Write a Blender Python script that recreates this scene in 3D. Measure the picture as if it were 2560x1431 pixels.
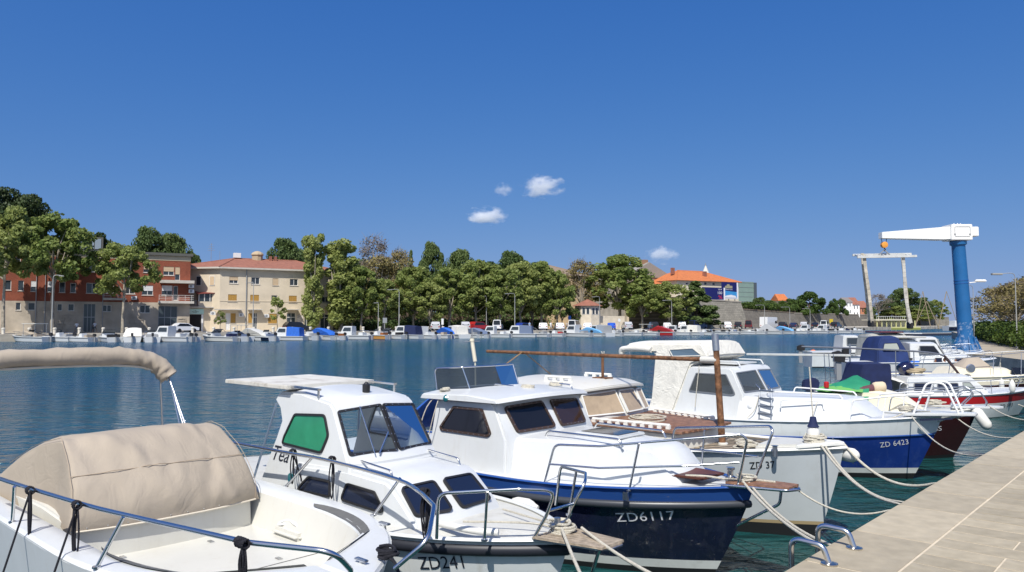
import bpy, bmesh, math, random
import numpy as np
from mathutils import Vector, Matrix, Quaternion
from mathutils.geometry import tessellate_polygon

random.seed(11); np.random.seed(11)
scene = bpy.context.scene
for o in list(bpy.data.objects): bpy.data.objects.remove(o)
COL = scene.collection

# ------------------------------------------------------------------ camera
IMW, IMH, FPX, HOR, CAMZ = 2560.0, 1431.0, 1900.0, 806.0, 2.5
PITCH = math.atan((HOR - IMH/2)/FPX)
cam_d = bpy.data.cameras.new('camera'); cam = bpy.data.objects.new('camera', cam_d); COL.objects.link(cam)
cam.location = (0, 0, CAMZ); cam.rotation_euler = (math.pi/2 + PITCH, 0, 0)
cam_d.sensor_width = 36; cam_d.lens = 36*FPX/IMW; cam_d.clip_end = 20000; cam_d.clip_start = .05
scene.camera = cam

# ------------------------------------------------------------------ sky, sun, exposure
SUN_EL = math.radians(53)
SUN_DIR = Vector((-.22*math.cos(SUN_EL), -.975*math.cos(SUN_EL), math.sin(SUN_EL))).normalized()
world = bpy.data.worlds.new('World'); scene.world = world; world.use_nodes = True
wn = world.node_tree; wn.nodes.clear()
sky = wn.nodes.new('ShaderNodeTexSky'); sky.sky_type = 'NISHITA'; sky.sun_disc = False
sky.sun_elevation = SUN_EL; sky.sun_rotation = math.pi + .222
sky.altitude = 0; sky.air_density = 1.0; sky.dust_density = 3.; sky.ozone_density = 10
bg = wn.nodes.new('ShaderNodeBackground'); bg.inputs['Strength'].default_value = .15
wo = wn.nodes.new('ShaderNodeOutputWorld')
wtc = wn.nodes.new('ShaderNodeTexCoord'); wad = wn.nodes.new('ShaderNodeVectorMath'); wad.operation = 'ADD'; wad.inputs[1].default_value = (0, 0, .10)
wno = wn.nodes.new('ShaderNodeVectorMath'); wno.operation = 'NORMALIZE'
wn.links.new(wtc.outputs['Generated'], wad.inputs[0]); wn.links.new(wad.outputs[0], wno.inputs[0]); wn.links.new(wno.outputs[0], sky.inputs['Vector'])
wsep = wn.nodes.new('ShaderNodeSeparateColor'); wcom = wn.nodes.new('ShaderNodeCombineColor'); wn.links.new(sky.outputs[0], wsep.inputs[0])
for k, (pw_, gain, top) in enumerate(((2.15, .544, 2.2), (1.19, .628, 3.0), (.57, 1.496, 4.5))):        # the camera's colour response to a clear sky, channel by channel
    n1 = wn.nodes.new('ShaderNodeMath'); n1.operation = 'POWER'; n1.inputs[1].default_value = pw_; n2 = wn.nodes.new('ShaderNodeMath'); n2.operation = 'MULTIPLY'; n2.inputs[1].default_value = gain; n3 = wn.nodes.new('ShaderNodeMath'); n3.operation = 'MINIMUM'; n3.inputs[1].default_value = top
    wn.links.new(wsep.outputs[k], n1.inputs[0]); wn.links.new(n1.outputs[0], n2.inputs[0]); wn.links.new(n2.outputs[0], n3.inputs[0]); wn.links.new(n3.outputs[0], wcom.inputs[k])
wn.links.new(wcom.outputs[0], bg.inputs[0])
wn.links.new(bg.outputs[0], wo.inputs[0])
sun_d = bpy.data.lights.new('sun', 'SUN'); sun_d.energy = 4.7; sun_d.angle = math.radians(.5); sun_d.color = (1, .955, .88)
sun = bpy.data.objects.new('sun', sun_d); COL.objects.link(sun); sun.location = (0, -20, 40)
sun.rotation_euler = SUN_DIR.to_track_quat('Z', 'Y').to_euler()
scene.view_settings.view_transform = 'Standard'; scene.view_settings.look = 'None'
scene.view_settings.exposure = .22; scene.view_settings.gamma = 1.0
scene.view_settings.use_curve_mapping = False
scene.render.engine = 'CYCLES'

# ------------------------------------------------------------------ frames of reference
def ray(px, py):                                   # direction of a sight line, scaled to one metre of depth
    x = px - IMW/2; y = -(py - IMH/2)
    d = Vector((x, FPX*math.cos(PITCH) - y*math.sin(PITCH), FPX*math.sin(PITCH) + y*math.cos(PITCH)))
    return d/d.y
CAM = Vector((0, 0, CAMZ))
def at_z(px, py, z):
    r = ray(px, py); return CAM + r*((z - CAMZ)/r.z)
WATER_Z, QUAY_Z = -.1, .9
QD = Vector((.67524, .73760, 0)); QN = Vector((-.73760, .67524, 0)); Q0 = Vector((1.7658, 4.9512, 0))
def Q(s, t, z=0.): p = Q0 + QD*s + QN*t; return Vector((p.x, p.y, z))       # near quay: s along the edge, t out over the water
FE = Vector((.8613, .5081, 0)); FN = Vector((-.5081, .8613, 0)); F0 = Vector((-67.8, 101.5, 0))
FROT = math.atan2(FE.y, FE.x)
def FW(a, b, z=0.): p = F0 + FE*a + FN*b; return Vector((p.x, p.y, z))      # far quay: a along it, b behind its edge
def FP(px, py, b):                                                        # where a sight line meets the plane b of the far side
    r = ray(px, py); k = ((F0 - CAM).dot(FN) + b)/r.dot(FN); p = CAM + r*k
    return (p - F0).dot(FE), p.z

# ------------------------------------------------------------------ materials
MATS = {}
def mat(name, col, rough=.5, metal=0., var=0., vscale=8., bump=0., bscale=60., spec=.5, coat=0., trans=0., ior=1.45, dirt=None, dscale=3., damt=.4, streak=0., scol=(.30, .24, .15)):
    if name in MATS: return MATS[name]
    m = bpy.data.materials.new(name); m.use_nodes = True; MATS[name] = m
    nt = m.node_tree; p = nt.nodes['Principled BSDF']
    p.inputs['Base Color'].default_value = (*col, 1); p.inputs['Roughness'].default_value = rough
    p.inputs['Metallic'].default_value = metal; p.inputs['IOR'].default_value = ior
    p.inputs['Specular IOR Level'].default_value = spec; p.inputs['Coat Weight'].default_value = coat
    p.inputs['Transmission Weight'].default_value = trans
    tc = nt.nodes.new('ShaderNodeTexCoord'); src = None
    if var or dirt:
        n = nt.nodes.new('ShaderNodeTexNoise'); n.inputs['Scale'].default_value = vscale; n.inputs['Detail'].default_value = 5
        nt.links.new(tc.outputs['Object'], n.inputs['Vector'])
        mx = nt.nodes.new('ShaderNodeMix'); mx.data_type = 'RGBA'
        lo = tuple(max(0, c*(1 - var)) for c in col); hi = tuple(min(1, c*(1 + var)) for c in col)
        mx.inputs['A'].default_value = (*lo, 1); mx.inputs['B'].default_value = (*hi, 1)
        mr = nt.nodes.new('ShaderNodeMapRange'); mr.inputs[1].default_value = .3; mr.inputs[2].default_value = .7
        nt.links.new(n.outputs['Fac'], mr.inputs[0]); nt.links.new(mr.outputs[0], mx.inputs['Factor'])
        src = mx.outputs['Result']
    if dirt:
        n2 = nt.nodes.new('ShaderNodeTexNoise'); n2.inputs['Scale'].default_value = dscale; n2.inputs['Detail'].default_value = 9; n2.inputs['Roughness'].default_value = .7
        nt.links.new(tc.outputs['Object'], n2.inputs['Vector'])
        mr2 = nt.nodes.new('ShaderNodeMapRange'); mr2.inputs[1].default_value = .52; mr2.inputs[2].default_value = .78; mr2.inputs[4].default_value = damt
        nt.links.new(n2.outputs['Fac'], mr2.inputs[0])
        mx2 = nt.nodes.new('ShaderNodeMix'); mx2.data_type = 'RGBA'; mx2.inputs['B'].default_value = (*dirt, 1)
        nt.links.new(src, mx2.inputs['A']); nt.links.new(mr2.outputs[0], mx2.inputs['Factor']); src = mx2.outputs['Result']
    if streak:
        mp = nt.nodes.new('ShaderNodeMapping'); mp.inputs['Scale'].default_value = (9, 9, .7); nt.links.new(tc.outputs['Object'], mp.inputs['Vector'])
        n4 = nt.nodes.new('ShaderNodeTexNoise'); n4.inputs['Scale'].default_value = 1.6; n4.inputs['Detail'].default_value = 6; n4.inputs['Roughness'].default_value = .65; nt.links.new(mp.outputs[0], n4.inputs['Vector'])
        mr4 = nt.nodes.new('ShaderNodeMapRange'); mr4.inputs[1].default_value = .55; mr4.inputs[2].default_value = .8; mr4.inputs[4].default_value = streak; nt.links.new(n4.outputs['Fac'], mr4.inputs[0])
        mx4 = nt.nodes.new('ShaderNodeMix'); mx4.data_type = 'RGBA'; mx4.inputs['B'].default_value = (*scol, 1)
        nt.links.new(src, mx4.inputs['A']); nt.links.new(mr4.outputs[0], mx4.inputs['Factor']); src = mx4.outputs['Result']
    if src: nt.links.new(src, p.inputs['Base Color'])
    if bump:
        n3 = nt.nodes.new('ShaderNodeTexNoise'); n3.inputs['Scale'].default_value = bscale; n3.inputs['Detail'].default_value = 6
        nt.links.new(tc.outputs['Object'], n3.inputs['Vector'])
        b = nt.nodes.new('ShaderNodeBump'); b.inputs['Strength'].default_value = bump; b.inputs['Distance'].default_value = .02
        nt.links.new(n3.outputs['Fac'], b.inputs['Height']); nt.links.new(b.outputs[0], p.inputs['Normal'])
    return m
def nodes_of(m): return m.node_tree, m.node_tree.nodes['Principled BSDF']
def glass(name, tint, alpha, rough=.03):            # a thin tinted pane: sees through by tint, mirrors by angle
    if name in MATS: return MATS[name]
    m = bpy.data.materials.new(name); m.use_nodes = True; MATS[name] = m
    nt = m.node_tree; nt.nodes.clear()
    t = nt.nodes.new('ShaderNodeBsdfTransparent'); t.inputs[0].default_value = (*tint, 1)
    d = nt.nodes.new('ShaderNodeBsdfDiffuse'); d.inputs[0].default_value = (*[c*.35 for c in tint], 1)
    g = nt.nodes.new('ShaderNodeBsdfGlossy'); g.inputs['Roughness'].default_value = rough; g.inputs[0].default_value = (.7, .72, .74, 1)
    f = nt.nodes.new('ShaderNodeFresnel'); f.inputs[0].default_value = 1.28
    a = nt.nodes.new('ShaderNodeMixShader'); a.inputs[0].default_value = alpha
    nt.links.new(t.outputs[0], a.inputs[1]); nt.links.new(d.outputs[0], a.inputs[2])
    b = nt.nodes.new('ShaderNodeMixShader'); nt.links.new(f.outputs[0], b.inputs[0]); nt.links.new(a.outputs[0], b.inputs[1]); nt.links.new(g.outputs[0], b.inputs[2])
    o = nt.nodes.new('ShaderNodeOutputMaterial'); nt.links.new(b.outputs[0], o.inputs[0])
    return m
gel = mat('gelcoat_white', (.60, .615, .615), .3, var=.03, vscale=3, dirt=(.45, .43, .38), dscale=2.2, damt=.25, streak=.22, scol=(.42, .37, .28))
gel2 = mat('gelcoat_warm_white', (.60, .59, .54), .32, var=.03, vscale=3, dirt=(.5, .46, .38), dscale=2, damt=.28, streak=.25, scol=(.42, .37, .28))
gelold = mat('gelcoat_weathered', (.57, .565, .52), .45, var=.05, vscale=4, dirt=(.33, .30, .24), dscale=3.5, damt=.55)
cream = mat('gelcoat_cream', (.78, .72, .56), .35, var=.04, vscale=3)
steel = mat('stainless_steel', (.66, .66, .66), .22, 1.)
galv = mat('dull_steel', (.50, .52, .54), .4, 1., var=.1)
black = mat('black_rubber', (.018, .018, .02), .5)
blackrope = mat('black_cord', (.012, .012, .018), .8, bump=.6, bscale=150)
rope = mat('pale_rope', (.62, .58, .48), .85, var=.12, vscale=40, bump=.8, bscale=160)
navy = mat('hull_navy', (.008, .010, .030), .2, coat=.3, var=.25, vscale=3, dirt=(.05, .055, .075), dscale=5, damt=.5, streak=.35, scol=(.06, .065, .08))
bluehull = mat('hull_blue', (.010, .034, .21), .22, coat=.3, var=.15, vscale=2, dirt=(.05, .09, .25), dscale=4, damt=.5, streak=.3, scol=(.06, .09, .2))
bluestripe = mat('stripe_blue', (.02, .07, .26), .25)
teak = mat('teak_weathered', (.22, .115, .07), .6, var=.35, vscale=14, bump=.3, bscale=40)
teakgrey = mat('teak_grey', (.33, .27, .20), .75, var=.3, vscale=18, bump=.4, bscale=40)
darkglass = mat('dark_tinted_glass', (.010, .011, .015), .06, spec=.6)
navyglass = mat('navy_curtained_glass', (.012, .018, .04), .1, spec=.5)
greenglass = mat('green_curtained_glass', (.03, .22, .12), .15, spec=.5, var=.12, vscale=5)
clearpane = glass('clear_pane', (.86, .92, .92), .06)
greypane = glass('grey_pane', (.55, .60, .62), .25)
smoke = glass('smoked_perspex', (.20, .24, .28), .45)
beigecloth = mat('beige_canvas', (.365, .31, .245), .85, var=.05, vscale=3, bump=.15, bscale=300)
def creased(m, scale, dist, stretch=(1, 1, 1)):        # soft folds and puckers in cloth, under the fine weave
    nt, p = nodes_of(m); tc = nt.nodes.new('ShaderNodeTexCoord'); mp = nt.nodes.new('ShaderNodeMapping'); mp.inputs['Scale'].default_value = stretch; mp.inputs['Rotation'].default_value = (.3, .2, .5)
    n = nt.nodes.new('ShaderNodeTexNoise'); n.inputs['Scale'].default_value = scale; n.inputs['Detail'].default_value = 3; n.inputs['Distortion'].default_value = 1.2
    nt.links.new(tc.outputs['Object'], mp.inputs['Vector']); nt.links.new(mp.outputs[0], n.inputs['Vector'])
    ab = nt.nodes.new('ShaderNodeMath'); ab.operation = 'SUBTRACT'; ab.inputs[1].default_value = .5; nt.links.new(n.outputs['Fac'], ab.inputs[0]); a2 = nt.nodes.new('ShaderNodeMath'); a2.operation = 'ABSOLUTE'; nt.links.new(ab.outputs[0], a2.inputs[0])
    b = nt.nodes.new('ShaderNodeBump'); b.inputs['Strength'].default_value = .55; b.inputs['Distance'].default_value = dist; nt.links.new(a2.outputs[0], b.inputs['Height'])
    old = p.inputs['Normal'].links[0].from_node if p.inputs['Normal'].links else None
    if old: nt.links.new(b.outputs[0], old.inputs['Normal'])
    else: nt.links.new(b.outputs[0], p.inputs['Normal'])
creased(beigecloth, 2.6, .022, (1, 2.0, 1.2))
whitecloth = mat('offwhite_canvas', (.66, .64, .58), .85, var=.08, vscale=5, bump=.3, bscale=30)
creased(whitecloth, 4, .06)
navycloth = mat('navy_canvas', (.010, .018, .07), .8, var=.2, vscale=6)
bluecloth = mat('blue_canvas', (.02, .12, .50), .75, var=.15, vscale=5)
fender_m = mat('fender_white', (.72, .71, .66), .45, var=.05, dirt=(.45, .42, .36), dscale=6, damt=.3)
white_p = mat('white_paint', (.80, .80, .78), .4, var=.03)
rust = mat('rusty_steel', (.16, .075, .035), .8, var=.6, vscale=16, bump=.5, bscale=50)

# ------------------------------------------------------------------ mesh builder
def V(*a): return Vector(a)
def fillet(pts, r, n=5, closed=False):
    """polyline with its corners rounded by radius r"""
    P = [Vector(p) for p in pts]; out = []; N = len(P)
    for i, p in enumerate(P):
        if not closed and i in (0, N - 1): out.append(p); continue
        a, b = P[i - 1], P[(i + 1) % N]
        da, db = (a - p), (b - p); la, lb = da.length, db.length
        if la < 1e-6 or lb < 1e-6: out.append(p); continue
        da /= la; db /= lb
        ang = da.angle(db, math.pi)
        if ang > math.pi - .03: out.append(p); continue
        cut = min(r/math.tan(ang/2), la*.48, lb*.48)
        s, e = p + da*cut, p + db*cut
        for k in range(n + 1):
            t = k/n; out.append(s*(1 - t)**2 + p*2*t*(1 - t) + e*t*t)
    return out
def smooth_path(pts, n=6):
    """Catmull-Rom through the points"""
    P = [Vector(p) for p in pts]; P = [P[0]*2 - P[1]] + P + [P[-1]*2 - P[-2]]; out = []
    for i in range(1, len(P) - 2):
        a, b, c, d = P[i - 1:i + 3]
        for k in range(n):
            t = k/n; out.append(.5*((2*b) + (c - a)*t + (2*a - 5*b + 4*c - d)*t*t + (3*b - a - 3*c + d)*t**3))
    out.append(P[-2]); return out
def sag(a, b, d, n=14):
    a, b = Vector(a), Vector(b)
    return [a.lerp(b, k/n) - Vector((0, 0, 4*d*(k/n)*(1 - k/n))) for k in range(n + 1)]
class MB:
    def __init__(s): s.v = []; s.f = []; s.m = []
    def add(s, vs, fs, m=0):
        o = len(s.v); s.v += [tuple(v) for v in vs]
        for f in fs: s.f.append(tuple(i + o for i in f)); s.m.append(m)
        return s
    def box(s, lo, hi, m=0):
        x0, y0, z0 = lo; x1, y1, z1 = hi
        return s.add([(x0, y0, z0), (x1, y0, z0), (x1, y1, z0), (x0, y1, z0), (x0, y0, z1), (x1, y0, z1), (x1, y1, z1), (x0, y1, z1)],
                     [(0, 3, 2, 1), (4, 5, 6, 7), (0, 1, 5, 4), (1, 2, 6, 5), (2, 3, 7, 6), (3, 0, 4, 7)], m)
    def bar(s, a, b, w, h, m=0, up=(0, 0, 1)):
        a, b, up = Vector(a), Vector(b), Vector(up); d = (b - a).normalized(); x = d.cross(up)
        if x.length < 1e-4: x = d.cross(Vector((1, 0, 0)))
        x.normalize(); y = x.cross(d); x *= w/2; y *= h/2
        return s.add([a - x - y, a + x - y, a + x + y, a - x + y, b - x - y, b + x - y, b + x + y, b - x + y],
                     [(0, 1, 2, 3), (7, 6, 5, 4), (0, 4, 5, 1), (1, 5, 6, 2), (2, 6, 7, 3), (3, 7, 4, 0)], m)
    def tube(s, pts, r, seg=8, m=0, closed=False, r2=None):
        P = [Vector(p) for p in pts]; n = len(P)
        if n < 2: return s
        nrm = None; rings = []
        for i, p in enumerate(P):
            a = P[i - 1] if (i or closed) else P[0]; b = P[(i + 1) % n] if (i < n - 1 or closed) else P[-1]
            t = (b - a); t = t.normalized() if t.length > 1e-9 else Vector((0, 0, 1))
            if nrm is None:
                nrm = t.cross(Vector((0, 0, 1)));
                if nrm.length < 1e-3: nrm = t.cross(Vector((1, 0, 0)))
            nrm = (nrm - t*nrm.dot(t))
            if nrm.length < 1e-6: nrm = t.orthogonal()
            nrm.normalize(); bi = t.cross(nrm)
            rr = r if r2 is None else r + (r2 - r)*i/(n - 1)
            if callable(r): rr = r(i/(n - 1))
            rings.append([p + (nrm*math.cos(q*2*math.pi/seg) + bi*math.sin(q*2*math.pi/seg))*rr for q in range(seg)])
        vs = [v for rg in rings for v in rg]; fs = []
        for i in range(n if closed else n - 1):
            j = (i + 1) % n
            for q in range(seg):
                w = (q + 1) % seg; fs.append((i*seg + q, i*seg + w, j*seg + w, j*seg + q))
        if not closed: fs += [tuple(range(seg - 1, -1, -1)), tuple((n - 1)*seg + q for q in range(seg))]
        return s.add(vs, fs, m)
    def lathe(s, prof, o=(0, 0, 0), axis=(0, 0, 1), seg=16, m=0):
        ax = Vector(axis).normalized(); x = ax.orthogonal().normalized(); y = ax.cross(x); o = Vector(o); vs = []; fs = []
        for r, h in prof:
            for q in range(seg): vs.append(o + ax*h + (x*math.cos(q*2*math.pi/seg) + y*math.sin(q*2*math.pi/seg))*max(r, 1e-4))
        for i in range(len(prof) - 1):
            for q in range(seg):
                w = (q + 1) % seg; fs.append((i*seg + q, i*seg + w, (i + 1)*seg + w, (i + 1)*seg + q))
        fs += [tuple(range(seg - 1, -1, -1)), tuple((len(prof) - 1)*seg + q for q in range(seg))]
        return s.add(vs, fs, m)
    def grid(s, fn, nu, nv, m=0):
        vs = [fn(i/nu, j/nv) for i in range(nu + 1) for j in range(nv + 1)]
        fs = [(i*(nv + 1) + j, (i + 1)*(nv + 1) + j, (i + 1)*(nv + 1) + j + 1, i*(nv + 1) + j + 1) for i in range(nu) for j in range(nv)]
        return s.add(vs, fs, m)
    def prism(s, poly, off, m=0):
        """polygon (3-D points) pushed along vector off"""
        P = [Vector(p) for p in poly]; n = len(P); off = Vector(off)
        return s.add(P + [p + off for p in P], [tuple(range(n - 1, -1, -1)), tuple(range(n, 2*n))] + [(i, (i + 1) % n, (i + 1) % n + n, i + n) for i in range(n)], m)
    def build(s, name, mats, parent=None, smooth=None, bevel=0., fix=True):
        me = bpy.data.meshes.new(name); me.from_pydata(s.v, [], s.f)
        if not isinstance(mats, (list, tuple)): mats = [mats]
        for m in mats: me.materials.append(m)
        if len(mats) > 1: me.polygons.foreach_set('material_index', s.m)
        if fix or bevel:
            bm = bmesh.new(); bm.from_mesh(me)
            bmesh.ops.remove_doubles(bm, verts=bm.verts, dist=1e-5)
            if bevel:
                bmesh.ops.recalc_face_normals(bm, faces=bm.faces)
                ed = [e for e in bm.edges if len(e.link_faces) == 2 and e.calc_face_angle(0) > .45]
                bmesh.ops.bevel(bm, geom=ed, offset=bevel, segments=2, affect='EDGES', clamp_overlap=True)
            bmesh.ops.recalc_face_normals(bm, faces=bm.faces); bm.to_mesh(me); bm.free()
        if smooth is not None:
            me.polygons.foreach_set('use_smooth', [True]*len(me.polygons)); me.set_sharp_from_angle(angle=math.radians(smooth))
        return link(name, me, parent)
def link(name, me, parent=None):
    o = bpy.data.objects.new(name, me); COL.objects.link(o)
    if parent: o.parent = parent
    return o
def tag(o, label=None, cat=None, group=None, kind=None):
    if label: o['label'] = label
    if cat: o['category'] = cat
    if group: o['group'] = group
    if kind: o['kind'] = kind
    return o
def thing(name, label, cat, loc=(0, 0, 0), rotz=0., group=None):
    o = bpy.data.objects.new(name, None); o.empty_display_size = .3; COL.objects.link(o)
    o.location = loc; o.rotation_euler = (0, 0, rotz); return tag(o, label, cat, group)
def kids(o): return [c for c in bpy.data.objects if c.parent == o]
def copy_tree(o, parent=None, tree=None):
    c = o.copy(); COL.objects.link(c); c.parent = parent
    for ch in (tree or {}).get(o.name, ()): copy_tree(ch, c, tree)
    return c
def tree_of(root):
    t = {}; todo = [root]
    while todo:
        o = todo.pop(); t[o.name] = kids(o); todo += t[o.name]
    return t
FONT = {}
def text2d(s, size=1., shear=0., spacing=1.):
    """flat letters as (verts, faces) in the plane, baseline at 0"""
    key = (s, shear, spacing)
    if key not in FONT:
        c = bpy.data.curves.new('lettering', 'FONT'); c.body = s; c.shear = shear; c.space_character = spacing; c.resolution_u = 3
        o = bpy.data.objects.new('lettering', c); COL.objects.link(o)
        me = bpy.data.meshes.new_from_object(o.evaluated_get(bpy.context.evaluated_depsgraph_get()))
        FONT[key] = ([tuple(v.co) for v in me.vertices], [tuple(p.vertices) for p in me.polygons])
        bpy.data.objects.remove(o); bpy.data.curves.remove(c); bpy.data.meshes.remove(me)
    v, f = FONT[key]; return [(x*size, y*size) for x, y, z in v], f
def lettering(s, width, height, mapfn, m, parent, name='lettering', shear=0., spacing=1., cuts=10):
    """letters fitted to width x height, laid on a surface by mapfn(x, y)"""
    v, f = text2d(s, 1, shear, spacing)
    x0 = min(a for a, b in v); x1 = max(a for a, b in v); y1 = max(b for a, b in v)
    bm = bmesh.new(); vs = [bm.verts.new(((a - x0)/(x1 - x0)*width, b/y1*height, 0)) for a, b in v]
    for q in f:
        try: bm.faces.new([vs[i] for i in q])
        except ValueError: pass
    for k in range(1, cuts):
        bmesh.ops.bisect_plane(bm, geom=bm.verts[:] + bm.edges[:] + bm.faces[:], plane_co=(width*k/cuts, 0, 0), plane_no=(1, 0, 0))
    for w in bm.verts: w.co = mapfn(w.co.x, w.co.y)
    me = bpy.data.meshes.new(name); bm.to_mesh(me); bm.free(); me.materials.append(m)
    return link(name, me, parent)
# ================================================================== SETTING
# ---- water
def water_mat():
    m = bpy.data.materials.new('harbour_water'); m.use_nodes = True; nt, p = nodes_of(m)
    p.inputs['Roughness'].default_value = .04; p.inputs['IOR'].default_value = 1.333
    tc = nt.nodes.new('ShaderNodeTexCoord')
    big = nt.nodes.new('ShaderNodeTexNoise'); big.inputs['Scale'].default_value = .035; big.inputs['Detail'].default_value = 3
    nt.links.new(tc.outputs['Object'], big.inputs['Vector'])
    mx = nt.nodes.new('ShaderNodeMix'); mx.data_type = 'RGBA'
    mx.inputs['A'].default_value = (.004, .075, .105, 1); mx.inputs['B'].default_value = (.003, .052, .125, 1)
    mr = nt.nodes.new('ShaderNodeMapRange'); mr.inputs[1].default_value = .35; mr.inputs[2].default_value = .65
    nt.links.new(big.outputs['Fac'], mr.inputs[0]); nt.links.new(mr.outputs[0], mx.inputs['Factor'])
    gdot = nt.nodes.new('ShaderNodeVectorMath'); gdot.operation = 'DOT_PRODUCT'; gdot.inputs[1].default_value = tuple(QN); nt.links.new(tc.outputs['Object'], gdot.inputs[0])
    gm_ = nt.nodes.new('ShaderNodeMapRange'); gm_.inputs[1].default_value = Q0.dot(QN) + 1; gm_.inputs[2].default_value = Q0.dot(QN) + 14; nt.links.new(gdot.outputs['Value'], gm_.inputs[0])
    gx = nt.nodes.new('ShaderNodeMix'); gx.data_type = 'RGBA'; gx.inputs['A'].default_value = (.008, .050, .048, 1); nt.links.new(mx.outputs['Result'], gx.inputs['B']); nt.links.new(gm_.outputs[0], gx.inputs['Factor'])
    nt.links.new(gx.outputs['Result'], p.inputs['Base Color'])
    mp = nt.nodes.new('ShaderNodeMapping'); mp.inputs['Rotation'].default_value = (0, 0, .5); mp.inputs['Scale'].default_value = (1, 1.9, 1)
    nt.links.new(tc.outputs['Object'], mp.inputs['Vector'])
    def noise(sc, det, dist):
        n = nt.nodes.new('ShaderNodeTexNoise'); n.inputs['Scale'].default_value = sc; n.inputs['Detail'].default_value = det; n.inputs['Distortion'].default_value = dist
        nt.links.new(mp.outputs[0], n.inputs['Vector']); return n.outputs['Fac']
    def bump(h, dist, strength, prev=None):
        b = nt.nodes.new('ShaderNodeBump'); b.inputs['Distance'].default_value = dist; b.inputs['Strength'].default_value = strength
        nt.links.new(h, b.inputs['Height'])
        if prev: nt.links.new(prev, b.inputs['Normal'])
        return b
    # wind patches: ripples are stronger in the open basin than in the lee of the near boats
    dist = nt.nodes.new('ShaderNodeVectorMath'); dist.operation = 'DOT_PRODUCT'; dist.inputs[1].default_value = tuple(QN)
    nt.links.new(tc.outputs['Object'], dist.inputs[0])
    lee = nt.nodes.new('ShaderNodeMapRange'); lee.inputs[1].default_value = Q0.dot(QN) + 2.5; lee.inputs[2].default_value = Q0.dot(QN) + 11; lee.inputs[3].default_value = .42; lee.inputs[4].default_value = 1.
    nt.links.new(dist.outputs['Value'], lee.inputs[0])
    patch = nt.nodes.new('ShaderNodeTexNoise'); patch.inputs['Scale'].default_value = .045; patch.inputs['Detail'].default_value = 3
    nt.links.new(tc.outputs['Object'], patch.inputs['Vector'])
    pm = nt.nodes.new('ShaderNodeMapRange'); pm.inputs[1].default_value = .3; pm.inputs[2].default_value = .7; pm.inputs[3].default_value = .4; pm.inputs[4].default_value = 1.3
    nt.links.new(patch.outputs['Fac'], pm.inputs[0])
    mu = nt.nodes.new('ShaderNodeMath'); mu.operation = 'MULTIPLY'; nt.links.new(lee.outputs[0], mu.inputs[0]); nt.links.new(pm.outputs[0], mu.inputs[1])
    b1 = bump(noise(.9, 2, .4), .55, 1.); b2 = bump(noise(3.4, 4, .5), .22, 1., b1.outputs[0])
    for b in (b1, b2): nt.links.new(mu.outputs[0], b.inputs['Strength'])
    b3 = bump(noise(1.6, 1, .3), .035, .6, b2.outputs[0])
    nt.links.new(b3.outputs[0], p.inputs['Normal'])
    rg = nt.nodes.new('ShaderNodeMapRange'); rg.inputs[1].default_value = Q0.dot(QN) + 6; rg.inputs[2].default_value = Q0.dot(QN) + 40; rg.inputs[3].default_value = .04; rg.inputs[4].default_value = .16; nt.links.new(dist.outputs['Value'], rg.inputs[0]); nt.links.new(rg.outputs[0], p.inputs['Roughness'])
    return m
w = MB().add([(-3000, -60, WATER_Z), (6000, -60, WATER_Z), (6000, 9000, WATER_Z), (-3000, 9000, WATER_Z)], [(0, 1, 2, 3)]).build('harbour_water', water_mat())
tag(w, kind='structure')

# ---- near quay: a body, edge slabs, strip pavers
stone = mat('quay_limestone', (.385, .33, .235), .7, var=.12, vscale=7, bump=.14, bscale=60, dirt=(.36, .33, .27), dscale=6, damt=.35)
stone2 = mat('quay_limestone_paver', (.355, .305, .215), .75, var=.14, vscale=8, bump=.18, bscale=70, dirt=(.33, .30, .25), dscale=7, damt=.4)
mortar = mat('quay_mortar', (.60, .51, .375), .9, var=.1, vscale=12)
quayface = mat('quay_concrete_face', (.34, .32, .28), .85, var=.25, vscale=2, bump=.4, bscale=12)
promen = mat('promenade_stone', (.37, .32, .235), .75, var=.12, vscale=1.2, bump=.2, bscale=10)
def poly_slab(name, pts, z0, z1, mats, parent=None):
    """closed polygon of (x, y) standing from z0 to z1: top in mats[0], sides in mats[1]"""
    P = [Vector((p[0], p[1], 0)) for p in pts]; n = len(P); b = MB()
    top = [(p.x, p.y, z1) for p in P]
    for tri in tessellate_polygon([P]): b.add([top[i] for i in tri], [(0, 1, 2)], 0)
    for i in range(n):
        p, q = P[i], P[(i + 1) % n]
        b.add([(p.x, p.y, z0), (q.x, q.y, z0), (q.x, q.y, z1), (p.x, p.y, z1)], [(0, 1, 2, 3)], 1)
    return b.build(name, mats, parent)
QS0, QS1, QT = -6., 14., -4.6
quay = poly_slab('near_quay', [Q(*c)[:2] for c in [(-60, 0), (QS1, 0), (QS1, QT), (QS0, QT), (QS0, -60), (-60, -60)]], -1.2, QUAY_Z - .0022, [mortar, quayface]); tag(quay, kind='structure')
prm = poly_slab('promenade', [Q(*c)[:2] for c in [(QS1 + .002, 0), (24, .2), (28, 2.0), (33.5, 3.6), (38, 6.0), (41, 8.9), (47, 9.4), (60, 10.5), (80, 14.5), (140, 30), (170, 10), (170, -60), (QS0 + .002, -60), (QS0 + .002, QT - .002), (QS1 + .002, QT - .002)]], -1.2, QUAY_Z, [promen, quayface]); tag(prm, kind='structure')
rq = random.Random(3)
def slab_mesh(l, w, th=.05, nose=0.):
    b = MB(); b.box((0, -w, -th), (l, nose, 0)); me = b.build('paving_slab', stone, None, bevel=.004).data
    return me
def put(me, name, parent, loc, rot=0, m=None):
    o = link(name, me, parent); o.location = loc; o.rotation_euler = (0, 0, rot)
    return o
QROT = math.atan2(QD.y, QD.x)
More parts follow.
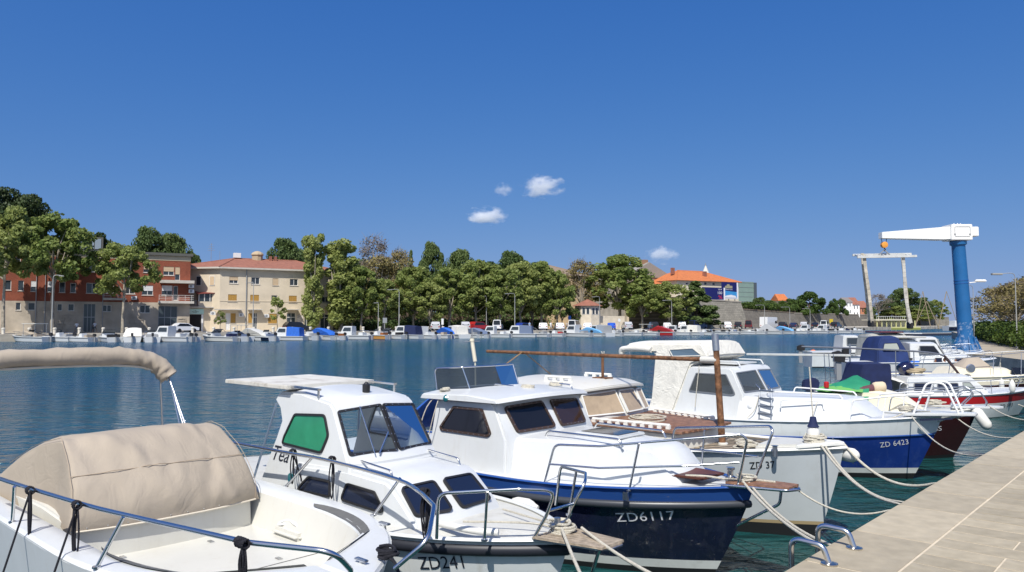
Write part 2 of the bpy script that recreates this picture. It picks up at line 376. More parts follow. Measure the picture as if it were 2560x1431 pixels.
for m_ in (stone, stone2):      # no two slabs quite alike
    nt, p = nodes_of(m_); src = p.inputs['Base Color'].links[0].from_socket; oi = nt.nodes.new('ShaderNodeObjectInfo'); hs = nt.nodes.new('ShaderNodeHueSaturation'); mr = nt.nodes.new('ShaderNodeMapRange'); mr.inputs[3].default_value = .84; mr.inputs[4].default_value = 1.12
    nt.links.new(oi.outputs['Random'], mr.inputs[0]); nt.links.new(mr.outputs[0], hs.inputs['Value']); nt.links.new(src, hs.inputs['Color']); nt.links.new(hs.outputs[0], p.inputs['Base Color'])
def quay_pieces():
    cache = {}
    def get(l, w, nose, mm):
        k = (l, w, nose, mm.name)
        if k not in cache:
            b = MB(); b.box((0, -w, -.06 if not nose else -.14), (l, nose, 0)); o = b.build('paving_slab', mm, None, bevel=.002)
            cache[k] = o.data; bpy.data.objects.remove(o)
        return cache[k]
    s = QS0 + .01
    while s < QS1 - .5:
        l = rq.choice([.72, .80, .88, 1.0, 1.1]); l = min(l, QS1 - s)
        put(get(round(l - .013, 3), .515, .02, stone), 'edge_slab', quay, Q(s, 0, QUAY_Z + rq.uniform(-.0008, .0012)), QROT); s += l
    s = QS0 + .01; i = 0
    while s < QS1 - .2:
        t = -.53
        first = rq.choice([.45, .7, .95, 1.2])
        while t > QT + .1:
            l = first if first else rq.choice([.9, 1.1, 1.3]); first = None
            l = min(l, t - QT)
            put(get(.250, round(l - .010, 3), 0, stone2), 'paver', quay, Q(s, t, QUAY_Z + rq.uniform(-.0008, .0010)), QROT); t -= l
        s += .26
quay_pieces()

# ---- far quay land
asphalt = mat('asphalt', (.055, .055, .058), .9, var=.2, vscale=.5)
farstone = mat('far_quay_stone', (.46, .42, .35), .85, var=.2, vscale=.4)
fq = poly_slab('far_quay', [FW(*c)[:2] for c in [(-160, 0), (171, 0), (180, 6), (193, 22), (250, 37), (330, 60), (420, 110), (420, 700), (-160, 700)]], -1.2, QUAY_Z, [farstone, mat('far_quay_face', (.40, .36, .30), .9, var=.35, vscale=.6)]); tag(fq, kind='structure')
road = MB().add([FW(-160, 3.6, .905), FW(168, 3.6, .905), FW(180, 12, .905), FW(-160, 12, .905)], [(0, 1, 2, 3)]).build('far_road', asphalt); tag(road, kind='structure')

# ================================================================== FAR BUILDINGS
def cL(x, y): return x*.31447, 430 + y*.31447
def cB(x, y): return 400 + x*.22361, 560 + y*.22361
def cC(x, y): return 1300 + x*.234375, 580 + y*.234375
def cD(x, y): return 1650 + x*.214844, 620 + y*.214844
def cE(x, y): return 2100 + x*.25164, 540 + y*.25164

plaster = mat('cream_plaster', (.62, .53, .40), .9, var=.10, vscale=.35, dirt=(.42, .36, .28), dscale=.6, damt=.4)
bandm = mat('beige_band', (.58, .49, .34), .9, var=.1, vscale=.5)
darkcap = mat('dark_roof_cap', (.10, .10, .09), .8)
basestone = mat('pale_base_stone', (.44, .38, .30), .95, var=.25, vscale=.5, bump=.3, bscale=3)
winglass = mat('window_glass', (.035, .045, .055), .08, spec=.6)
winwhite = mat('window_frame_white', (.72, .70, .66), .6)
shutter_o = mat('ochre_roller_shutter', (.42, .235, .05), .7, var=.06)
shutter_b = mat('buff_roller_shutter', (.56, .42, .27), .7)
shutter_w = mat('white_roller_shutter', (.70, .70, .70), .6)
concrete = mat('pale_concrete', (.52, .48, .42), .9, var=.1, vscale=1)
greymetal = mat('grey_metal', (.30, .31, .32), .5, .3)
doorglass = mat('shop_glass', (.05, .065, .075), .1, spec=.6)
def brickmat(name, c1, c2, cm, sx, row, scale=1.):
    m = bpy.data.materials.new(name); m.use_nodes = True; nt, p = nodes_of(m); p.inputs['Roughness'].default_value = .9
    tc = nt.nodes.new('ShaderNodeTexCoord'); mp = nt.nodes.new('ShaderNodeMapping'); mp.inputs['Rotation'].default_value = (math.pi/2, 0, 0)
    nt.links.new(tc.outputs['Object'], mp.inputs['Vector'])
    br = nt.nodes.new('ShaderNodeTexBrick'); br.inputs['Color1'].default_value = (*c1, 1); br.inputs['Color2'].default_value = (*c2, 1); br.inputs['Mortar'].default_value = (*cm, 1)
    br.inputs['Scale'].default_value = scale; br.inputs['Brick Width'].default_value = sx; br.inputs['Row Height'].default_value = row; br.inputs['Mortar Size'].default_value = row*.1
    nt.links.new(mp.outputs[0], br.inputs['Vector'])
    n = nt.nodes.new('ShaderNodeTexNoise'); n.inputs['Scale'].default_value = .5; n.inputs['Detail'].default_value = 6; nt.links.new(tc.outputs['Object'], n.inputs['Vector'])
    mx = nt.nodes.new('ShaderNodeMix'); mx.data_type = 'RGBA'; mx.blend_type = 'MULTIPLY'; mx.inputs['Factor'].default_value = .55
    cr = nt.nodes.new('ShaderNodeMapRange'); cr.inputs[1].default_value = .3; cr.inputs[2].default_value = .7; cr.inputs[3].default_value = .55; cr.inputs[4].default_value = 1.15
    nt.links.new(n.outputs['Fac'], cr.inputs[0]); nt.links.new(br.outputs['Color'], mx.inputs['A']); nt.links.new(cr.outputs[0], mx.inputs['B'])
    nt.links.new(mx.outputs['Result'], p.inputs['Base Color'])
    bp = nt.nodes.new('ShaderNodeBump'); bp.inputs['Strength'].default_value = .5; bp.inputs['Distance'].default_value = .03; nt.links.new(br.outputs['Fac'], bp.inputs['Height']); bp.invert = True
    nt.links.new(bp.outputs[0], p.inputs['Normal']); return m
redbrick = brickmat('red_brick', (.30, .065, .03), (.23, .045, .022), (.30, .13, .08), .25, .08)
ashlar = brickmat('city_wall_stone', (.20, .175, .14), (.15, .135, .11), (.11, .098, .08), .9, .38)
ashlar2 = brickmat('bastion_ashlar', (.32, .295, .24), (.25, .23, .19), (.17, .155, .125), 1.1, .45)
def tilemat(name, c, c2):
    m = mat(name, c, .85, var=.18, vscale=1.5); nt, p = nodes_of(m)
    tc = nt.nodes.new('ShaderNodeTexCoord'); wv = nt.nodes.new('ShaderNodeTexWave'); wv.inputs['Scale'].default_value = 1.3; wv.inputs['Distortion'].default_value = .6; wv.bands_direction = 'X'
    nt.links.new(tc.outputs['Object'], wv.inputs['Vector']); b = nt.nodes.new('ShaderNodeBump'); b.inputs['Distance'].default_value = .06; b.inputs['Strength'].default_value = .8
    nt.links.new(wv.outputs['Fac'], b.inputs['Height']); nt.links.new(b.outputs[0], p.inputs['Normal']); return m
tile_old = tilemat('old_red_roof_tiles', (.29, .12, .08), (.25, .08, .04))
tile_new = tilemat('orange_roof_tiles', (.52, .165, .055), (.4, .1, .04))

class Far:
    """a building on the far side: local x along the quay, y behind, z up; origin at its left front corner on the ground"""
    def __init__(s, name, label, cat, a, b, rot=0.):
        s.a, s.b, s.rot = a, b, rot
        s.o = thing(name, label, cat, FW(a, b, QUAY_Z), FROT + rot)
    def xz(s, p):                 # picture point on the front wall -> local x, z
        a, z = FP(p[0], p[1], s.b); return a - s.a, z - QUAY_Z
    def rect(s, c, x0, y0, x1, y1):
        xa, za = s.xz(c(x0, y1)); xb, zb = s.xz(c(x1, y0)); return xa, za, xb, zb
def facade(name, parent, x0, x1, z0, z1, holes, m, depth=.22, y=0.):
    xs = sorted({x0, x1, *[h[0] for h in holes], *[h[2] for h in holes]}); zs = sorted({z0, z1, *[h[1] for h in holes], *[h[3] for h in holes]})
    xs = [x for x in xs if x0 <= x <= x1]; zs = [z for z in zs if z0 <= z <= z1]; b = MB()
    for i in range(len(xs) - 1):
        for j in range(len(zs) - 1):
            cx, cz = (xs[i] + xs[i + 1])/2, (zs[j] + zs[j + 1])/2
            if any(h[0] < cx < h[2] and h[1] < cz < h[3] for h in holes): continue
            b.add([(xs[i], y, zs[j]), (xs[i + 1], y, zs[j]), (xs[i + 1], y, zs[j + 1]), (xs[i], y, zs[j + 1])], [(0, 1, 2, 3)])
    for h in holes:
        a, c, d, e = h
        b.add([(a, y, c), (d, y, c), (d, y, e), (a, y, e), (a, y + depth, c), (d, y + depth, c), (d, y + depth, e), (a, y + depth, e)], [(0, 1, 5, 4), (1, 2, 6, 5), (2, 3, 7, 6), (3, 0, 4, 7)])
    return b.build(name, m, parent)
def window(parent, h, style='plain', y=0., name='window'):
    a, c, d, e = h; f = MB(); t = .07
    f.box((a, y + .10, c), (a + t, y + .17, e)); f.box((d - t, y + .10, c), (d, y + .17, e)); f.box((a + t, y + .10, c), (d - t, y + .17, c + t)); f.box((a + t, y + .10, e - t), (d - t, y + .17, e))
    n = max(1, round((d - a)/.75))
    for k in range(1, n): x = a + (d - a)*k/n; f.box((x - .04, y + .10, c + t), (x + .04, y + .17, e - t))
    o = f.build(name, winwhite, parent)
    MB().box((a, y + .14, c), (d, y + .15, e)).build('pane', winglass, o)
    if style in ('ochre', 'buff', 'half', 'white'):
        z0 = c + (.02 if style in ('ochre', 'buff') else (e - c)*.45)
        s = MB(); k = max(3, int((e - z0)/.16))
        for q in range(k): s.box((a + .03, y + .05 + .01*(q % 2), z0 + (e - z0)*q/k), (d - .03, y + .09, z0 + (e - z0)*(q + .93)/k))
        s.build('roller_shutter', {'ochre': shutter_o, 'buff': shutter_b, 'half': shutter_b, 'white': shutter_w}[style], o)
    MB().box((a - .08, y - .08, c - .09), (d + .08, y + .1, c - .003)).build('sill', concrete, o)
    return o
def rail(parent, x0, x1, y0, z, h=.95, n=3, m=None, side=True):
    b = MB()
    for k in range(n): b.tube([(x0, y0, z + h*(k + 1)/n), (x1, y0, z + h*(k + 1)/n)], .025, 5)
    x = x0
    while x <= x1 + .01: b.tube([(x, y0, z), (x, y0, z + h)], .025, 5); x += 1.
    return b.build('balcony_rail', m or winwhite, parent)
def ac_unit(parent, x, z, y=0.):
    b = MB(); b.box((x - .42, y - .36, z - .3), (x + .42, y - .03, z + .3)); o = b.build('air_conditioner', shutter_w, parent, bevel=.02)
    MB().lathe([(.22, 0), (.22, .02)], (x - .08, y - .365, z), (0, -1, 0), 14).build('fan_grille', greymetal, o)

# ---- red brick block
def brick_block():
    B = Far('brick_building', 'three storey red brick block over a pale stone ground floor, left of the cream house', 'building', -22, 17)
    xr = B.xz(cL(1512, 900))[0]; zb = B.xz(cL(710, 1032))[1]; zt = B.xz(cL(710, 682))[1]; zc = B.xz(cL(710, 642))[1]; ztop = B.xz(cL(710, 620))[1]
    up = [(700, 715, 785, 795, 'plain'), (1140, 745, 1230, 800, 'half'), (1298, 755, 1385, 822, 'half'), (1390, 757, 1432, 862, 'half'), (500, 705, 570, 780, 'plain'), (905, 730, 985, 800, 'plain'), (300, 690, 360, 765, 'plain'), (100, 680, 165, 755, 'plain')]
    mid = [(143, 865, 190, 945, 'plain'), (243, 868, 290, 950, 'white'), (375, 870, 415, 955, 'white'), (470, 875, 520, 958, 'plain'), (558, 885, 605, 960, 'plain'), (685, 885, 780, 965, 'plain'), (840, 890, 905, 965, 'plain'), (985, 892, 1075, 970, 'plain'), (1128, 905, 1218, 980, 'white'), (1285, 905, 1372, 980, 'white'), (1378, 908, 1415, 1022, 'plain'), (40, 862, 90, 940, 'plain')]
    low = [(125, 1040, 166, 1100), (222, 1040, 280, 1100), (455, 1050, 495, 1105), (540, 1050, 590, 1105), (815, 1060, 885, 1112), (1110, 1062, 1195, 1122)]
    doors = [(660, 1052, 760, 1250), (1255, 1070, 1410, 1250)]
    hu = [B.rect(cL, *w[:4]) for w in up]; hm = [B.rect(cL, *w[:4]) for w in mid]; hl = [B.rect(cL, *w) for w in low]; hd = [B.rect(cL, *w) for w in doors]
    hd = [(h[0], .05, h[2], h[3]) for h in hd]
    facade('brick_wall', B.o, 0, xr, zb, zt, hu + hm, redbrick)
    facade('stone_base', B.o, 0, xr, 0, zb - .01, hl + hd, basestone, y=-.06)
    for h, w in zip(hu + hm, up + mid): window(B.o, h, w[4])
    for h in hl: window(B.o, h, y=-.06)
    for h in hd:
        f = MB(); a, c, d, e = h
        for x in np.linspace(a, d - .08, 4): f.box((x, .05, c), (x + .08, .12, e))
        f.box((a, .04, c + 2.3), (d, .13, c + 2.42)); o = f.build('shop_door', greymetal, B.o); MB().box((a, .08, c), (d, .10, e)).build('pane', doorglass, o)
    MB().box((-.02, -.05, zt + .003), (xr + .03, .3, zc)).build('beige_band', bandm, B.o)
    MB().box((-.1, -.45, zc + .003), (xr + .35, 14, ztop)).build('roof_cap', darkcap, B.o)
    MB().box((0, .31, 0), (xr - .004, 13.5, zc - .004)).build('rear_wall', redbrick, B.o)
    for (x0, y0, x1, y1, rl) in [(1270, 868, 1540, 884, False), (1255, 1030, 1540, 1046, True), (820, 1005, 1000, 1020, True)]:
        xa, za, xb, zz = B.rect(cL, x0, y0, x1, y1); s = MB().box((xa, -1.25, za), (min(xb, xr + .5), -.002, zz)).build('balcony_slab', concrete, B.o)
        if rl: rail(s, xa + .05, min(xb, xr + .5) - .05, -1.2, zz)
    for cx in (820, 290, 362):
        x = B.xz(cL(cx, 900))[0]; MB().tube([(x, -.12, .1), (x, -.12, zt)], .06, 6).build('downpipe', greymetal, B.o)
    # rough stone blocks of the plinth
    rr = random.Random(5)
    for (x0, y0, x1, y1) in [(940, 1155, 1140, 1258), (1412, 1160, 1480, 1245), (450, 1140, 600, 1255)]:
        xa, za, xb, zz = B.rect(cL, x0, y0, x1, y1); za = .05; zz = min(zz, zb - .1); z = za
        while z < zz:
            h = rr.uniform(.36, .5); x = xa
            while x < xb:
                l = rr.uniform(.6, 1.1); MB().box((x + .02, -.06 - rr.uniform(.05, .16), z + .02), (min(x + l, xb) - .02, -.061, min(z + h, zz) - .02)).build('stone_block', basestone, B.o, bevel=.03); x += l
            z += h
    xa, za, xb, zz = B.rect(cL, 690, 540, 830, 610)
    p = MB().box((xa - 1, 4, ztop + .003), (xb, 9, ztop + 2.5)).build('roof_pavilion', darkcap, B.o)
    for k in range(3): MB().box((xa - .8 + k*(xb - xa + .6)/3, 3.93, ztop + .5), (xa - .8 + (k + .88)*(xb - xa + .6)/3, 3.99, ztop + 2.2)).build('pane', mat('sky_window', (.25, .3, .34), .06), p)
    for cx, cy in ((1065, 1003), (1520, 910), (1520, 950)): x, z = B.xz(cL(cx, cy)); ac_unit(B.o, x, z)
brick_block()

# ---- cream house
def cream_house():
    B = Far('cream_house', 'cream plastered house with red tiled hip roof and ochre shutters', 'building', FP(*cB(670, 700), 18)[0], 18)
    xr = B.xz(cB(1940, 700))[0]; ze = 11.0
    wn = [(775, 590, 873, 665, 'half'), (1020, 600, 1115, 675, 'plain'), (1258, 610, 1325, 688, 'buff'), (1452, 618, 1543, 690, 'plain'), (1700, 622, 1760, 690, 'plain'),
          (760, 790, 860, 870, 'ochre'), (1008, 795, 1108, 875, 'ochre'), (1245, 800, 1312, 880, 'plain'), (1440, 805, 1530, 882, 'ochre'), (1640, 810, 1700, 880, 'plain'), (1805, 815, 1890, 885, 'plain'),
          (790, 1000, 848, 1110, 'ochre'), (985, 1000, 1032, 1110, 'ochre'), (1208, 1005, 1310, 1115, 'ochre')]
    dr = [(735, 1000, 785, 1165), (1042, 1000, 1088, 1165), (1415, 1000, 1515, 1160), (1612, 1010, 1665, 1165), (1790, 1015, 1885, 1150)]
    hw = [B.rect(cB, *w[:4]) for w in wn]; hd = [B.rect(cB, *w) for w in dr]; hd = [(h[0], .25, h[2], h[3]) for h in hd]
    facade('front_wall', B.o, 0, xr, 0, ze, hw + hd, plaster)
    for h, w in zip(hw, wn): window(B.o, h, w[4])
    for k, h in enumerate(hd):
        a, c, d, e = h; f = MB()
        for x in np.linspace(a, d - .07, 3): f.box((x, .06, c), (x + .07, .13, e))
        f.box((a, .05, c + 2.2), (d, .14, c + 2.3)); o = f.build('door', winwhite, B.o); MB().box((a, .09, c), (d, .10, e)).build('pane', shutter_w if k == 0 else doorglass, o)
    # side wing swings back on the left
    L = 9.6
    wing = MB(); c, s_ = math.cos(math.radians(138)), math.sin(math.radians(138))
    def W(t, z, o=0.): return (c*t - s_*o*-1*0 + (-s_)*0 + 0, s_*t, z) if o == 0 else (c*t - math.sin(math.radians(138))*o, s_*t + math.cos(math.radians(138))*o, z)
    wing.add([W(0, 0), W(L, 0), W(L, ze), W(0, ze)], [(3, 2, 1, 0)]).build('side_wall', plaster, B.o)
    def side_win(t0, t1, z0, z1, m):
        f = MB(); n = .06
        f.prism([W(t0, z0, n), W(t1, z0, n), W(t1, z1, n), W(t0, z1, n)], Vector(W(0, 0, .02)) - Vector(W(0, 0, 0)))
        o = f.build('window', winwhite, B.o); i = .09
        MB().prism([W(t0 + i, z0 + i, n + .03), W(t1 - i, z0 + i, n + .03), W(t1 - i, z1 - i, n + .03), W(t0 + i, z1 - i, n + .03)], Vector(W(0, 0, .01)) - Vector(W(0, 0, 0))).build('pane', m, o)
    for t, m in ((1.0, shutter_b), (3.6, winglass), (5.6, winglass)): side_win(t, t + 1.0, 8.0, 9.7, m)
    for t in (2.0, 4.4, 6.3): pass
    # terrace annex with glazed veranda
    xa = -6.8
    ax = MB().box((xa, 1.2, 0), (-.4, 6, 4.1)).build('annex', plaster, B.o)
    MB().box((xa - .2, .7, 4.103), (-.2, 6.2, 4.3)).build('terrace_slab', concrete, ax)
    rail(B.o, xa, -3.4, .85, 4.3, 1., 4, greymetal)
    v = MB(); v.box((-3.3, 1.0, 4.303), (-.5, 4, 5.2)); vo = v.build('veranda', plaster, B.o)
    g = MB(); g.box((-3.3, 1.02, 5.203), (-.5, 3.95, 6.5)); g.build('pane', winglass, vo)
    for x in (-3.3, -2.4, -1.5, -.6): MB().box((x, .97, 5.2), (x + .12, 1.09, 6.6)).build('post', winwhite, vo)
    MB().add([(-3.6, .6, 6.55), (-.2, .6, 6.75), (-.2, 4.2, 7.4), (-3.6, 4.2, 7.2)], [(0, 1, 2, 3)]).prism([(-3.6, .6, 6.45), (-.2, .6, 6.65), (-.2, 4.2, 7.3), (-3.6, 4.2, 7.1)], (0, 0, .08)).build('veranda_roof', mat('maroon_sheet', (.2, .05, .04), .6), vo)
    # shop front under the annex
    sh = MB().box((-5.4, 1.05, 3.0), (-2.4, 1.19, 3.9)).build('shop_sign', mat('mint_sign', (.45, .66, .58), .5), B.o)
    lettering('~l.lln~', 1.1, .5, lambda x, y: Vector((-4.3 + x, 1.04, 3.2 + y)), mat('dark_green_letter', (.01, .05, .03), .6), sh, cuts=1, shear=.3)
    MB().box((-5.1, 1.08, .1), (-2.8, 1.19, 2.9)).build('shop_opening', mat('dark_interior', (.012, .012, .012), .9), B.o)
    for x in (-5.4, -2.78): MB().box((x, 1.0, 0), (x + .3, 1.18, 2.95)).build('door_jamb', shutter_w, B.o)
    # eaves, roof
    ev = [(xr + .9, -.75), (-.35, -.75), (W(L, 0, .75)[0], W(L, 0, .75)[1])]
    b = MB()
    back = 14.
    pts = [(xr + .9, -.75), (-.3, -.75), W(L, 0, .75)[:2], (W(L, 0)[0], back), (xr + .9, back)]
    b.prism([(x, y, ze - .05) for x, y in pts], (0, 0, .28)); b.build('eaves', concrete, B.o)
    zr = ze + 2.35; r = MB(); E = [(x, y, ze + .235) for x, y in pts]
    R0 = (3.6, 6.4, zr); R1 = (xr - 5.5, 6.4, zr)
    r.add([E[0], E[1], R0, R1], [(0, 1, 2, 3)]); r.add([E[1], E[2], R0], [(0, 1, 2)]); r.add([E[2], E[3], R0], [(0, 1, 2)]); r.add([E[3], E[4], R1, R0], [(0, 1, 2, 3)]); r.add([E[4], E[0], R1], [(0, 1, 2)])
    ro = r.build('roof', tile_old, B.o)
    for p, q in ((E[1], R0), (R0, R1), (E[0], R1), (E[2], R0)): MB().tube([p, q], .13, 6).build('ridge_tiles', tile_old, ro)
    cx = 7.6; ch = MB().lathe([(1.0, 0), (1.0, 1.0), (1.15, 1.05), (1.15, 1.2), (.95, 1.5), (.5, 1.75), (.05, 1.85)], (cx, 6.4, zr - .3), seg=10).build('chimney', mat('chimney_stone', (.42, .33, .22), .9), ro)
    for dx in (2.0, 2.9): MB().box((cx + dx, 5.4, zr - .5), (cx + dx + .5, 6, zr + .6)).build('chimney_pot', tile_old, ro, bevel=.05)
    MB().box((3.3, 6, zr + .1), (4.6, 6.6, zr + 1.0)).build('roof_unit', shutter_w, ro, bevel=.03)
    an = MB(); an.tube([(-.6, 6, zr - .6), (-.6, 6, zr + 2.6)], .04, 5)
    for k in range(4): an.tube([(-1.2 + k*.1, 6, zr + 1.2 + k*.35), (0 - k*.1, 6, zr + 1.3 + k*.35)], .025, 4)
    an.tube([(.9, 6, zr - .6), (.9, 6, zr + 1.2)], .03, 5); an.build('antenna', greymetal, ro)
    # canopies, pipes, string course
    MB().box((0, -.06, 5.28), (xr, -.002, 5.4)).build('string_course', plaster, B.o)
    for (x0, x1) in ((600, 905), (980, 1130), (1410, 1540)):
        xa, _, xb, z = B.rect(cB, x0, 955, x1, 985); s = MB().box((xa, -1.25, z - .16), (xb, -.002, z)).build('canopy', concrete, B.o)
    for cx in (965,):
        x = B.xz(cB(cx, 700))[0]; MB().tube([(x, -.12, .1), (x, -.12, ze)], .09, 6).build('downpipe', greymetal, B.o)
    for cx, cy in ((905, 1020), (1190, 1030), (590, 1000)): x, z = B.xz(cB(cx, cy)); ac_unit(B.o, x, z)
    xa, za, xb, zz = B.rect(cB, 1790, 890, 1900, 950); MB().box((xa - .4, -1.1, za), (xb + .6, -.002, zz)).build('balcony', plaster, B.o)
    sb = MB().box((B.xz(cB(1530, 1060))[0], -.06, 1.3), (B.xz(cB(1600, 1060))[0], -.02, 2.9)).build('poster_board', mat('poster_panel', (.55, .5, .46), .6, var=.5, vscale=3), B.o)
cream_house()

# ---- buildings behind the park
def box_house(name, label, px0, px1, pyt, b, depth, m, roofm=None, roof_h=2.2, over=.4, wins=(), zbase=0., hip=True):
    a0, zt = FP(px0, pyt, b); a1, _ = FP(px1, pyt, b); o = thing(name, label, 'building', FW(a0, b, QUAY_Z), FROT); w = a1 - a0; h = zt - QUAY_Z
    holes = []
    for (x0, y0, x1, y1) in wins:
        xa, za = FP(x0, y1, b); xb, zb = FP(x1, y0, b); holes.append((xa - a0, za - QUAY_Z, xb - a0, zb - QUAY_Z))
    facade('front_wall', o, 0, w, 0, h, holes, m)
    for q in holes: window(o, q)
    MB().add([(0, 0, 0), (0, depth, 0), (w, depth, 0), (w, 0, 0), (0, 0, h), (0, depth, h), (w, depth, h), (w, 0, h)], [(0, 1, 5, 4), (1, 2, 6, 5), (2, 3, 7, 6)]).build('outer_wall', m, o)
    if roofm:
        E = [(-over, -over, h + .02), (w + over, -over, h + .02), (w + over, depth + over, h + .02), (-over, depth + over, h + .02)]; i = min(depth/2, w/2)*(.95 if hip else 0)
        R = [(i, depth/2, h + roof_h), (w - i, depth/2, h + roof_h)]
        r = MB().add(E + R, [(0, 1, 5, 4), (1, 2, 5), (2, 3, 4, 5), (3, 0, 4), (3, 2, 1, 0)]).build('roof', roofm, o)
        for p, q in ((E[0], R[0]), (E[1], R[1]), (R[0], R[1])): MB().tube([p, q], .14, 5).build('ridge_tiles', roofm, r)
    return o, a0, w, h
ochre_st = mat('ochre_stone', (.56, .42, .26), .9, var=.16, vscale=.4)
box_house('ochre_hall', 'tall ochre stone hall half hidden behind the park trees', 1372, 1480, 688, 32, 20, ochre_st, mat('grey_brown_roof', (.24, .18, .13), .9, var=.2), 3.2)
o, a0, w_, h_ = box_house('gabled_church', 'grey stone gabled church rising behind the big plane tree', 1560, 1682, 692, 46, 24, mat('grey_church_stone', (.30, .27, .22), .9, var=.25, vscale=.4), None)
g = MB().add([(0, -.3, h_), (w_ + .6, -.3, h_), (w_*.50, -.3, h_ + 4.4), (0, 22, h_), (w_ + .6, 22, h_), (w_*.50, 22, h_ + 4.4)], [(0, 1, 2), (5, 4, 3), (1, 4, 5, 2), (0, 2, 5, 3)]).build('gable_roof', mat('grey_slate_roof', (.27, .25, .22), .9, var=.2), o)
MB().box((w_*.50 - 1.2, 1, h_ + 3.2), (w_*.50 + .6, 3, h_ + 5.2)).build('chimney', mat('chimney_brick', (.30, .17, .1), .9), g)
box_house('red_roof_annex', 'low house with bright red roof between the plane trees', 1614, 1668, 714, 38, 8, plaster, tile_new, 2.0)
o, a0, w_, h_ = box_house('orange_roof_hall', 'long cream hall with orange tiled hip roof carrying billboards', 1692, 1846, 701, 36, 15, mat('pale_cream_plaster', (.66, .60, .47), .9, var=.08, vscale=.4), tile_new, 3.4, .7,
   wins=[cD(610, 408) + cD(640, 435), cD(515, 400) + cD(545, 430), cD(300, 405) + cD(330, 430)])
MB().box((3, 5, h_ + 2), (3.9, 5.8, h_ + 3.9)).build('chimney', tile_old, o)
ch = MB().box((w_*.56, 3, h_ + 1.0), (w_*.60, 3.8, h_ + 3.1)).build('chimney', tile_old, o)
# billboards
bill = mat('billboard_navy', (.012, .014, .11), .5); billw = mat('billboard_white', (.75, .76, .8), .5); billb = mat('billboard_light_blue', (.05, .28, .60), .5); bills = mat('billboard_stone', (.32, .30, .20), .6); billr = mat('billboard_red', (.65, .05, .08), .5)
def billboard(label, c0, c1, b):
    a0, z0 = FP(c0[0], c1[1], b); a1, z1 = FP(c1[0], c0[1], b); o = thing('billboard', label, 'billboard', FW(a0, b, z0), FROT, 'billboards on the bastion'); w, h = a1 - a0, z1 - z0
    MB().box((0, 0, 0), (w, .2, h)).build('board', bill, o)
    fr = MB(); fr.box((-.15, -.05, -.2), (w + .3, .25, -.002)); fr.box((w + .002, -.05, 0), (w + .5, .25, h)); fr.build('board_frame', billw, o)
    po = MB()
    for x in (.5, w/2, w - .5): po.tube([(x, .3, QUAY_Z - z0), (x, .3, h*.8)], .12, 6)
    po.build('support_post', greymetal, o); return o, w, h
o, w_, h_ = billboard('navy billboard reading 100 percent at the left', cD(497, 465), cD(740, 600), 27)
lettering('100', w_*.20, h_*.22, lambda x, y: Vector((w_*.72 + x, -.02, h_*.46 + y)), billw, o, cuts=1)
lettering('%', w_*.19, h_*.27, lambda x, y: Vector((w_*.74 + x, -.02, h_*.08 + y)), billr, o, cuts=1)
lettering('ZADAR', w_*.19, h_*.10, lambda x, y: Vector((w_*.73 + x, -.02, h_*.80 + y)), billw, o, cuts=1)
o, w_, h_ = billboard('taller blue and white billboard under the orange roof', cD(722, 405), cD(892, 585), 30)
MB().add([(.0, -.02, h_*.02), (w_, -.02, h_*.02), (w_, -.02, h_*.40), (w_*.5, -.02, h_*.44), (0, -.02, h_*.5)], [(0, 1, 2, 3, 4)]).build('printed_sea', billb, o)
MB().add([(w_*.0, -.04, h_*.03), (w_*.98, -.04, h_*.03), (w_*.9, -.04, h_*.16), (w_*.6, -.04, h_*.22), (w_*.3, -.04, h_*.17)], [(0, 1, 2, 3, 4)]).build('printed_boat', billw, o)
MB().add([(w_*.2, -.03, h_*.62), (w_*.7, -.03, h_*.62), (w_*.7, -.03, h_*.78), (w_*.52, -.03, h_*.79), (w_*.5, -.03, h_*.88), (w_*.34, -.03, h_*.88), (w_*.33, -.03, h_*.8), (w_*.2, -.03, h_*.76)], [tuple(range(8))]).build('printed_fort', bills, o)
lettering('Welcome', w_*.5, h_*.07, lambda x, y: Vector((w_*.2 + x, -.03, h_*.52 + y)), billw, o, cuts=1)
# green glass block
o, a0, w_, h_ = box_house('glass_block', 'plain grey green glass block right of the orange roof', 1844, 1884, 704, 62, 14, mat('grey_green_cladding', (.22, .31, .27), .35, var=.06, vscale=.3), None)
for k in range(7): MB().box((.0, -.06, h_ - .4 - k*1.6), (w_, -.002, h_ - .33 - k*1.6)).build('cladding_joint', greymetal, o)
MB().box((w_ + .003, -.3, 0), (w_ + 1.2, 13, h_ - .2)).build('stair_tower', mat('dark_steel_lattice', (.08, .10, .12), .5), o)
# spire
a0, zt = FP(*cD(530, 180), 95); _, za = FP(*cD(530, 203), 95); _, zb = FP(*cD(530, 300), 95)
sp = thing('church_spire', 'slender white stone church spire behind the orange roof', 'spire', FW(a0, 95, QUAY_Z), FROT)
za -= QUAY_Z; zb -= QUAY_Z; zt -= QUAY_Z; rb_ = 1.35*(za - zb + 5)/(za - zb)
MB().box((-2.2, -2.2, 0), (2.2, 2.2, zb - 5.003)).build('belfry', mat('pale_stone', (.58, .56, .5), .9), sp)
MB().lathe([(rb_, 0), (.10, za - zb + 5)], (0, 0, zb - 5), seg=8).build('spire_cone', mat('pale_stone', (.58, .56, .5), .9), sp)
MB().tube([(0, 0, za - .2), (0, 0, zt)], .14, 5).tube([(-.7, 0, zt - .9), (.7, 0, zt - .9)], .12, 5).build('cross', greymetal, sp)
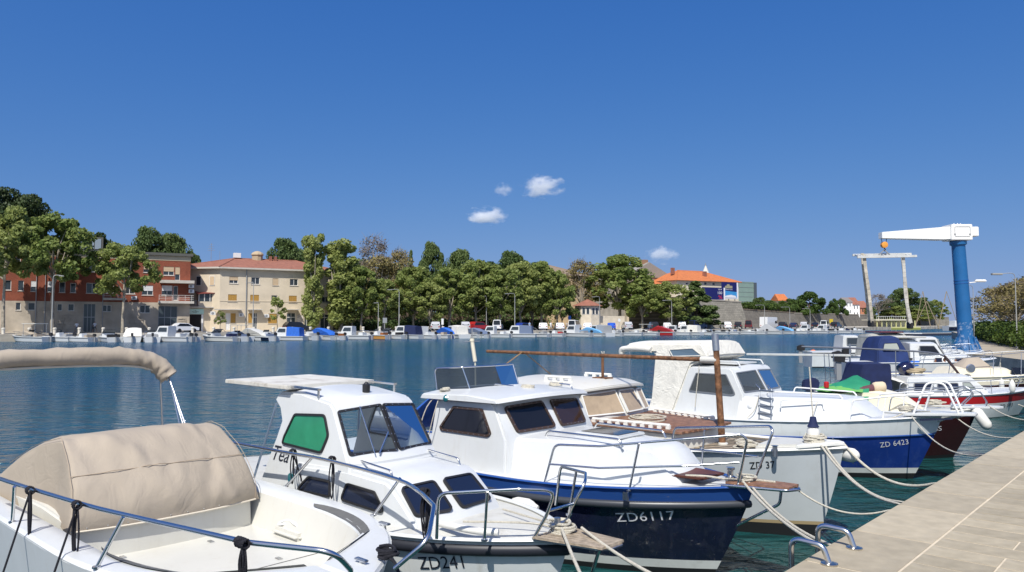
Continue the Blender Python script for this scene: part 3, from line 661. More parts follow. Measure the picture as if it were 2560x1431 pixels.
# guard house with an octagonal end
def guard_house():
    a, _ = FP(*cC(765, 800), 14); o = thing('guard_house', 'small pale octagonal customs house with shallow red roof by the far road', 'building', FW(a, 15.5, QUAY_Z), FROT)
    pl = mat('stained_plaster', (.66, .58, .46), .9, var=.12, vscale=1, dirt=(.3, .27, .2), dscale=1.2, damt=.5); h = 5.2
    oc = [(2.9*math.cos(math.radians(22.5 + 45*k)), 2.9*math.sin(math.radians(22.5 + 45*k))) for k in range(8)]
    MB().prism([(x, y, 0) for x, y in oc], (0, 0, h)).build('tower_wall', pl, o)
    MB().box((2.6, -1.2, 0), (9.5, 6, 3.0)).build('side_range', pl, o)
    r = MB(); ap = (0, 0, h + 1.55)
    E = [(x*1.22, y*1.22, h + .003) for x, y in oc]
    for k in range(8): r.add([E[k], E[(k + 1) % 8], ap], [(0, 1, 2)])
    r.add(E, [tuple(range(7, -1, -1))]); r.build('roof', tile_old, o)
    for k in (4, 5, 6, 7):
        x0, y0 = oc[k]; x1, y1 = oc[(k + 1) % 8]; A, B_ = Vector((x0, y0, 0)), Vector((x1, y1, 0)); n = Vector(((y1 - y0), -(x1 - x0), 0)).normalized()
        if n.y > .1: n = -n
        for q in range(2):
            p0 = A.lerp(B_, .12 + q*.42); p1 = A.lerp(B_, .46 + q*.42)
            f = MB().prism([p0 + n*.02 + Vector((0, 0, 3.3)), p1 + n*.02 + Vector((0, 0, 3.3)), p1 + n*.02 + Vector((0, 0, 4.8)), p0 + n*.02 + Vector((0, 0, 4.8))], n*.04).build('window', winwhite, o)
            i0 = p0.lerp(p1, .12); i1 = p0.lerp(p1, .88); MB().prism([i0 + n*.07 + Vector((0, 0, 3.4)), i1 + n*.07 + Vector((0, 0, 3.4)), i1 + n*.07 + Vector((0, 0, 4.7)), i0 + n*.07 + Vector((0, 0, 4.7))], n*.01).build('pane', winglass, f)
guard_house()

# ---- city walls on the right of the far side
def wall_run(name, label, p0, p1, h0, h1, th, m, batter=.0, cap=None):
    p0, p1 = Vector((*p0, QUAY_Z)), Vector((*p1, QUAY_Z)); d = p1 - p0; L = d.length; rot = math.atan2(d.y, d.x)
    o = thing(name, label, 'wall', p0, rot)
    prof = [(0, -batter, 0), (0, 0, 1), (0, th, 1), (0, th, 0)]
    b = MB(); A = [(0, y, z*h0) for _, y, z in prof]; B_ = [(L, y, z*h1) for _, y, z in prof]
    b.add(A + B_, [(0, 1, 2, 3), (7, 6, 5, 4), (0, 4, 5, 1), (1, 5, 6, 2), (2, 6, 7, 3)]).build('wall_body', m, o)
    if cap: MB().add([(0, -.12, h0), (L, -.12, h1), (L, th, h1), (0, th, h0), (0, -.12, h0 + .3), (L, -.12, h1 + .3), (L, th, h1 + .3), (0, th, h0 + .3)], [(0, 1, 5, 4), (4, 5, 6, 7), (3, 0, 4, 7), (1, 2, 6, 5), (0, 3, 2, 1)]).build('coping', cap, o)
    return o
def dep(px, Y): r = ray(px, HOR); return (r.x*Y, Y)
def hz(py, Y): return CAMZ + ray(1280, py).z*Y - QUAY_Z        # height over the quay level of a picture row at depth Y
cap_m = mat('wall_coping', (.36, .32, .26), .9, var=.2, vscale=.5)
earth = mat('earth_parapet', (.20, .155, .11), .95, var=.2, vscale=.6)
wall_run('bastion_wall', 'high pale ashlar bastion wall below the billboards', dep(1690, 178), dep(1853, 197), 7.2, 6.7, 14, ashlar2, 2.2, cap_m)
wall_run('curtain_wall', 'long battered grey city wall right of the bastion', dep(1853.5, 199), dep(1985, 238), 4.9, 4.4, 30, ashlar, 2.6, earth)
wall_run('curtain_wall', 'lower weathered city wall running on to the far trees', dep(1985.5, 238), dep(2190, 330), 4.3, 4.6, 60, ashlar, 1.5, cap_m)
wall_run('mole_wall', 'distant pale stone mole behind the yellow landing stage', dep(2190.5, 335), dep(2372, 365), 4.2, 3.8, 8, ashlar2, .4, cap_m)
# far little houses over the wall
for (px0, px1, pyt, Y, lab, hh, rm, wm) in [(1948, 1972, 752, 260, 'small house with salmon roof left of the round pines', 2.4, tile_new, plaster), (2114, 2132, 756, 300, 'grey white gabled house over the city wall', 2., mat('grey_roof', (.2, .18, .17), .9), white_p),
                                       (2132, 2150, 762, 305, 'white house with red roof over the city wall', 3., tile_old, white_p), (2152, 2172, 770, 320, 'low russet roofed house at the end of the wall', 3., tile_old, mat('russet_plaster', (.45, .2, .12), .9))]:
    x0, y0 = dep(px0, Y); x1, y1 = dep(px1, Y); h = hz(pyt, Y); o = thing('small_house', lab, 'building', (x0, y0, QUAY_Z), 0); w = x1 - x0
    MB().box((0, 0, 0), (w, 8, h)).build('house_wall', wm, o)
    MB().add([(-.3, -.4, h), (w + .3, -.4, h), (w + .3, 8.4, h), (-.3, 8.4, h), (0, 4, h + hh), (w, 4, h + hh)], [(0, 1, 5, 4), (2, 3, 4, 5), (1, 2, 5), (3, 0, 4)]).build('roof', rm, o)
    for k in range(2):
        for j in range(2): x = w*(.2 + .42*k); q = MB().box((x, -.05, h - 1.7 - 2.6*j), (x + w*.11, -.003, h - .5 - 2.6*j)).build('window', winglass, o)
# ================================================================== TREES
def leafmat(name, c, c2, tr=.25):
    m = bpy.data.materials.new(name); m.use_nodes = True; nt = m.node_tree; nt.nodes.clear()
    geo = nt.nodes.new('ShaderNodeNewGeometry'); oi = nt.nodes.new('ShaderNodeObjectInfo'); tc = nt.nodes.new('ShaderNodeTexCoord')
    n = nt.nodes.new('ShaderNodeTexNoise'); n.inputs['Scale'].default_value = .55; n.inputs['Detail'].default_value = 3; nt.links.new(tc.outputs['Object'], n.inputs['Vector'])
    ad = nt.nodes.new('ShaderNodeMath'); ad.operation = 'MULTIPLY_ADD'; ad.inputs[1].default_value = .45; nt.links.new(geo.outputs['Random Per Island'], ad.inputs[0]); nt.links.new(n.outputs['Fac'], ad.inputs[2])
    ad2 = nt.nodes.new('ShaderNodeMath'); ad2.operation = 'MULTIPLY_ADD'; ad2.inputs[1].default_value = .4; nt.links.new(oi.outputs['Random'], ad2.inputs[0]); nt.links.new(ad.outputs[0], ad2.inputs[2])
    mr = nt.nodes.new('ShaderNodeMapRange'); mr.inputs[1].default_value = .45; mr.inputs[2].default_value = 1.25; nt.links.new(ad2.outputs[0], mr.inputs[0])
    mx = nt.nodes.new('ShaderNodeMix'); mx.data_type = 'RGBA'; mx.inputs['A'].default_value = (*c, 1); mx.inputs['B'].default_value = (*c2, 1); nt.links.new(mr.outputs[0], mx.inputs['Factor'])
    d = nt.nodes.new('ShaderNodeBsdfPrincipled'); d.inputs['Roughness'].default_value = .55; d.inputs['Specular IOR Level'].default_value = .25; t = nt.nodes.new('ShaderNodeBsdfTranslucent')
    nt.links.new(mx.outputs['Result'], d.inputs['Base Color']); nt.links.new(mx.outputs['Result'], t.inputs[0])
    ms = nt.nodes.new('ShaderNodeMixShader'); ms.inputs[0].default_value = tr; nt.links.new(d.outputs[0], ms.inputs[1]); nt.links.new(t.outputs[0], ms.inputs[2])
    o = nt.nodes.new('ShaderNodeOutputMaterial'); nt.links.new(ms.outputs[0], o.inputs[0]); return m
L_plane = leafmat('plane_leaf', (.15, .215, .05), (.36, .395, .13), .45)
L_dark = leafmat('evergreen_leaf', (.075, .125, .040), (.15, .20, .065), .35)
L_pine = leafmat('pine_needles', (.022, .042, .014), (.050, .072, .020), .1)
L_brown = leafmat('budding_leaf', (.19, .15, .06), (.27, .23, .09))
L_grey = leafmat('grey_bud', (.17, .15, .13), (.22, .20, .17))
L_hedge = leafmat('hedge_leaf', (.035, .075, .012), (.11, .15, .03))
L_stone = leafmat('stone_pine_leaf', (.035, .075, .014), (.075, .115, .022), .12)
bark_p = mat('plane_bark', (.34, .30, .235), .9, var=.35, vscale=2.5); bark_d = mat('dark_bark', (.12, .09, .065), .9, var=.3, vscale=3)
def leaves(name, centres, radii, n_each, size, m, seed, flat=.0, shell=.55):
    """leaf-sized quads spread through the outer shell of many small clumps"""
    g = np.random.default_rng(seed); out = []; nr = []
    C_ = np.repeat(np.array(centres), n_each, 0); R_ = np.repeat(np.array(radii), n_each, 0); N = len(C_)
    d = g.normal(size=(N, 3)); d /= np.linalg.norm(d, axis=1)[:, None]
    rad = (shell + (1 - shell)*g.random(N)**.6)
    p = C_ + d*R_*rad[:, None]
    nrm = d + g.normal(size=(N, 3))*.95 + np.array([0, -.15, .45]); nrm /= np.linalg.norm(nrm, axis=1)[:, None]
    a = np.cross(nrm, g.normal(size=(N, 3))); a /= np.linalg.norm(a, axis=1)[:, None]; b = np.cross(nrm, a)
    s = size*(.6 + .8*g.random(N)); a *= s[:, None]*.5; b *= s[:, None]*.42
    v = np.stack([p - a*1.0, p - b + nrm*s[:, None]*.08, p + a*1.0, p + b + nrm*s[:, None]*.08], 1).reshape(-1, 3)
    me = bpy.data.meshes.new(name); me.vertices.add(4*N); me.vertices.foreach_set('co', v.ravel().astype(np.float32))
    me.loops.add(4*N); me.loops.foreach_set('vertex_index', np.arange(4*N, dtype=np.int32))
    me.polygons.add(N); me.polygons.foreach_set('loop_start', np.arange(0, 4*N, 4, dtype=np.int32)); me.polygons.foreach_set('loop_total', np.full(N, 4, dtype=np.int32))
    me.update(calc_edges=True); me.materials.append(m); return me
def limbs(h0, h1, r0, ends, g, seg=7, lean=.0):
    b = MB(); top = Vector((g.uniform(-.3, .3), g.uniform(-.3, .3), h1))
    b.tube(smooth_path([(0, 0, -.1), (g.uniform(-.12, .12) + lean, g.uniform(-.1, .1), h0*.5), (g.uniform(-.15, .15) + lean, 0, h0), top], 4), lambda t: r0*(1.15 - .85*t), seg)
    for e in ends:
        e = Vector(e); s = Vector((lean*.8, 0, h0*g.uniform(.75, 1.15))); mid = s.lerp(e, .5) + Vector((g.uniform(-.3, .3), g.uniform(-.3, .3), g.uniform(.1, .6)))
        b.tube(smooth_path([s, mid, e], 4), lambda t: r0*(.5 - .42*t), 5)
    return b
PROTO = {}
def proto(kind):
    if kind in PROTO: return PROTO[kind]
    base, _, var = kind.partition('_'); sd = 100 + sum(map(ord, kind)); g = random.Random(sd)
    cs = []; rs = []; n = 250; size = .40; lm = L_plane; bm_ = bark_p; H, R, z0, r0 = 13., 4.2, 2.7, .24
    if base == 'plane':
        for k in range(95):
            u = g.random()**.85; z = z0 + .3 + (H - z0 - 1.6)*u; prof = math.sin(math.pi*min(1, .16 + .80*u))**.7
            a = g.uniform(0, 6.283); q = R*prof*math.sqrt(g.uniform(.12, 1)); cs.append((q*math.cos(a), q*math.sin(a), z)); r = g.uniform(.4, 1.05); rs.append((r, r, r*.8))
        n = 135; size = .36
    elif base == 'high':
        H, R, z0, r0 = 13., 4.2, 5.4, .22; n = 150; size = .36
        for k in range(80):
            u = g.random()**.85; z = z0 + .4 + (H - z0 - 1.3)*u; prof = math.sin(math.pi*min(1, .20 + .76*u))**.6
            a = g.uniform(0, 6.283); q = R*prof*math.sqrt(g.uniform(.08, 1)); cs.append((q*math.cos(a), q*math.sin(a), z)); r = g.uniform(.4, 1.05); rs.append((r, r, r*.8))
    elif base == 'ivy':
        H, R, z0, r0 = 16., 2.6, 1.0, .35; n = 230
        for k in range(44):
            z = z0 + (H - z0 - 1)*k/43; prof = 1. if z < 10 else 1.25; a = g.uniform(0, 6.283); q = R*.62*prof*g.uniform(.2, 1); cs.append((q*math.cos(a), q*math.sin(a), z)); r = g.uniform(.7, 1.15); rs.append((r, r, r))
    elif base == 'pine':
        H, R, z0, r0, lm, bm_, size, n = 14., 5., 7., .35, L_pine, bark_d, .34, 330
        for k in range(40):
            a = g.uniform(0, 6.283); q = R*math.sqrt(g.random())*.9; z = z0 + 1.2 + (H - z0 - 2)*g.uniform(.1, 1)*math.sqrt(max(0, 1 - (q/R)**2*.75)); cs.append((q*math.cos(a), q*math.sin(a), z)); r = g.uniform(.9, 1.5); rs.append((r*1.2, r*1.2, r*.55))
    elif base == 'broad':
        H, R, z0, r0, lm, bm_, size, n = 13., 4.6, 3., .3, L_dark, bark_d, .34, 170
        for k in range(75):
            u = g.random()**.7; z = z0 + .5 + (H - z0 - 1.4)*u; prof = math.sin(math.pi*min(1, .22 + .74*u))**.6; a = g.uniform(0, 6.283); q = R*prof*math.sqrt(g.uniform(.1, 1)); cs.append((q*math.cos(a), q*math.sin(a), z)); r = g.uniform(.8, 1.4); rs.append((r, r, r*.7))
    elif base == 'cone':
        H, R, z0, r0, lm, bm_, size, n = 12., 3.4, 1.2, .25, L_dark, bark_d, .34, 280
        for k in range(44):
            u = (k + g.random())/44; z = z0 + (H - z0 - .6)*u; q = R*(1 - u)**.8*math.sqrt(g.uniform(.25, 1)); a = g.uniform(0, 6.283); cs.append((q*math.cos(a), q*math.sin(a), z)); r = g.uniform(.7, 1.1)*(1.15 - .5*u); rs.append((r, r, r*.7))
    elif base == 'round':
        H, R, z0, r0, lm, bm_, size, n = 8., 5., 1.6, .3, L_stone, bark_d, .34, 300
        for k in range(44):
            a = g.uniform(0, 6.283); el = math.asin(g.uniform(-.25, 1)); q = g.uniform(.6, .92); cs.append((R*q*math.cos(a)*math.cos(el), R*q*math.sin(a)*math.cos(el), z0 + 1.2 + (H - z0 - 1.6)*q*max(-.2, math.sin(el)))); r = g.uniform(.8, 1.2); rs.append((r, r, r*.8))
    elif base == 'bud':
        H, R, z0, r0, lm, n, size = 12., 4., 3.5, .22, L_brown, 75, .3
        for k in range(44):
            u = g.random()**.8; z = z0 + .8 + (H - z0 - 1.4)*u; prof = math.sin(math.pi*min(1, .16 + .8*u))**.7; a = g.uniform(0, 6.283); q = R*prof*math.sqrt(g.uniform(.1, 1)); cs.append((q*math.cos(a), q*math.sin(a), z)); r = g.uniform(.8, 1.3); rs.append((r, r, r*.8))
    elif base == 'grey':
        H, R, z0, r0, lm, n, size = 14., 3.2, 6, .2, L_grey, 24, .26
        for k in range(48):
            u = g.random()**.8; z = z0 + .8 + (H - z0 - 1.4)*u; prof = math.sin(math.pi*min(1, .16 + .8*u))**.7; a = g.uniform(0, 6.283); q = R*prof*math.sqrt(g.uniform(.1, 1)); cs.append((q*math.cos(a), q*math.sin(a), z)); r = g.uniform(.7, 1.1); rs.append((r, r, r))
    elif base == 'young':
        H, R, z0, r0, n, size = 6., 1.6, 2.0, .06, 34, .34
        for k in range(16):
            u = g.random(); z = z0 + .3 + (H - z0 - .6)*u; q = R*(1 - u*.75)*math.sqrt(g.uniform(.05, 1)); a = g.uniform(0, 6.283); cs.append((q*math.cos(a), q*math.sin(a), z)); r = g.uniform(.3, .5); rs.append((r, r, r))
    k_ = 16 if base in ('bud', 'grey') else 8
    tr = limbs(z0 + .6, z0 + (H - z0)*.55, r0, [cs[i] for i in range(0, len(cs), max(1, len(cs)//k_))], g)
    t_o = tr.build('trunk', bm_, None, smooth=60); tm = t_o.data; bpy.data.objects.remove(t_o)
    if base in ('bud', 'grey'):
        tw = MB()
        for c in cs:
            for q in range(7): tw.tube([c, (c[0] + g.uniform(-1.3, 1.3), c[1] + g.uniform(-1.3, 1.3), c[2] + g.uniform(-.2, 1.6))], .03, 3, r2=.008)
        tw_o = tw.build('twigs', mat('twig_bark', (.24, .19, .15), .9), None, fix=False); PROTO[kind + '#twig'] = tw_o.data; bpy.data.objects.remove(tw_o)
    cm = leaves('crown', cs, rs, n, size, lm, sd, shell=.45)
    PROTO[kind] = (cm, tm, H, R); return PROTO[kind]
def plant_tree(kind, x, y, zb, height, width, label, group, rot=None, name='plane_tree'):
    cm, tm, H, R = proto(kind); o = thing(name, label, 'tree', (x, y, zb), random.uniform(0, 6.28) if rot is None else rot, group)
    o.scale = (width/(2*R), width/(2*R), height/H)
    link('trunk', tm, o); link('crown', cm, o)
    if kind + '#twig' in PROTO: link('twigs', PROTO[kind + '#twig'], o)
    return o
def far_tree(kind, px, pyt, wpx, b, label, group=None, name='plane_tree', zb=QUAY_Z):
    a, zt = FP(px, pyt, b); p = FW(a, b); plant_tree(kind, p.x, p.y, zb, zt - zb, wpx*p.y/FPX, label, group, name=name)
G1 = 'plane trees in front of the brick block'; G2 = 'park trees along the far quay'
far_tree('high_a', 18, 508, 165, 9, 'large plane tree at the left picture edge before the brick block', G1)
far_tree('high_b', 140, 526, 185, 10, 'wide plane tree hiding the left half of the brick block', G1)
far_tree('high_c', 312, 600, 148, 9, 'smaller plane tree before the middle of the brick block', G1)
far_tree('pine_a', 34, 446, 165, 44, 'tall dark pine rising over the brick block at far left', None, 'pine_tree')
far_tree('pine_b', 255, 575, 120, 40, 'low pine crown just behind the roof pavilion', None, 'pine_tree')
far_tree('broad_a', 375, 560, 120, 38, 'dark evergreen tree behind the brick block roof', None, 'evergreen_tree')
far_tree('broad_b', 432, 578, 105, 40, 'bluish evergreen tree over the right end of the brick block', None, 'evergreen_tree')
far_tree('broad_a', 482, 622, 60, 42, 'small evergreen peeping between brick block and cream house', None, 'evergreen_tree')
far_tree('young_a', 695, 738, 58, 13, 'young street tree before the cream house', None, 'young_tree')
far_tree('young_b', 552, 778, 34, 13, 'spindly sapling beside the mint shop sign', None, 'young_tree')
far_tree('broad_b', 712, 590, 100, 40, 'dark tree behind the right part of the cream house roof', None, 'evergreen_tree')
far_tree('broad_a', 755, 615, 90, 44, 'green tree behind the cream house beside the tall plane', None, 'evergreen_tree')
far_tree('ivy_a', 785, 580, 66, 14, 'tall thin plane tree standing before the end of the cream house', G2)
far_tree('ivy_b', 855, 596, 105, 13, 'tall ivy covered plane tree right of the cream house', G2)
far_tree('grey_a', 940, 588, 100, 34, 'bare grey topped tree rising over the park', None, 'bare_tree')
far_tree('bud_a', 950, 640, 130, 22, 'brownish budding tree in the left of the park', None, 'budding_tree')
far_tree('bud_b', 1000, 625, 90, 24, 'second brownish budding tree beside the bare one', None, 'budding_tree')
row = [(880, 670, 110, 15), (905, 655, 110, 12), (960, 690, 110, 12), (1035, 655, 120, 15), (1075, 690, 100, 12), (1125, 660, 130, 13), (1190, 640, 140, 14), (1250, 650, 130, 12), (1300, 645, 130, 14), (1352, 640, 130, 15), (1392, 665, 90, 12), (1220, 690, 120, 20), (1330, 690, 110, 20)]
nth = ['first', 'second', 'third', 'fourth', 'fifth', 'sixth', 'seventh', 'eighth', 'ninth', 'tenth', 'eleventh', 'twelfth', 'thirteenth']
for k, (px, py, w, b) in enumerate(sorted(row)):
    far_tree('plane_' + 'abcd'[k % 4], px, py, w, b, f'leafy plane tree, {nth[k]} from the left in the park row', G2)
for k, (kind, px, py, w, b, lab) in enumerate([('broad_a', 1080, 598, 76, 40, 'tallest dark crown at the back of the park'), ('broad_b', 1152, 618, 90, 42, 'round green crown behind the middle of the park row'), ('broad_a', 1280, 622, 110, 40, 'broad dark crown behind the right of the park row'), ('cone_a', 1028, 622, 40, 44, 'narrow cypress like crown at the back of the park'), ('broad_b', 1210, 650, 120, 46, 'low dark crown deep inside the park'), ('broad_a', 900, 640, 120, 40, 'dark crown behind the ivy covered plane tree'), ('broad_b', 985, 655, 130, 46, 'dark crown filling the park behind the budding trees'), ('broad_a', 1120, 668, 150, 44, 'wide dark crown filling the park centre'), ('broad_b', 1350, 660, 120, 44, 'wide dark crown filling the right end of the park')]):
    far_tree(kind, px, py, w, b, lab, 'dark crowns at the back of the park', 'evergreen_tree')
far_tree('bud_b', 1455, 650, 110, 22, 'brownish half bare tree before the ochre hall', None, 'budding_tree')
far_tree('plane_c', 1548, 626, 190, 20, 'largest plane tree right of the octagonal customs house', G2)
far_tree('plane_d', 1605, 690, 120, 14, 'plane tree at the right foot of the largest plane', G2)
far_tree('plane_a', 1672, 695, 120, 12, 'plane tree below the orange roof', G2)
far_tree('cone_b', 1738, 700, 118, 11, 'dark conical evergreen before the bastion wall', None, 'conifer')
far_tree('broad_a', 1405, 735, 50, 18, 'small dark tree at the edge of the park by the ochre hall', None, 'evergreen_tree')
far_tree('broad_b', 1440, 770, 40, 16, 'dark shrub left of the customs house', None, 'evergreen_tree')
# dark shrubs and trunks deep in the park
rp = random.Random(8)
def scatter_depth(kind, px, pyt, wpx, Y, label, name, group=None, zb=None):
    x, y = dep(px, Y); zb = QUAY_Z if zb is None else zb; zt = CAMZ + ray(px, pyt).z*Y
    plant_tree(kind, x, y, zb, zt - zb, wpx*Y/FPX, label, group, name=name)
for (kind, px, py, w, Y, lab, zb) in [('round_a', 1985, 742, 90, 250, 'left brownish round crown over the city wall', 3.6), ('round_b', 2025, 727, 100, 255, 'big clipped round pine over the city wall', 3.6), ('round_a', 2094, 742, 52, 280, 'separate small round pine right of the big one', 3.6),
        ('broad_a', 1900, 742, 40, 230, 'small dark tree at the left end of the wall garden', 5), ('broad_b', 1925, 750, 40, 235, 'dark shrub in the wall garden', 5),
        ('grey_b', 2196, 735, 70, 330, 'bare grey tree left of the hoisting slings', 1.0), ('broad_a', 2220, 748, 70, 335, 'dark tree behind the left sling', 1.0), ('broad_b', 2262, 718, 80, 340, 'tallest tree in the clump behind the slings', 1.0), ('broad_a', 2300, 742, 80, 345, 'right middle tree in the clump behind the slings', 1.0), ('plane_a', 2338, 745, 62, 350, 'last tree at the right end of the far clump', 1.0), ('plane_b', 2240, 762, 70, 332, 'low lighter tree in front of the far clump', 1.0), ('broad_b', 2175, 765, 40, 320, 'low dark tree at the left of the far clump', 1.0), ('plane_c', 2290, 768, 80, 336, 'low olive tree right of the slings', 1.0)]:
    scatter_depth(kind, px, py, w, Y, lab, {'r': 'stone_pine', 'b': 'evergreen_tree', 'g': 'bare_tree', 'p': 'plane_tree'}[kind[0]], None, zb)
# hedges
def hedge(name, label, p0, p1, z0, h, w, m, leaf=.2, dens=120, seed=1):
    p0, p1 = Vector((*p0, 0)), Vector((*p1, 0)); d = p1 - p0; L = d.length; o = thing(name, label, 'hedge', (p0.x, p0.y, z0), math.atan2(d.y, d.x))
    g = random.Random(seed); cs = []; rs = []; n = int(L/(w*.32))
    for k in range(n):
        for q in range(3): cs.append((L*(k + g.random())/n, g.uniform(-.28, .28)*w, h*g.uniform(.25, .72))); r = w*g.uniform(.28, .42); rs.append((r, r, h*g.uniform(.26, .36)))
    link('foliage', leaves('foliage', cs, rs, dens, leaf, m, seed, shell=.6), o)
    MB().box((0, -.12*w, 0), (L, .12*w, h*.45)).build('stems', bark_d, o)
hedge('wall_hedge', 'long clipped hedge along the top of the city wall', dep(1856, 203), dep(1985, 243), 5.9, 2.2, 3., L_hedge, .4, 70, 4)
hedge('promenade_hedge', 'bright green hedge beside the promenade at right', Q(45, 4.2)[:2], Q(78, 14.0)[:2], QUAY_Z, 1.75, 2.2, L_hedge, .16, 150, 6)
hedge('park_thicket', 'dark evergreen thicket filling the park behind the plane trunks', FW(46, 34)[:2], FW(108, 34)[:2], QUAY_Z, 8.5, 9., L_dark, .5, 150, 9)
hedge('park_shrubs', 'low dark shrubs in the shade under the park trees', FW(54, 22)[:2], FW(100, 22)[:2], QUAY_Z, 2.4, 3., L_dark, .4, 60, 10)
# tamarisks over the promenade hedge
for k, (s, t, h, w, lab) in enumerate([(49, 3.6, 4.6, 4.2, 'nearest brown leafless tamarisk at the right picture edge'), (53, 5.4, 4.5, 4.4, 'second brown tamarisk over the promenade hedge'), (58, 7.0, 4.8, 4.6, 'third brown tamarisk, before the farthest lamp'), (64, 8.8, 4.6, 5.0, 'fourth brown tamarisk, near the end of the hedge'), (71, 11.0, 4.6, 5.4, 'farthest brown tamarisk beside the crane')]):
    p = Q(s, t); plant_tree('bud_' + 'ab'[k % 2], p.x, p.y, QUAY_Z, h, w, lab, 'tamarisks along the promenade', name='tamarisk')
# ================================================================== NEAR BOATS
from mathutils import noise as mnoise
BHEAD = math.atan2(-QN.y, -QN.x)
def P(u, y, z): return Vector((-u, y, z))           # boat frame: u metres aft of the bow, y to port (the far side), z above datum
def PL(pts): return [P(*p) for p in pts]
class Hull:
    def __init__(s, L, B, zs, rake=.5, ub=.5, pw=(1.6, 2.5), wl=.80, zbot=-.4, tail=.08, off=0., sat=1.):
        s.off, s.sat = off, sat
        s.L, s.B, s.zs, s.rake, s.ub, s.pw, s.wl, s.zbot, s.tail = L, B, zs, rake, ub, pw, wl, zbot, tail
    def sheer(s, u):
        t = min(max(u/s.L, 0), 1); zb, zm, ze = s.zs
        return zm + (zb - zm)*max(0, 1 - t/.6)**1.7 + (ze - zm)*max(0, (t - .6)/.4)**2
    def us(s, w): return s.off + s.rake*max(0, 1 - w)**1.15
    def half(s, u, w=1.):
        us = s.us(w); x = min(max((u - us)/(s.ub*s.L - us), 0), 1); p = s.pw[0] + (s.pw[1] - s.pw[0])*w
        F_ = 1 - (1 - x)**p; t = max(0, (u - s.ub*s.L)/(s.L - s.ub*s.L))
        return s.B/2*(s.wl + (1 - s.wl)*min(1., w/s.sat)**.9)*F_*(1 - s.tail*t*t)
    def z(s, u, w): return s.zbot + (s.sheer(u) - s.zbot)*w
    def w_at(s, u, z): return (z - s.zbot)/(s.sheer(u) - s.zbot)
    def build(s, parent, bands, n=26):
        """bands: [(w_top, material), ...] from the bottom up"""
        ws = [0]; mi = []
        for k, (wt, m) in enumerate(bands):
            st = max(1, round((wt - ws[-1])/.13)); w0 = ws[-1]
            for q in range(st): ws.append(w0 + (wt - w0)*(q + 1)/st); mi.append(k)
        b = MB()
        for sd in (-1, 1):
            for r in range(len(ws) - 1):
                def pt(i, w): us = s.us(w); u = us + (s.L - us)*(i/n)**1.5; return P(u, sd*s.half(u, w), s.z(u, w))
                for i in range(n): b.add([pt(i, ws[r]), pt(i + 1, ws[r]), pt(i + 1, ws[r + 1]), pt(i, ws[r + 1])], [(0, 1, 2, 3)], mi[r])
        tr = [P(s.L, -s.half(s.L, w), s.z(s.L, w)) for w in ws] + [P(s.L, s.half(s.L, w), s.z(s.L, w)) for w in reversed(ws)]
        b.add(tr, [tuple(range(len(tr)))], len(bands) - 1)
        return b.build('hull', [m for _, m in bands], parent, smooth=50)
    def deck(s, parent, m, drop=.03, camber=.03, u0=.02, u1=None, name='deck', inset=.015, n=24):
        u1 = u1 or s.L
        def fn(i, j):
            u = u0 + (u1 - u0)*i**1.5; v = 2*j - 1; return P(u, v*max(s.half(u) - inset, .002), s.sheer(u) - drop + camber*(1 - v*v))
        return MB().grid(fn, n, 8).build(name, m, parent, smooth=40)
    def edge(s, w=1., out=0., n=30, u1=None, u0=0.):
        """points along the topside at height w from starboard quarter round the bow to port"""
        u1 = u1 or s.L; R = []
        for i in range(n, 0, -1): u = s.us(w) + u0 + (u1 - s.us(w) - u0)*(i/n)**1.5; R.append((u, -s.half(u, w) - out, s.z(u, w)))
        mid = [(s.us(w) - out + u0*0, 0, s.z(0, w))] if u0 == 0 else []
        return PL(R + mid + [(u, -y, z) for u, y, z in reversed(R)])
def sweep(b, path, prof, m=0):
    """horizontal-ish path; prof = [(outward, up), ...] closed section. outward is to the right of travel"""
    n = len(path); k = len(prof); vs = []
    for i, p in enumerate(path):
        t = path[min(i + 1, n - 1)] - path[max(i - 1, 0)]; t.z = 0
        t = t.normalized() if t.length > 1e-6 else Vector((1, 0, 0)); o = Vector((t.y, -t.x, 0))
        for a, c in prof: vs.append(p + o*a + Vector((0, 0, c)))
    fs = [(i*k + q, i*k + (q + 1) % k, (i + 1)*k + (q + 1) % k, (i + 1)*k + q) for i in range(n - 1) for q in range(k)]
    fs += [tuple(range(k)), tuple((n - 1)*k + q for q in range(k - 1, -1, -1))]
    return b.add(vs, fs, m)
def oval(rx, rz, n=8): return [(rx*math.cos(2*math.pi*k/n), rz*math.sin(2*math.pi*k/n)) for k in range(n)]
def rubrail(h, parent, m, w=1., out=.0, rx=.03, rz=.03, name='rub_rail', dz=0., u1=None):
    path = [p + Vector((0, 0, dz)) for p in h.edge(w, out, u1=u1)]
    return sweep(MB(), path, oval(rx, rz)).build(name, m, parent, smooth=60)
def loft(ribs, nseg=6, vee=False, open_rear=0):
    """ribs: [(u, z, halfwidth, forward bulge, crown)] joined into a body with flat sides"""
    b = MB(); rows = []
    for (u, z, hw, bu, bz) in ribs:
        row = []
        for j in range(nseg + 1):
            v = 2*j/nseg - 1; k = (1 - abs(v)) if vee else (1 - v*v); row.append(P(u - bu*k, v*hw, z + bz*k))
        rows.append(row)
    for i in range(open_rear, len(rows) - 1):
        for j in range(nseg): b.add([rows[i][j], rows[i + 1][j], rows[i + 1][j + 1], rows[i][j + 1]], [(0, 1, 2, 3)])
    b.add([r[0] for r in rows], [tuple(range(len(rows)))]); b.add([r[-1] for r in rows], [tuple(range(len(rows) - 1, -1, -1))])
    return b
def round_poly(pts, r, n=4): return fillet(pts, r, n, closed=True)
def poly_normal(pts, out):
    n = Vector((0, 0, 0))
    for i in range(len(pts)): n += (pts[i] - pts[0]).cross(pts[(i + 1) % len(pts)] - pts[0])
    n.normalize(); return n if n.dot(out) > 0 else -n
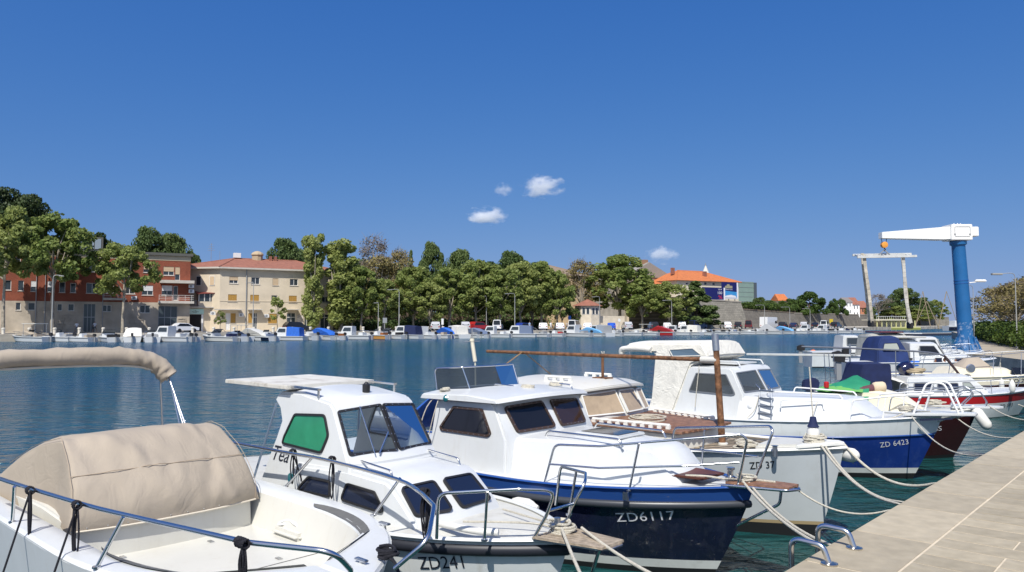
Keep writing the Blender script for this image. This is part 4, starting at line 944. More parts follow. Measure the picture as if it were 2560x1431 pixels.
def pane_window(parent, pts, out, r=.05, fw=.022, fm=black, gm=darkglass, off=.004, proud=.012, name='window', rivets=False):
    """a glazed window lying on a surface: rubber frame ring and pane, as part and sub-part"""
    pts = [Vector(p) for p in pts]; n = poly_normal(pts, Vector(out)); c = sum(pts, Vector())/len(pts)
    o_ = round_poly(pts, r); k = len(o_)
    i_ = []
    for q, p in enumerate(o_):
        d = (c - p); t = (o_[(q + 1) % k] - o_[q - 1]).normalized(); inn = n.cross(t); inn = inn if inn.dot(d) > 0 else -inn
        i_.append(p + inn*fw)
    b = MB(); A = [p + n*off*.2 for p in o_]; B_ = [p + n*(off + proud) for p in o_]; C_ = [p + n*(off + proud) for p in i_]; D_ = [p + n*off for p in i_]
    for X, Y in ((A, B_), (B_, C_), (C_, D_)):
        b.add(X + Y, [(q, (q + 1) % k, k + (q + 1) % k, k + q) for q in range(k)])
    f = b.build(name, fm, parent, smooth=40)
    MB().add([p + n*(off + .002) for p in i_], [tuple(range(k))]).build('pane', gm, f, fix=False)
    if rivets:
        rv = MB(); m_ = [(p + q)/2 + n*(off + proud) for p, q in zip(o_, i_)]; acc = 0; last = m_[0]
        for p in m_ + [m_[0]]:
            L = (p - last).length; s = .09 - acc
            while s < L: rv.lathe([(.006, 0), (.004, .003)], last.lerp(p, s/L), n, 6); s += .09
            acc = (acc + L) % .09; last = p
        if rv.v: rv.build('rivets', steel, f)
    return f
def shell(body, name, mats, parent, thick=.03, cuts=(), bevel=.03):
    """a hollow moulding with real openings: body given a wall thickness, window prisms cut out of it"""
    o = body.build(name, mats, None, bevel=bevel); sm = o.modifiers.new('s', 'SOLIDIFY'); sm.thickness = thick; sm.offset = -1; tmp = []
    for pts, out in cuts:
        pts = [Vector(p) for p in pts]; n = poly_normal(pts, Vector(out)); rp_ = round_poly(pts, .05)
        c = MB().prism([p - n*.12 for p in rp_], n*.24).build('cutter', mats if not isinstance(mats, list) else mats[0], None); tmp.append(c)
        bo = o.modifiers.new('b', 'BOOLEAN'); bo.object = c; bo.operation = 'DIFFERENCE'; bo.solver = 'EXACT'
    dg = bpy.context.evaluated_depsgraph_get(); dg.update(); me = bpy.data.meshes.new_from_object(o.evaluated_get(dg))
    bpy.data.objects.remove(o)
    for c in tmp: bpy.data.objects.remove(c)
    me.polygons.foreach_set('use_smooth', [True]*len(me.polygons)); me.set_sharp_from_angle(angle=math.radians(32))
    return link(name, me, parent)
def boat(label, x, y, head=0., name='moored_boat', group='boats moored along the near quay'):
    return thing(name, label, 'boat', (x, y, 0), BHEAD + math.radians(head), group)
def tubes(parent, name, paths, r, m=steel, seg=8, fil=.07):
    b = MB()
    for p in paths: b.tube(fillet(PL(p), fil, 5), r, seg)
    return b.build(name, m, parent, smooth=60)
def stanchions(parent, prs, r=.011, m=steel):
    for a, c in prs:
        s = MB().tube([P(*a), P(*c)], r, 8).lathe([(.028, 0), (.028, .012)], P(*a), (0, 0, 1), 10); s.build('stanchion', m, parent, smooth=50)
def fender(parent, top, length=.42, r=.085, axis=(0, 0, -1), name='fender', line=None, dark=True):
    b = MB(); t = Vector(top); ax = Vector(axis).normalized()
    b.lathe([(.02, 0), (.04, .05), (r*.75, .075), (r, .13), (r, length - .09), (r*.75, length - .035), (.03, length)], t, ax, 14)
    f = b.build(name, fender_m, parent, smooth=50)
    if dark: MB().lathe([(.012, -.05), (.035, -.045), (.05, .04), (.072, .074), (.06, .08)], t, ax, 12).build('fender_eye', navycloth, f, smooth=50)
    if line: MB().tube([t - ax*.03, P(*line)], .008, 5).build('fender_line', rope, f)
    return f
def coil(b, c, r, n=3, tr=.012, seed=0, flat=.4):
    g = random.Random(seed); c = Vector(c)
    for k in range(n):
        a0 = g.uniform(0, 6.28); rr = r*g.uniform(.6, 1.1); ox, oy = g.uniform(-.3, .3)*r, g.uniform(-.3, .3)*r
        b.tube(smooth_path([c + Vector((ox + rr*math.cos(a0 + q*1.05), oy + rr*g.uniform(.7, 1)*math.sin(a0 + q*1.05), tr + k*tr*1.2 + g.uniform(0, flat)*tr*3)) for q in range(8)], 4), tr, 6)
def cord_knot(parent, p, drop, seed=0, loops=2, wraps=4, name='tied_cord', r=.0085, rail_dir=(1, 0, 0)):
    """black fender line made fast round a rail with its tail hanging down"""
    g = random.Random(seed); p = P(*p); d = Vector(rail_dir).normalized(); up = Vector((0, 0, 1)); s = d.cross(up).normalized(); b = MB()
    for k in range(wraps):
        c = p + d*(k - wraps/2)*r*1.9; b.tube([c + (s*math.cos(q*.785 + k*.3) + up*math.sin(q*.785 + k*.3))*.027 + d*r*1.6*(q/8 - .5) for q in range(9)], r, 6)
    for k in range(loops):
        o = d*g.uniform(-.03, .03) + s*g.uniform(-.02, .02); L = drop*g.uniform(.65, 1); w_ = g.uniform(.012, .045)
        b.tube(smooth_path([p + o, p + o + d*w_ - up*L*.5, p + o*.6 - up*L, p + o - d*w_ - up*L*.5, p + o], 5), r*.8, 6)
    b.build(name, blackrope, parent, smooth=60)
boot_b = mat('black_antifouling', (.012, .013, .015), .6); boot_w = mat('white_boot_top', (.62, .64, .62), .35, var=.05, dirt=(.25, .25, .2), dscale=4, damt=.5)
hullwhite = mat('hull_white', (.66, .69, .69), .28, var=.05, vscale=2, dirt=(.42, .42, .38), dscale=3, damt=.35, streak=.4, scol=(.36, .33, .25))
greytrim = mat('grey_nonskid_trim', (.12, .12, .115), .7, var=.1, vscale=30)
letter_d = mat('dark_letters', (.015, .018, .03), .5); letter_w = mat('white_letters', (.72, .72, .74), .5, var=.1, vscale=30, dirt=(.3, .3, .32), dscale=30, damt=.5); letter_k = mat('black_letters', (.01, .01, .01), .5)
def hull_text(h, parent, s, u_left, u_right, z_l, z_r, height, m, spacing=1., shear=0., cuts=12):
    """registration lettered on the starboard topside, reading towards the bow"""
    def fn(x, y):
        u = u_left + (u_right - u_left)*x; z = z_l + (z_r - z_l)*x + y*height; w = h.w_at(u, z); return P(u, -h.half(u, w) - .006, z)
    return lettering(s, 1., 1., fn, m, parent, 'registration_number', spacing=spacing, shear=shear, cuts=cuts)

# ------------------------------------------------------------------ open sports boat with the beige console cover
def sports_boat():
    o = boat('white open sports boat with beige canvas console cover, nearest at lower left', -.914, 4.877)
    h = Hull(6.0, 2.28, (.84, .86, .82), rake=.55, ub=.42, pw=(1.9, 3.3), wl=.8, tail=.04)
    h.build(o, [(.36, boot_b), (.42, mat('brown_waterline_stain', (.35, .27, .15), .6)), (1., gel)])
    def inner(u): return max(0., min(h.half(u) - .26, (u - .52)*1.6 if u < 1.2 else 9)) if u > .53 else 0
    us = [.53, .62, .75, .95, 1.2, 1.5, 1.9, 2.4, 3.0, 3.6, 4.2, 4.8, 5.4]
    # gunwale moulding between the topside and the sunken foredeck
    b = MB()
    for sd in (-1, 1):
        rows = []
        for u in [0.0, .05, .15, .3, .45] + us:
            hi = h.half(u); yi = inner(u); z = h.sheer(u); rows.append([P(u, sd*hi, z - .012), P(u, sd*(hi - min(.03, hi*.3)), z + .018), P(u, sd*(yi + (hi - yi)*.5), z + .028), P(u, sd*(yi + min(.03, (hi - yi)*.2)), z + .015), P(u, sd*yi, z - .012)])
        for i in range(len(rows) - 1):
            for j in range(4): b.add([rows[i][j], rows[i + 1][j], rows[i + 1][j + 1], rows[i][j + 1]], [(0, 1, 2, 3)])
    b.build('gunwale', gel, o, smooth=35)
    b = MB()
    for sd in (-1, 1):
        for a, c in zip(us, us[1:]):
            da, dc = max(inner(a) - .09, 0), max(inner(c) - .09, 0)
            b.add([P(a, sd*inner(a), h.sheer(a) - .012), P(c, sd*inner(c), h.sheer(c) - .012), P(c, sd*dc, .56), P(a, sd*da, .56)], [(0, 1, 2, 3)])
    b.build('coaming', gel2, o, smooth=35)
    b = MB()
    for a, c in zip(us, us[1:]):
        da, dc = max(inner(a) - .085, 0), max(inner(c) - .085, 0); b.add([P(a, -da, .56), P(c, -dc, .56), P(c, dc, .56), P(a, da, .56)], [(0, 1, 2, 3)])
    dk = b.build('foredeck', gel2, o)
    MB().box((-1.62, -.78, .561), (-1.612, .78, .5635)).build('hatch_seam', greytrim, dk)
    b = MB()     # grey non-skid trim along the inner lip of the bow
    for sd in (-1, 1):
        rows = []
        for k in range(13):
            u = .56 + 1.4*k/12; yi = inner(u); wd = .085*math.sin(math.pi*min(1, (k + .6)/12.6))**.6; rows.append((P(u, sd*(yi + .006), h.sheer(u) + .009), P(u, sd*(yi + .01 + wd), h.sheer(u) + .034)))
        for i in range(12): b.add([rows[i][0], rows[i + 1][0], rows[i + 1][1], rows[i][1]], [(0, 1, 2, 3)])
    b.build('grey_trim', greytrim, o, smooth=30)
    # console moulding and its canvas
    c = loft([(2.88, .56, .80, .10, 0), (2.88, .84, .78, .10, 0), (3.6, .9, .80, 0, 0), (5.2, .9, .82, 0, 0), (5.25, .6, .82, 0, 0)], 8); c.build('console', gel2, o, smooth=40, bevel=.02)
    NS = 40
    prof = [(2.84, .80, .795, .10, 0), (2.825, .86, .795, .10, .0), (2.82, .94, .79, .10, .0), (2.86, 1.04, .785, .10, .01), (2.93, 1.14, .775, .09, .015), (3.0, 1.22, .765, .08, .02), (3.1, 1.31, .75, .06, .03), (3.22, 1.39, .735, .04, .035), (3.34, 1.45, .72, .02, .04), (3.43, 1.468, .71, 0, .04), (3.6, 1.462, .715, 0, .04), (3.85, 1.43, .73, 0, .04), (4.1, 1.36, .75, 0, .04), (4.35, 1.26, .77, 0, .04), (4.6, 1.14, .79, 0, .04), (4.85, 1.02, .81, 0, .03), (5.2, .86, .84, 0, .02)]
    b = MB(); grid = []
    def crease(x, y, ang, off, wid): d = x*math.cos(ang) + y*math.sin(ang) - off; return math.exp(-(d/wid)**2)
    for i, (u, z, hw, bu, bz) in enumerate(prof):
        r = []
        for j in range(NS + 1):
            v = 2*j/NS - 1; q = abs(v); T = .80
            if q <= T: y = math.copysign(hw*q/T, v); d = 0.
            else: d = (q - T)/(1 - T); y = math.copysign(hw*(1 + .055*d), v)
            k = 1 - min(1, q/T)**2.4; zz = (z + bz*k)*(1 - d) + .80*d; along = i*.12
            wr = .010*mnoise.noise(Vector((u*4, y*4, zz*4))) + .012*mnoise.noise(Vector((along*6 + y*5, y*2.5 - along*2, 7.)))
            wr += .036*crease(y, along, .9, .42, .035) - .030*crease(y, along, -.7, -.02, .04) + .030*crease(y, along, .5, .12, .03) + .028*crease(y, along, -1.1, -.75, .03) - .022*crease(y, along, .25, -.35, .05) + .02*crease(y, along, .15, .55, .025) - .02*crease(y, along, -.2, .28, .03)
            if i == 5: wr -= .006
            if i in (0,): wr = 0
            r.append(P(u - bu*k - wr*(1 if u < 3.4 else .3), y + (.5*wr if d > 0 else 0), zz + wr*(.5 if u < 3.3 else 1.)))
        grid.append(r)
    for i in range(len(grid) - 1):
        for j in range(NS): b.add([grid[i][j], grid[i + 1][j], grid[i + 1][j + 1], grid[i][j + 1]], [(0, 1, 2, 3)])
    cv = b.build('console_cover', beigecloth, o, smooth=70); sd_ = cv.modifiers.new('sub', 'SUBSURF'); sd_.levels = 1; sd_.render_levels = 1
    seam = mat('beige_seam', (.38, .30, .22), .9)
    MB().tube([grid[5][j] + Vector((.007, 0, .005)) for j in range(4, NS - 3)], .0035, 5).build('seam', seam, cv)
    MB().tube([grid[0][j] + Vector((.004, 0, .006)) for j in range(3, NS - 2)], .009, 5).build('hem', mat('pale_hem', (.62, .56, .46), .8), cv)
    for jj in (4, NS - 4): MB().tube([grid[k][jj] + Vector((.004, math.copysign(.003, jj - 20), .004)) for k in range(0, 15)], .003, 4).build('seam', seam, cv)
    for k in range(9): MB().lathe([(.007, 0), (.005, .004)], grid[0][6 + 3*k + k // 4] + Vector((.006, 0, .03)), (1, 0, 0), 7).build('snap', steel, cv)
    # split pulpit rails
    z = 1.2
    near = [(3.9, -1.2, z), (3.3, -1.17, z), (2.02, -1.03, z), (1.42, -.93, z), (.27, -.70, z), (-.27, -.45, z), (-.16, -.24, 1.02), (.05, -.20, .86)]
    far = [(4.0, 1.14, z), (2.9, 1.20, z), (2.2, 1.24, z), (1.03, 1.12, z), (.50, .92, z), (.12, .70, z), (-.12, .42, 1.06), (.06, .28, .87)]
    near = [(u, y*.965, z_) for u, y, z_ in near]; far = [(u, y*.955, z_) for u, y, z_ in far]
    def rl(p): return fillet(smooth_path(PL(p[:5]), 4) + PL(p[5:]), .12, 6)
    for p in (near, far): MB().tube(rl(p), .0165, 10).build('pulpit_rail', steel, o, smooth=60)
    stanchions(o, [((3.27, -1.10, .87), (3.05, -1.15, 1.2)), ((1.53, -1.06, .87), (1.42, -.94, 1.2)), ((2.84, 1.13, .87), (2.5, 1.225, 1.2)), ((1.28, 1.02, .87), (1.05, 1.12, 1.2))], .0135)
    for k, (p, d, lp, wr) in enumerate([((2.79, -1.11, z), .42, 2, 3), ((2.01, -1.03, z), .45, 2, 3), ((.27, -.70, z), .30, 6, 6), ((2.83, 1.205, z), .40, 2, 3), ((2.2, 1.24, z), .38, 2, 3), ((.50, .92, z), .40, 6, 4)]): cord_knot(o, p, d, k, lp, wr)
    for (u, y, dy) in ((2.79, -1.11, -.20), (2.01, -1.03, -.22), (2.83, 1.2, .2)): MB().tube([P(u, y, z), P(u - .05, y + dy, .55)], .008, 5).build('fender_line', blackrope, o)
    b = MB(); coil(b, P(.27, .37, .87), .07, 4, .012, 4); b.tube(smooth_path([P(.27, .37, .89), P(.1, .32, .86), P(-.12, .2, .7), P(-.35, .12, .5)], 5), .012, 6); b.build('bow_cord', blackrope, o, smooth=60)
    for u, y in ((.32, .19), (.95, .88)): MB().box((-u - .06, y - .02, .885), (-u + .06, y + .02, .90)).tube([P(u, y, .85), P(u, y, .89)], .015, 6).build('cleat', steel, o, bevel=.005)
    b = MB(); b.box((-2.45, .74, .56), (-2.0, .93, .63)); b.build('anchor_locker', gel2, o, bevel=.03)
    b = MB().tube(smooth_path(PL([(2.42, .82, .65), (2.3, .84, .69), (2.15, .82, .68), (2.1, .87, .64)]), 4), .014, 6).tube(PL([(2.38, .78, .65), (2.25, .9, .66)]), .012, 6); b.build('anchor', mat('white_anchor', (.7, .7, .68), .4), o)
    for u, y in ((2.7, -.45), (2.6, .25), (1.75, -.3), (1.72, .4)): MB().box((-u - .035, y - .02, .561), (-u + .035, y + .02, .57)).build('hatch_latch', steel, o, bevel=.003)
    # folded bimini
    path = smooth_path(PL([(5.35, -1.75, 1.62), (5.4, -1.5, 1.96), (5.42, -1.1, 2.08), (5.42, -.4, 2.11), (5.42, .4, 2.10), (5.40, .75, 2.06), (5.36, .93, 1.97), (5.3, 1.02, 1.84)]), 7)
    b = MB(); n = len(path); vs = []; seg = 14
    for i, p in enumerate(path):
        t = (path[min(i + 1, n - 1)] - path[max(i - 1, 0)]).normalized(); s1 = t.cross(Vector((1, 0, 0))).normalized(); s2 = t.cross(s1)
        for q in range(seg):
            a = 2*math.pi*q/seg; r = 1 + .22*mnoise.noise(Vector((i*.55, q*.5, 1))) + .18*mnoise.noise(Vector((i*1.1, q*.35, 5))); vs.append(p + s1*math.cos(a)*.105*r + s2*math.sin(a)*.12*r)
    fs = [(i*seg + q, i*seg + (q + 1) % seg, (i + 1)*seg + (q + 1) % seg, (i + 1)*seg + q) for i in range(n - 1) for q in range(seg)] + [tuple(range(seg)), tuple((n - 1)*seg + q for q in range(seg))]
    bm_ = b.add(vs, fs).build('bimini_roll', beigecloth, o, smooth=80)
    MB().tube([p + Vector((.06, 0, -.10)) for p in path[3:-3]], .012, 5).build('zip_flap', mat('pale_hem', (.62, .56, .46), .8), bm_)
    for k, (uu, yy) in enumerate(((4.6, 1.08), (4.55, 1.06), (4.7, 1.1))): MB().tube([P(5.28 + .03*k, 1.0 + .015*k, 1.86), P(uu + .12*k, yy, .88)], .011, 7).build('bimini_strut', steel, o, smooth=60)
    MB().tube([P(5.38, .95, 1.8), P(5.4, 1.02, .85)], .013, 7).build('bimini_prop', steel, o, smooth=60)
    o.scale = (.98, .98, .98); o.location = (-.914*.98, 4.877*.98, .05)
    return o
sports_boat()

# ------------------------------------------------------------------ white pilot boat ZD241
def zd241():
    o = boat('white pilothouse boat lettered ZD241 with green side window and dirty roof panel', .453, 6.113)
    h = Hull(5.8, 1.74, (.78, .70, .68), rake=.5, ub=.40, pw=(1.7, 2.7), wl=.82)
    h.build(o, [(.30, boot_b), (1., hullwhite)]); h.deck(o, gelold, .02, .04)
    rubrail(h, o, mat('navy_rub_rail', (.02, .022, .03), .45), .93, .012, .03, .045)
    rubrail(h, o, gel, 1., -.005, .028, .02, 'toe_rail')
    sw = lambda u, z: .66 - .095*z
    def R(u, z, bu=0, bz=0): return (u, z, sw(u, z), bu, bz)
    body = loft([R(3.78, .64), R(3.62, 1.0), R(3.47, 1.30), R(3.40, 1.47), R(3.46, 1.60), R(3.58, 1.69, 0, .02), R(3.53, 1.755, 0, .05), R(3.1, 1.775, 0, .055), R(2.58, 1.71, .05, .05), R(2.51, 1.66, .06, .03), R(2.22, 1.21, .08, 0), R(2.17, 1.15, .08, 0), R(2.12, .64, .08, 0)], 8, vee=False, open_rear=5)
    def S(u, z): return P(u, -sw(u, z) - .001, z)
    side = [S(3.17, 1.565), S(2.63, 1.60), S(2.53, 1.40), S(2.63, 1.215), S(3.36, 1.235), S(3.33, 1.32)]
    side2 = [Vector((p.x, -p.y, p.z)) for p in side]
    def Fr(v, t): # windscreen: v across, t 0 bottom .. 1 top
        u = 2.22 + .29*t; z = 1.21 + .45*t; k = 1 - v*v; return P(u - (.08 - .02*t)*k, v*sw(u, z), z + .03*t*k)
    wsn = [Fr(-.95, .05), Fr(-.95, .94), Fr(.03, .96), Fr(.03, .04)]; wsf = [Fr(.05, .04), Fr(.05, .96), Fr(.95, .94), Fr(.95, .05)]
    shell(body, 'pilothouse', gel, o, .025, [(wsn, (1, -.2, .3)), (wsf, (1, .2, .3)), (side2, (0, 1, .1))], .022)
    pane_window(o, side, (0, -1, 0), .08, .022, black, greenglass)
    pane_window(o, side2, (0, 1, 0), .08, .022, black, greypane)
    for w_ in (wsn, wsf):
        f = pane_window(o, w_, (1, 0, .4), .03, .024, black, clearpane, name='windscreen', rivets=True)
    MB().tube([Fr(-.5, .04) + Vector((.03, 0, 0)), Fr(-.5, .97) + Vector((.03, 0, 0))], .006, 6).build('wiper_stay', steel, o)
    MB().tube([Fr(-.42, .05) + Vector((.03, 0, 0)), Fr(-.08, .42) + Vector((.03, 0, .0))], .008, 6).build('wiper', steel, o)
    MB().box((-3.1, .08, .5), (-2.75, .45, 1.1)).build('helm_seat', mat('pale_blue_vinyl', (.45, .55, .6), .6), o, bevel=.05)
    MB().box((-2.5, -.5, .8), (-2.27, .5, 1.14)).build('dashboard', gel, o, bevel=.02)
    # coachroof
    cw = lambda u, z: .43 + .075*u - .10*(z - .8)
    def C(u, z, bu=0, bz=0): return (u, z, cw(u, z), bu, bz)
    loft([C(3.08, .62), C(3.04, 1.09), C(2.2, 1.115, 0, .02), C(1.66, 1.08, .05, .04), C(1.58, 1.045, .07, .03), C(1.26, .79, .10, 0), C(1.22, .62, .10, 0)], 8).build('coachroof', gel, o, smooth=40, bevel=.028)
    def CS(u, z): return P(u, -cw(u, z) - .003, z)
    for pts in ([CS(2.74, 1.0), CS(2.40, 1.0), CS(2.38, .84), CS(2.93, .84)], [CS(2.17, 1.01), CS(1.78, .985), CS(1.60, .80), CS(2.24, .84)]):
        pane_window(o, pts, (0, -1, 0), .045, .02, black, navyglass); pane_window(o, [Vector((p.x, -p.y, p.z)) for p in pts], (0, 1, 0), .045, .02, black, navyglass)
    def CF(v, t):
        u = 1.26 + .32*t; z = .79 + .255*t; k = 1 - v*v; return P(u - (.10 - .03*t)*k, v*cw(u, z), z + .03*t*k) + Vector((.003, 0, .003))
    for v0, v1 in ((-.93, -.24), (-.06, .74)): pane_window(o, [CF(v0*1.03, .10), CF(v0*.97, .90), CF(v1*.97, .90), CF(v1*1.03, .10)], (1, 0, 1), .05, .02, black, navyglass, off=.018)
    for q in (-1, 1): tubes(o, 'grab_rail', [[(2.22, q*.42, 1.12), (2.19, q*.42, 1.19), (1.72, q*.42, 1.155), (1.69, q*.42, 1.08)]], .010, fil=.05)
    # roof panel on slide rails
    pn = MB().box((-4.58, -.56, 1.80), (-3.26, .56, 1.845)).build('roof_panel', mat('stained_panel', (.60, .58, .52), .6, var=.1, vscale=4, dirt=(.20, .14, .08), dscale=5, damt=.95), o, bevel=.006)
    for y in (-.5, .5): MB().bar(P(3.6, y, 1.835), P(2.78, y*.96, 1.825), .045, .02).tube([P(2.80, y*.96, 1.82), P(2.80, y*.96, 1.74)], .013, 6).build('slide_rail', steel, o, bevel=.003)
    for y in (-.62, .62): MB().tube([P(3.50, y*.86, 1.64), P(3.75, y*1.1, .72)], .012, 7).build('roof_strut', mat('blue_grey_tube', (.25, .32, .42), .35, .6), o)
    nl = MB().lathe([(.03, 0), (.04, .02), (.04, .09), (.026, .10)], P(2.66, 0, 1.765), seg=12).build('masthead_lamp', black, o, smooth=40); MB().lathe([(.026, .10), (.01, .12)], P(2.66, 0, 1.765), seg=10).build('lamp_cap', black, nl)
    MB().box((-3.06, -.66, .90), (-2.98, -.60, .99)).build('side_lamp', mat('teal_lamp', (.01, .12, .14), .2), o, bevel=.01)
    # boat name in script on the pilothouse side
    lettering('Tea', .30, .15, lambda x, y: S(3.50 - x, 1.06 + y) + Vector((0, -.004, 0)), letter_d, o, 'boat_name', shear=.45, cuts=6)
    hull_text(h, o, 'ZD241', 1.06, .70, .47, .52, .105, letter_d, cuts=10)
    # pulpit and bow platform
    near = [(.74, -.74, .80), (.70, -.76, 1.16), (.15, -.42, 1.22), (-.02, -.19, 1.20), (.10, -.16, .98), (.20, -.20, .79)]; farp = [(.74, .74, .80), (.70, .76, 1.16), (.15, .42, 1.22), (-.02, .19, 1.20), (.10, .16, .98), (.20, .20, .79)]
    tubes(o, 'pulpit_rail', [near], .0135, fil=.09); tubes(o, 'pulpit_rail', [farp], .0135, fil=.09)
    tubes(o, 'pulpit_crossbar', [[(.08, -.17, 1.02), (.08, .17, 1.02)]], .012); stanchions(o, [((.42, -.53, .8), (.36, -.56, 1.19)), ((.42, .53, .8), (.36, .56, 1.19))], .012)
    pf = MB().prism(fillet(PL([(.22, -.22, .78), (-.38, -.15, .80), (-.46, -.08, .80), (-.46, .08, .80), (-.38, .15, .80), (.22, .22, .78)]), .03, 3, True), (0, 0, .012)).build('platform_frame', steel, o)
    for k in range(7):
        y = -.15 + .05*k; MB().bar(P(.2, y*1.3, .800), P(-.42, y*.8, .820), .042, .018).build('plank', teakgrey, o)
    MB().tube(fillet(PL([(-.3, 0, .78), (-.2, 0, .5), (.25, 0, .25)]), .1), .014, 7).build('platform_brace', steel, o)
    sp = MB().tube(smooth_path(PL([(1.05, -.42, .80), (.8, -.46, .82), (.6, -.42, .82), (.45, -.34, .82)]), 4), .03, 8); sp.build('white_hose', fender_m, o, smooth=60)
    b = MB(); coil(b, P(.12, .05, .80), .13, 6, .011, 7); b.tube(smooth_path(PL([(.9, -.3, .82), (.6, -.15, .84), (.3, -.05, .86), (.1, 0, .84)]), 5), .009, 6).tube(PL([(1.0, .3, .80), (.3, .1, .84)]), .009, 6); b.build('deck_line', rope, o, smooth=60)
    MB().tube(fillet(PL([(.12, 0, .78), (.12, 0, .93)]), .01), .028, 10).tube([P(.12, -.08, .88), P(.12, .08, .88)], .014, 8).build('bitt', galv, o, smooth=50)
    return o
zd241()

# ------------------------------------------------------------------ navy boat ZD6117
brown_i = mat('brown_window_seal', (.05, .03, .022), .5); brownglass = mat('brown_tinted_glass', (.035, .02, .014), .07, spec=.6)
def zd6117():
    o = boat('navy hulled cabin boat lettered ZD6117 with blue bulwark and white cabin', 2.402, 7.632)
    h = Hull(6.3, 2.12, (.87, .76, .72), rake=.62, ub=.42, pw=(1.5, 2.6), wl=.78)
    h.build(o, [(.30, boot_b), (.375, boot_w), (.86, navy), (1., bluestripe)]); h.deck(o, gel, .015, .04)
    rubrail(h, o, mat('grey_black_rub_rail', (.045, .05, .06), .35), .86, .014, .032, .04); rubrail(h, o, bluestripe, 1.0, -.012, .03, .014, 'gunwale_cap')
    sw = lambda u, z: .98 - .115*z
    def R(u, z, bu=0, bz=0): return (u, z, sw(u, z), bu, bz)
    loft([R(3.95, .68), R(3.86, 1.1), R(3.82, 1.53), R(3.6, 1.55, 0, .03), R(2.85, 1.565, .06, .04), R(2.80, 1.53, .08, .03), R(2.58, 1.15, .13, .02), R(2.55, .7, .13, 0)], 2, vee=True).build('cabin', gel, o, smooth=35, bevel=.025)
    rr = MB(); rf = loft([(4.02, 1.545, .90, 0, .03), (4.0, 1.60, .88, 0, .05), (3.2, 1.635, .88, .05, .06), (2.72, 1.60, .86, .13, .05), (2.69, 1.56, .87, .13, .04)], 8); rf.build('cabin_roof', gel, o, smooth=40, bevel=.015)
    def S(u, z): return P(u, -sw(u, z) - .002, z)
    sp = [S(3.48, 1.475), S(2.98, 1.48), S(2.80, 1.20), S(2.86, 1.16), S(3.66, 1.16), S(3.70, 1.20)]
    for q in (1, -1): pane_window(o, [Vector((p.x, p.y*q, p.z)) for p in sp], (0, -q, 0), .05, .028, brown_i, darkglass, rivets=True)
    def Fr(v, t):
        u = 2.58 + .22*t; z = 1.15 + .38*t; k = 1 - abs(v); return P(u - (.13 - .05*t)*k, v*sw(u, z), z + (.02 + .01*t)*k) + Vector((.003, 0, .001))
    for s, gm in ((-1, darkglass), (1, brownglass)): pane_window(o, [Fr(s*.06, .14), Fr(s*.09, .93), Fr(s*.86, .91), Fr(s*.78, .14)], (1, s*.2, .4), .05, .028, brown_i, gm, rivets=True, name='windscreen', off=.016)
    # long low coachroof to the foredeck
    cw = lambda u, z: .21 + .245*u - .32*(z - .75)
    def C(u, z, bu=0, bz=0): return (u, z, min(cw(u, z), .86), bu, bz)
    loft([C(2.75, .70), C(2.75, 1.16, 0, .03), C(1.9, 1.185, 0, .035), C(1.0, 1.165, .04, .035), C(.90, 1.13, .05, .03), C(.66, .86, .06, 0), C(.64, .75, .06, 0)], 8).build('coachroof', gel, o, smooth=40, bevel=.03)
    ht = MB().box((-2.05, -.26, 1.21), (-1.42, .26, 1.245)).build('hatch', gel, o, bevel=.012); MB().box((-1.99, -.2, 1.246), (-1.48, .2, 1.252)).build('pane', darkglass, ht)
    for y in (-.47, .47): tubes(o, 'grab_rail', [[(2.3, y, 1.18), (2.26, y, 1.25), (1.30, y*.93, 1.25), (1.26, y*.93, 1.17)]], .013)
    for (u, y) in ((2.9, .55), (3.3, -.1)): tubes(o, 'grab_rail', [[(u + .2, y, 1.64), (u + .17, y, 1.70), (u - .17, y, 1.69), (u - .2, y, 1.62)]], .011)
    # flybridge screen
    sc = MB(); A = [P(4.05, -.58, 1.62), P(3.55, -.46, 1.64), P(3.42, .0, 1.65), P(3.55, .46, 1.64), P(4.05, .58, 1.62)]; T = [P(4.10, -.58, 1.90), P(3.68, -.48, 1.925), P(3.56, .0, 1.93), P(3.68, .48, 1.925), P(4.10, .58, 1.90)]
    for k in range(4): sc.add([A[k], A[k + 1], T[k + 1], T[k]], [(0, 1, 2, 3)])
    fs = sc.build('spray_screen', smoke, o); MB().tube(fillet([A[0]] + T + [A[4]], .06, 4), .012, 7).tube([A[1], T[1]], .01, 6).tube([A[3], T[3]], .01, 6).build('screen_frame', steel, fs, smooth=60)
    an = MB().tube([P(3.92, 0, 1.6), P(3.93, 0, 1.97)], .012, 6).tube([P(3.93, 0, 1.97), P(3.99, 0, 2.24)], .028, 8).lathe([(.035, 0), (.03, .04)], P(3.99, 0, 2.24), seg=10); an.build('signal_mast', mat('ivory_plastic', (.62, .58, .46), .5), o, smooth=50)
    MB().tube(PL([(3.99, -.14, 2.24), (3.99, .14, 2.24)]), .006, 5).tube(PL([(3.99, 0, 2.26), (3.99, 0, 2.42)]), .008, 5).build('mast_crosstree', greymetal, o)
    MB().lathe([(.04, 0), (.045, .03), (.02, .05)], P(3.55, -.86, 1.56), (0, -1, .3), 10).build('side_lamp', mat('teal_lamp', (.01, .12, .14), .2), o)
    # blue tarpaulin over the after cockpit
    b = MB()
    def tf(i, j):
        y = -.78 + 1.5*j; u = 4.0 + 1.0*i; z = 1.60 - .62*i**1.3 + .04*mnoise.noise(Vector((u*4, y*4, 0))); d = max(0, .15 - j)/.15; return P(u + .05*d, y - .16*d, z - .55*d*(.4 + i))
    b.grid(tf, 10, 12).build('blue_tarpaulin', bluecloth, o, smooth=60)
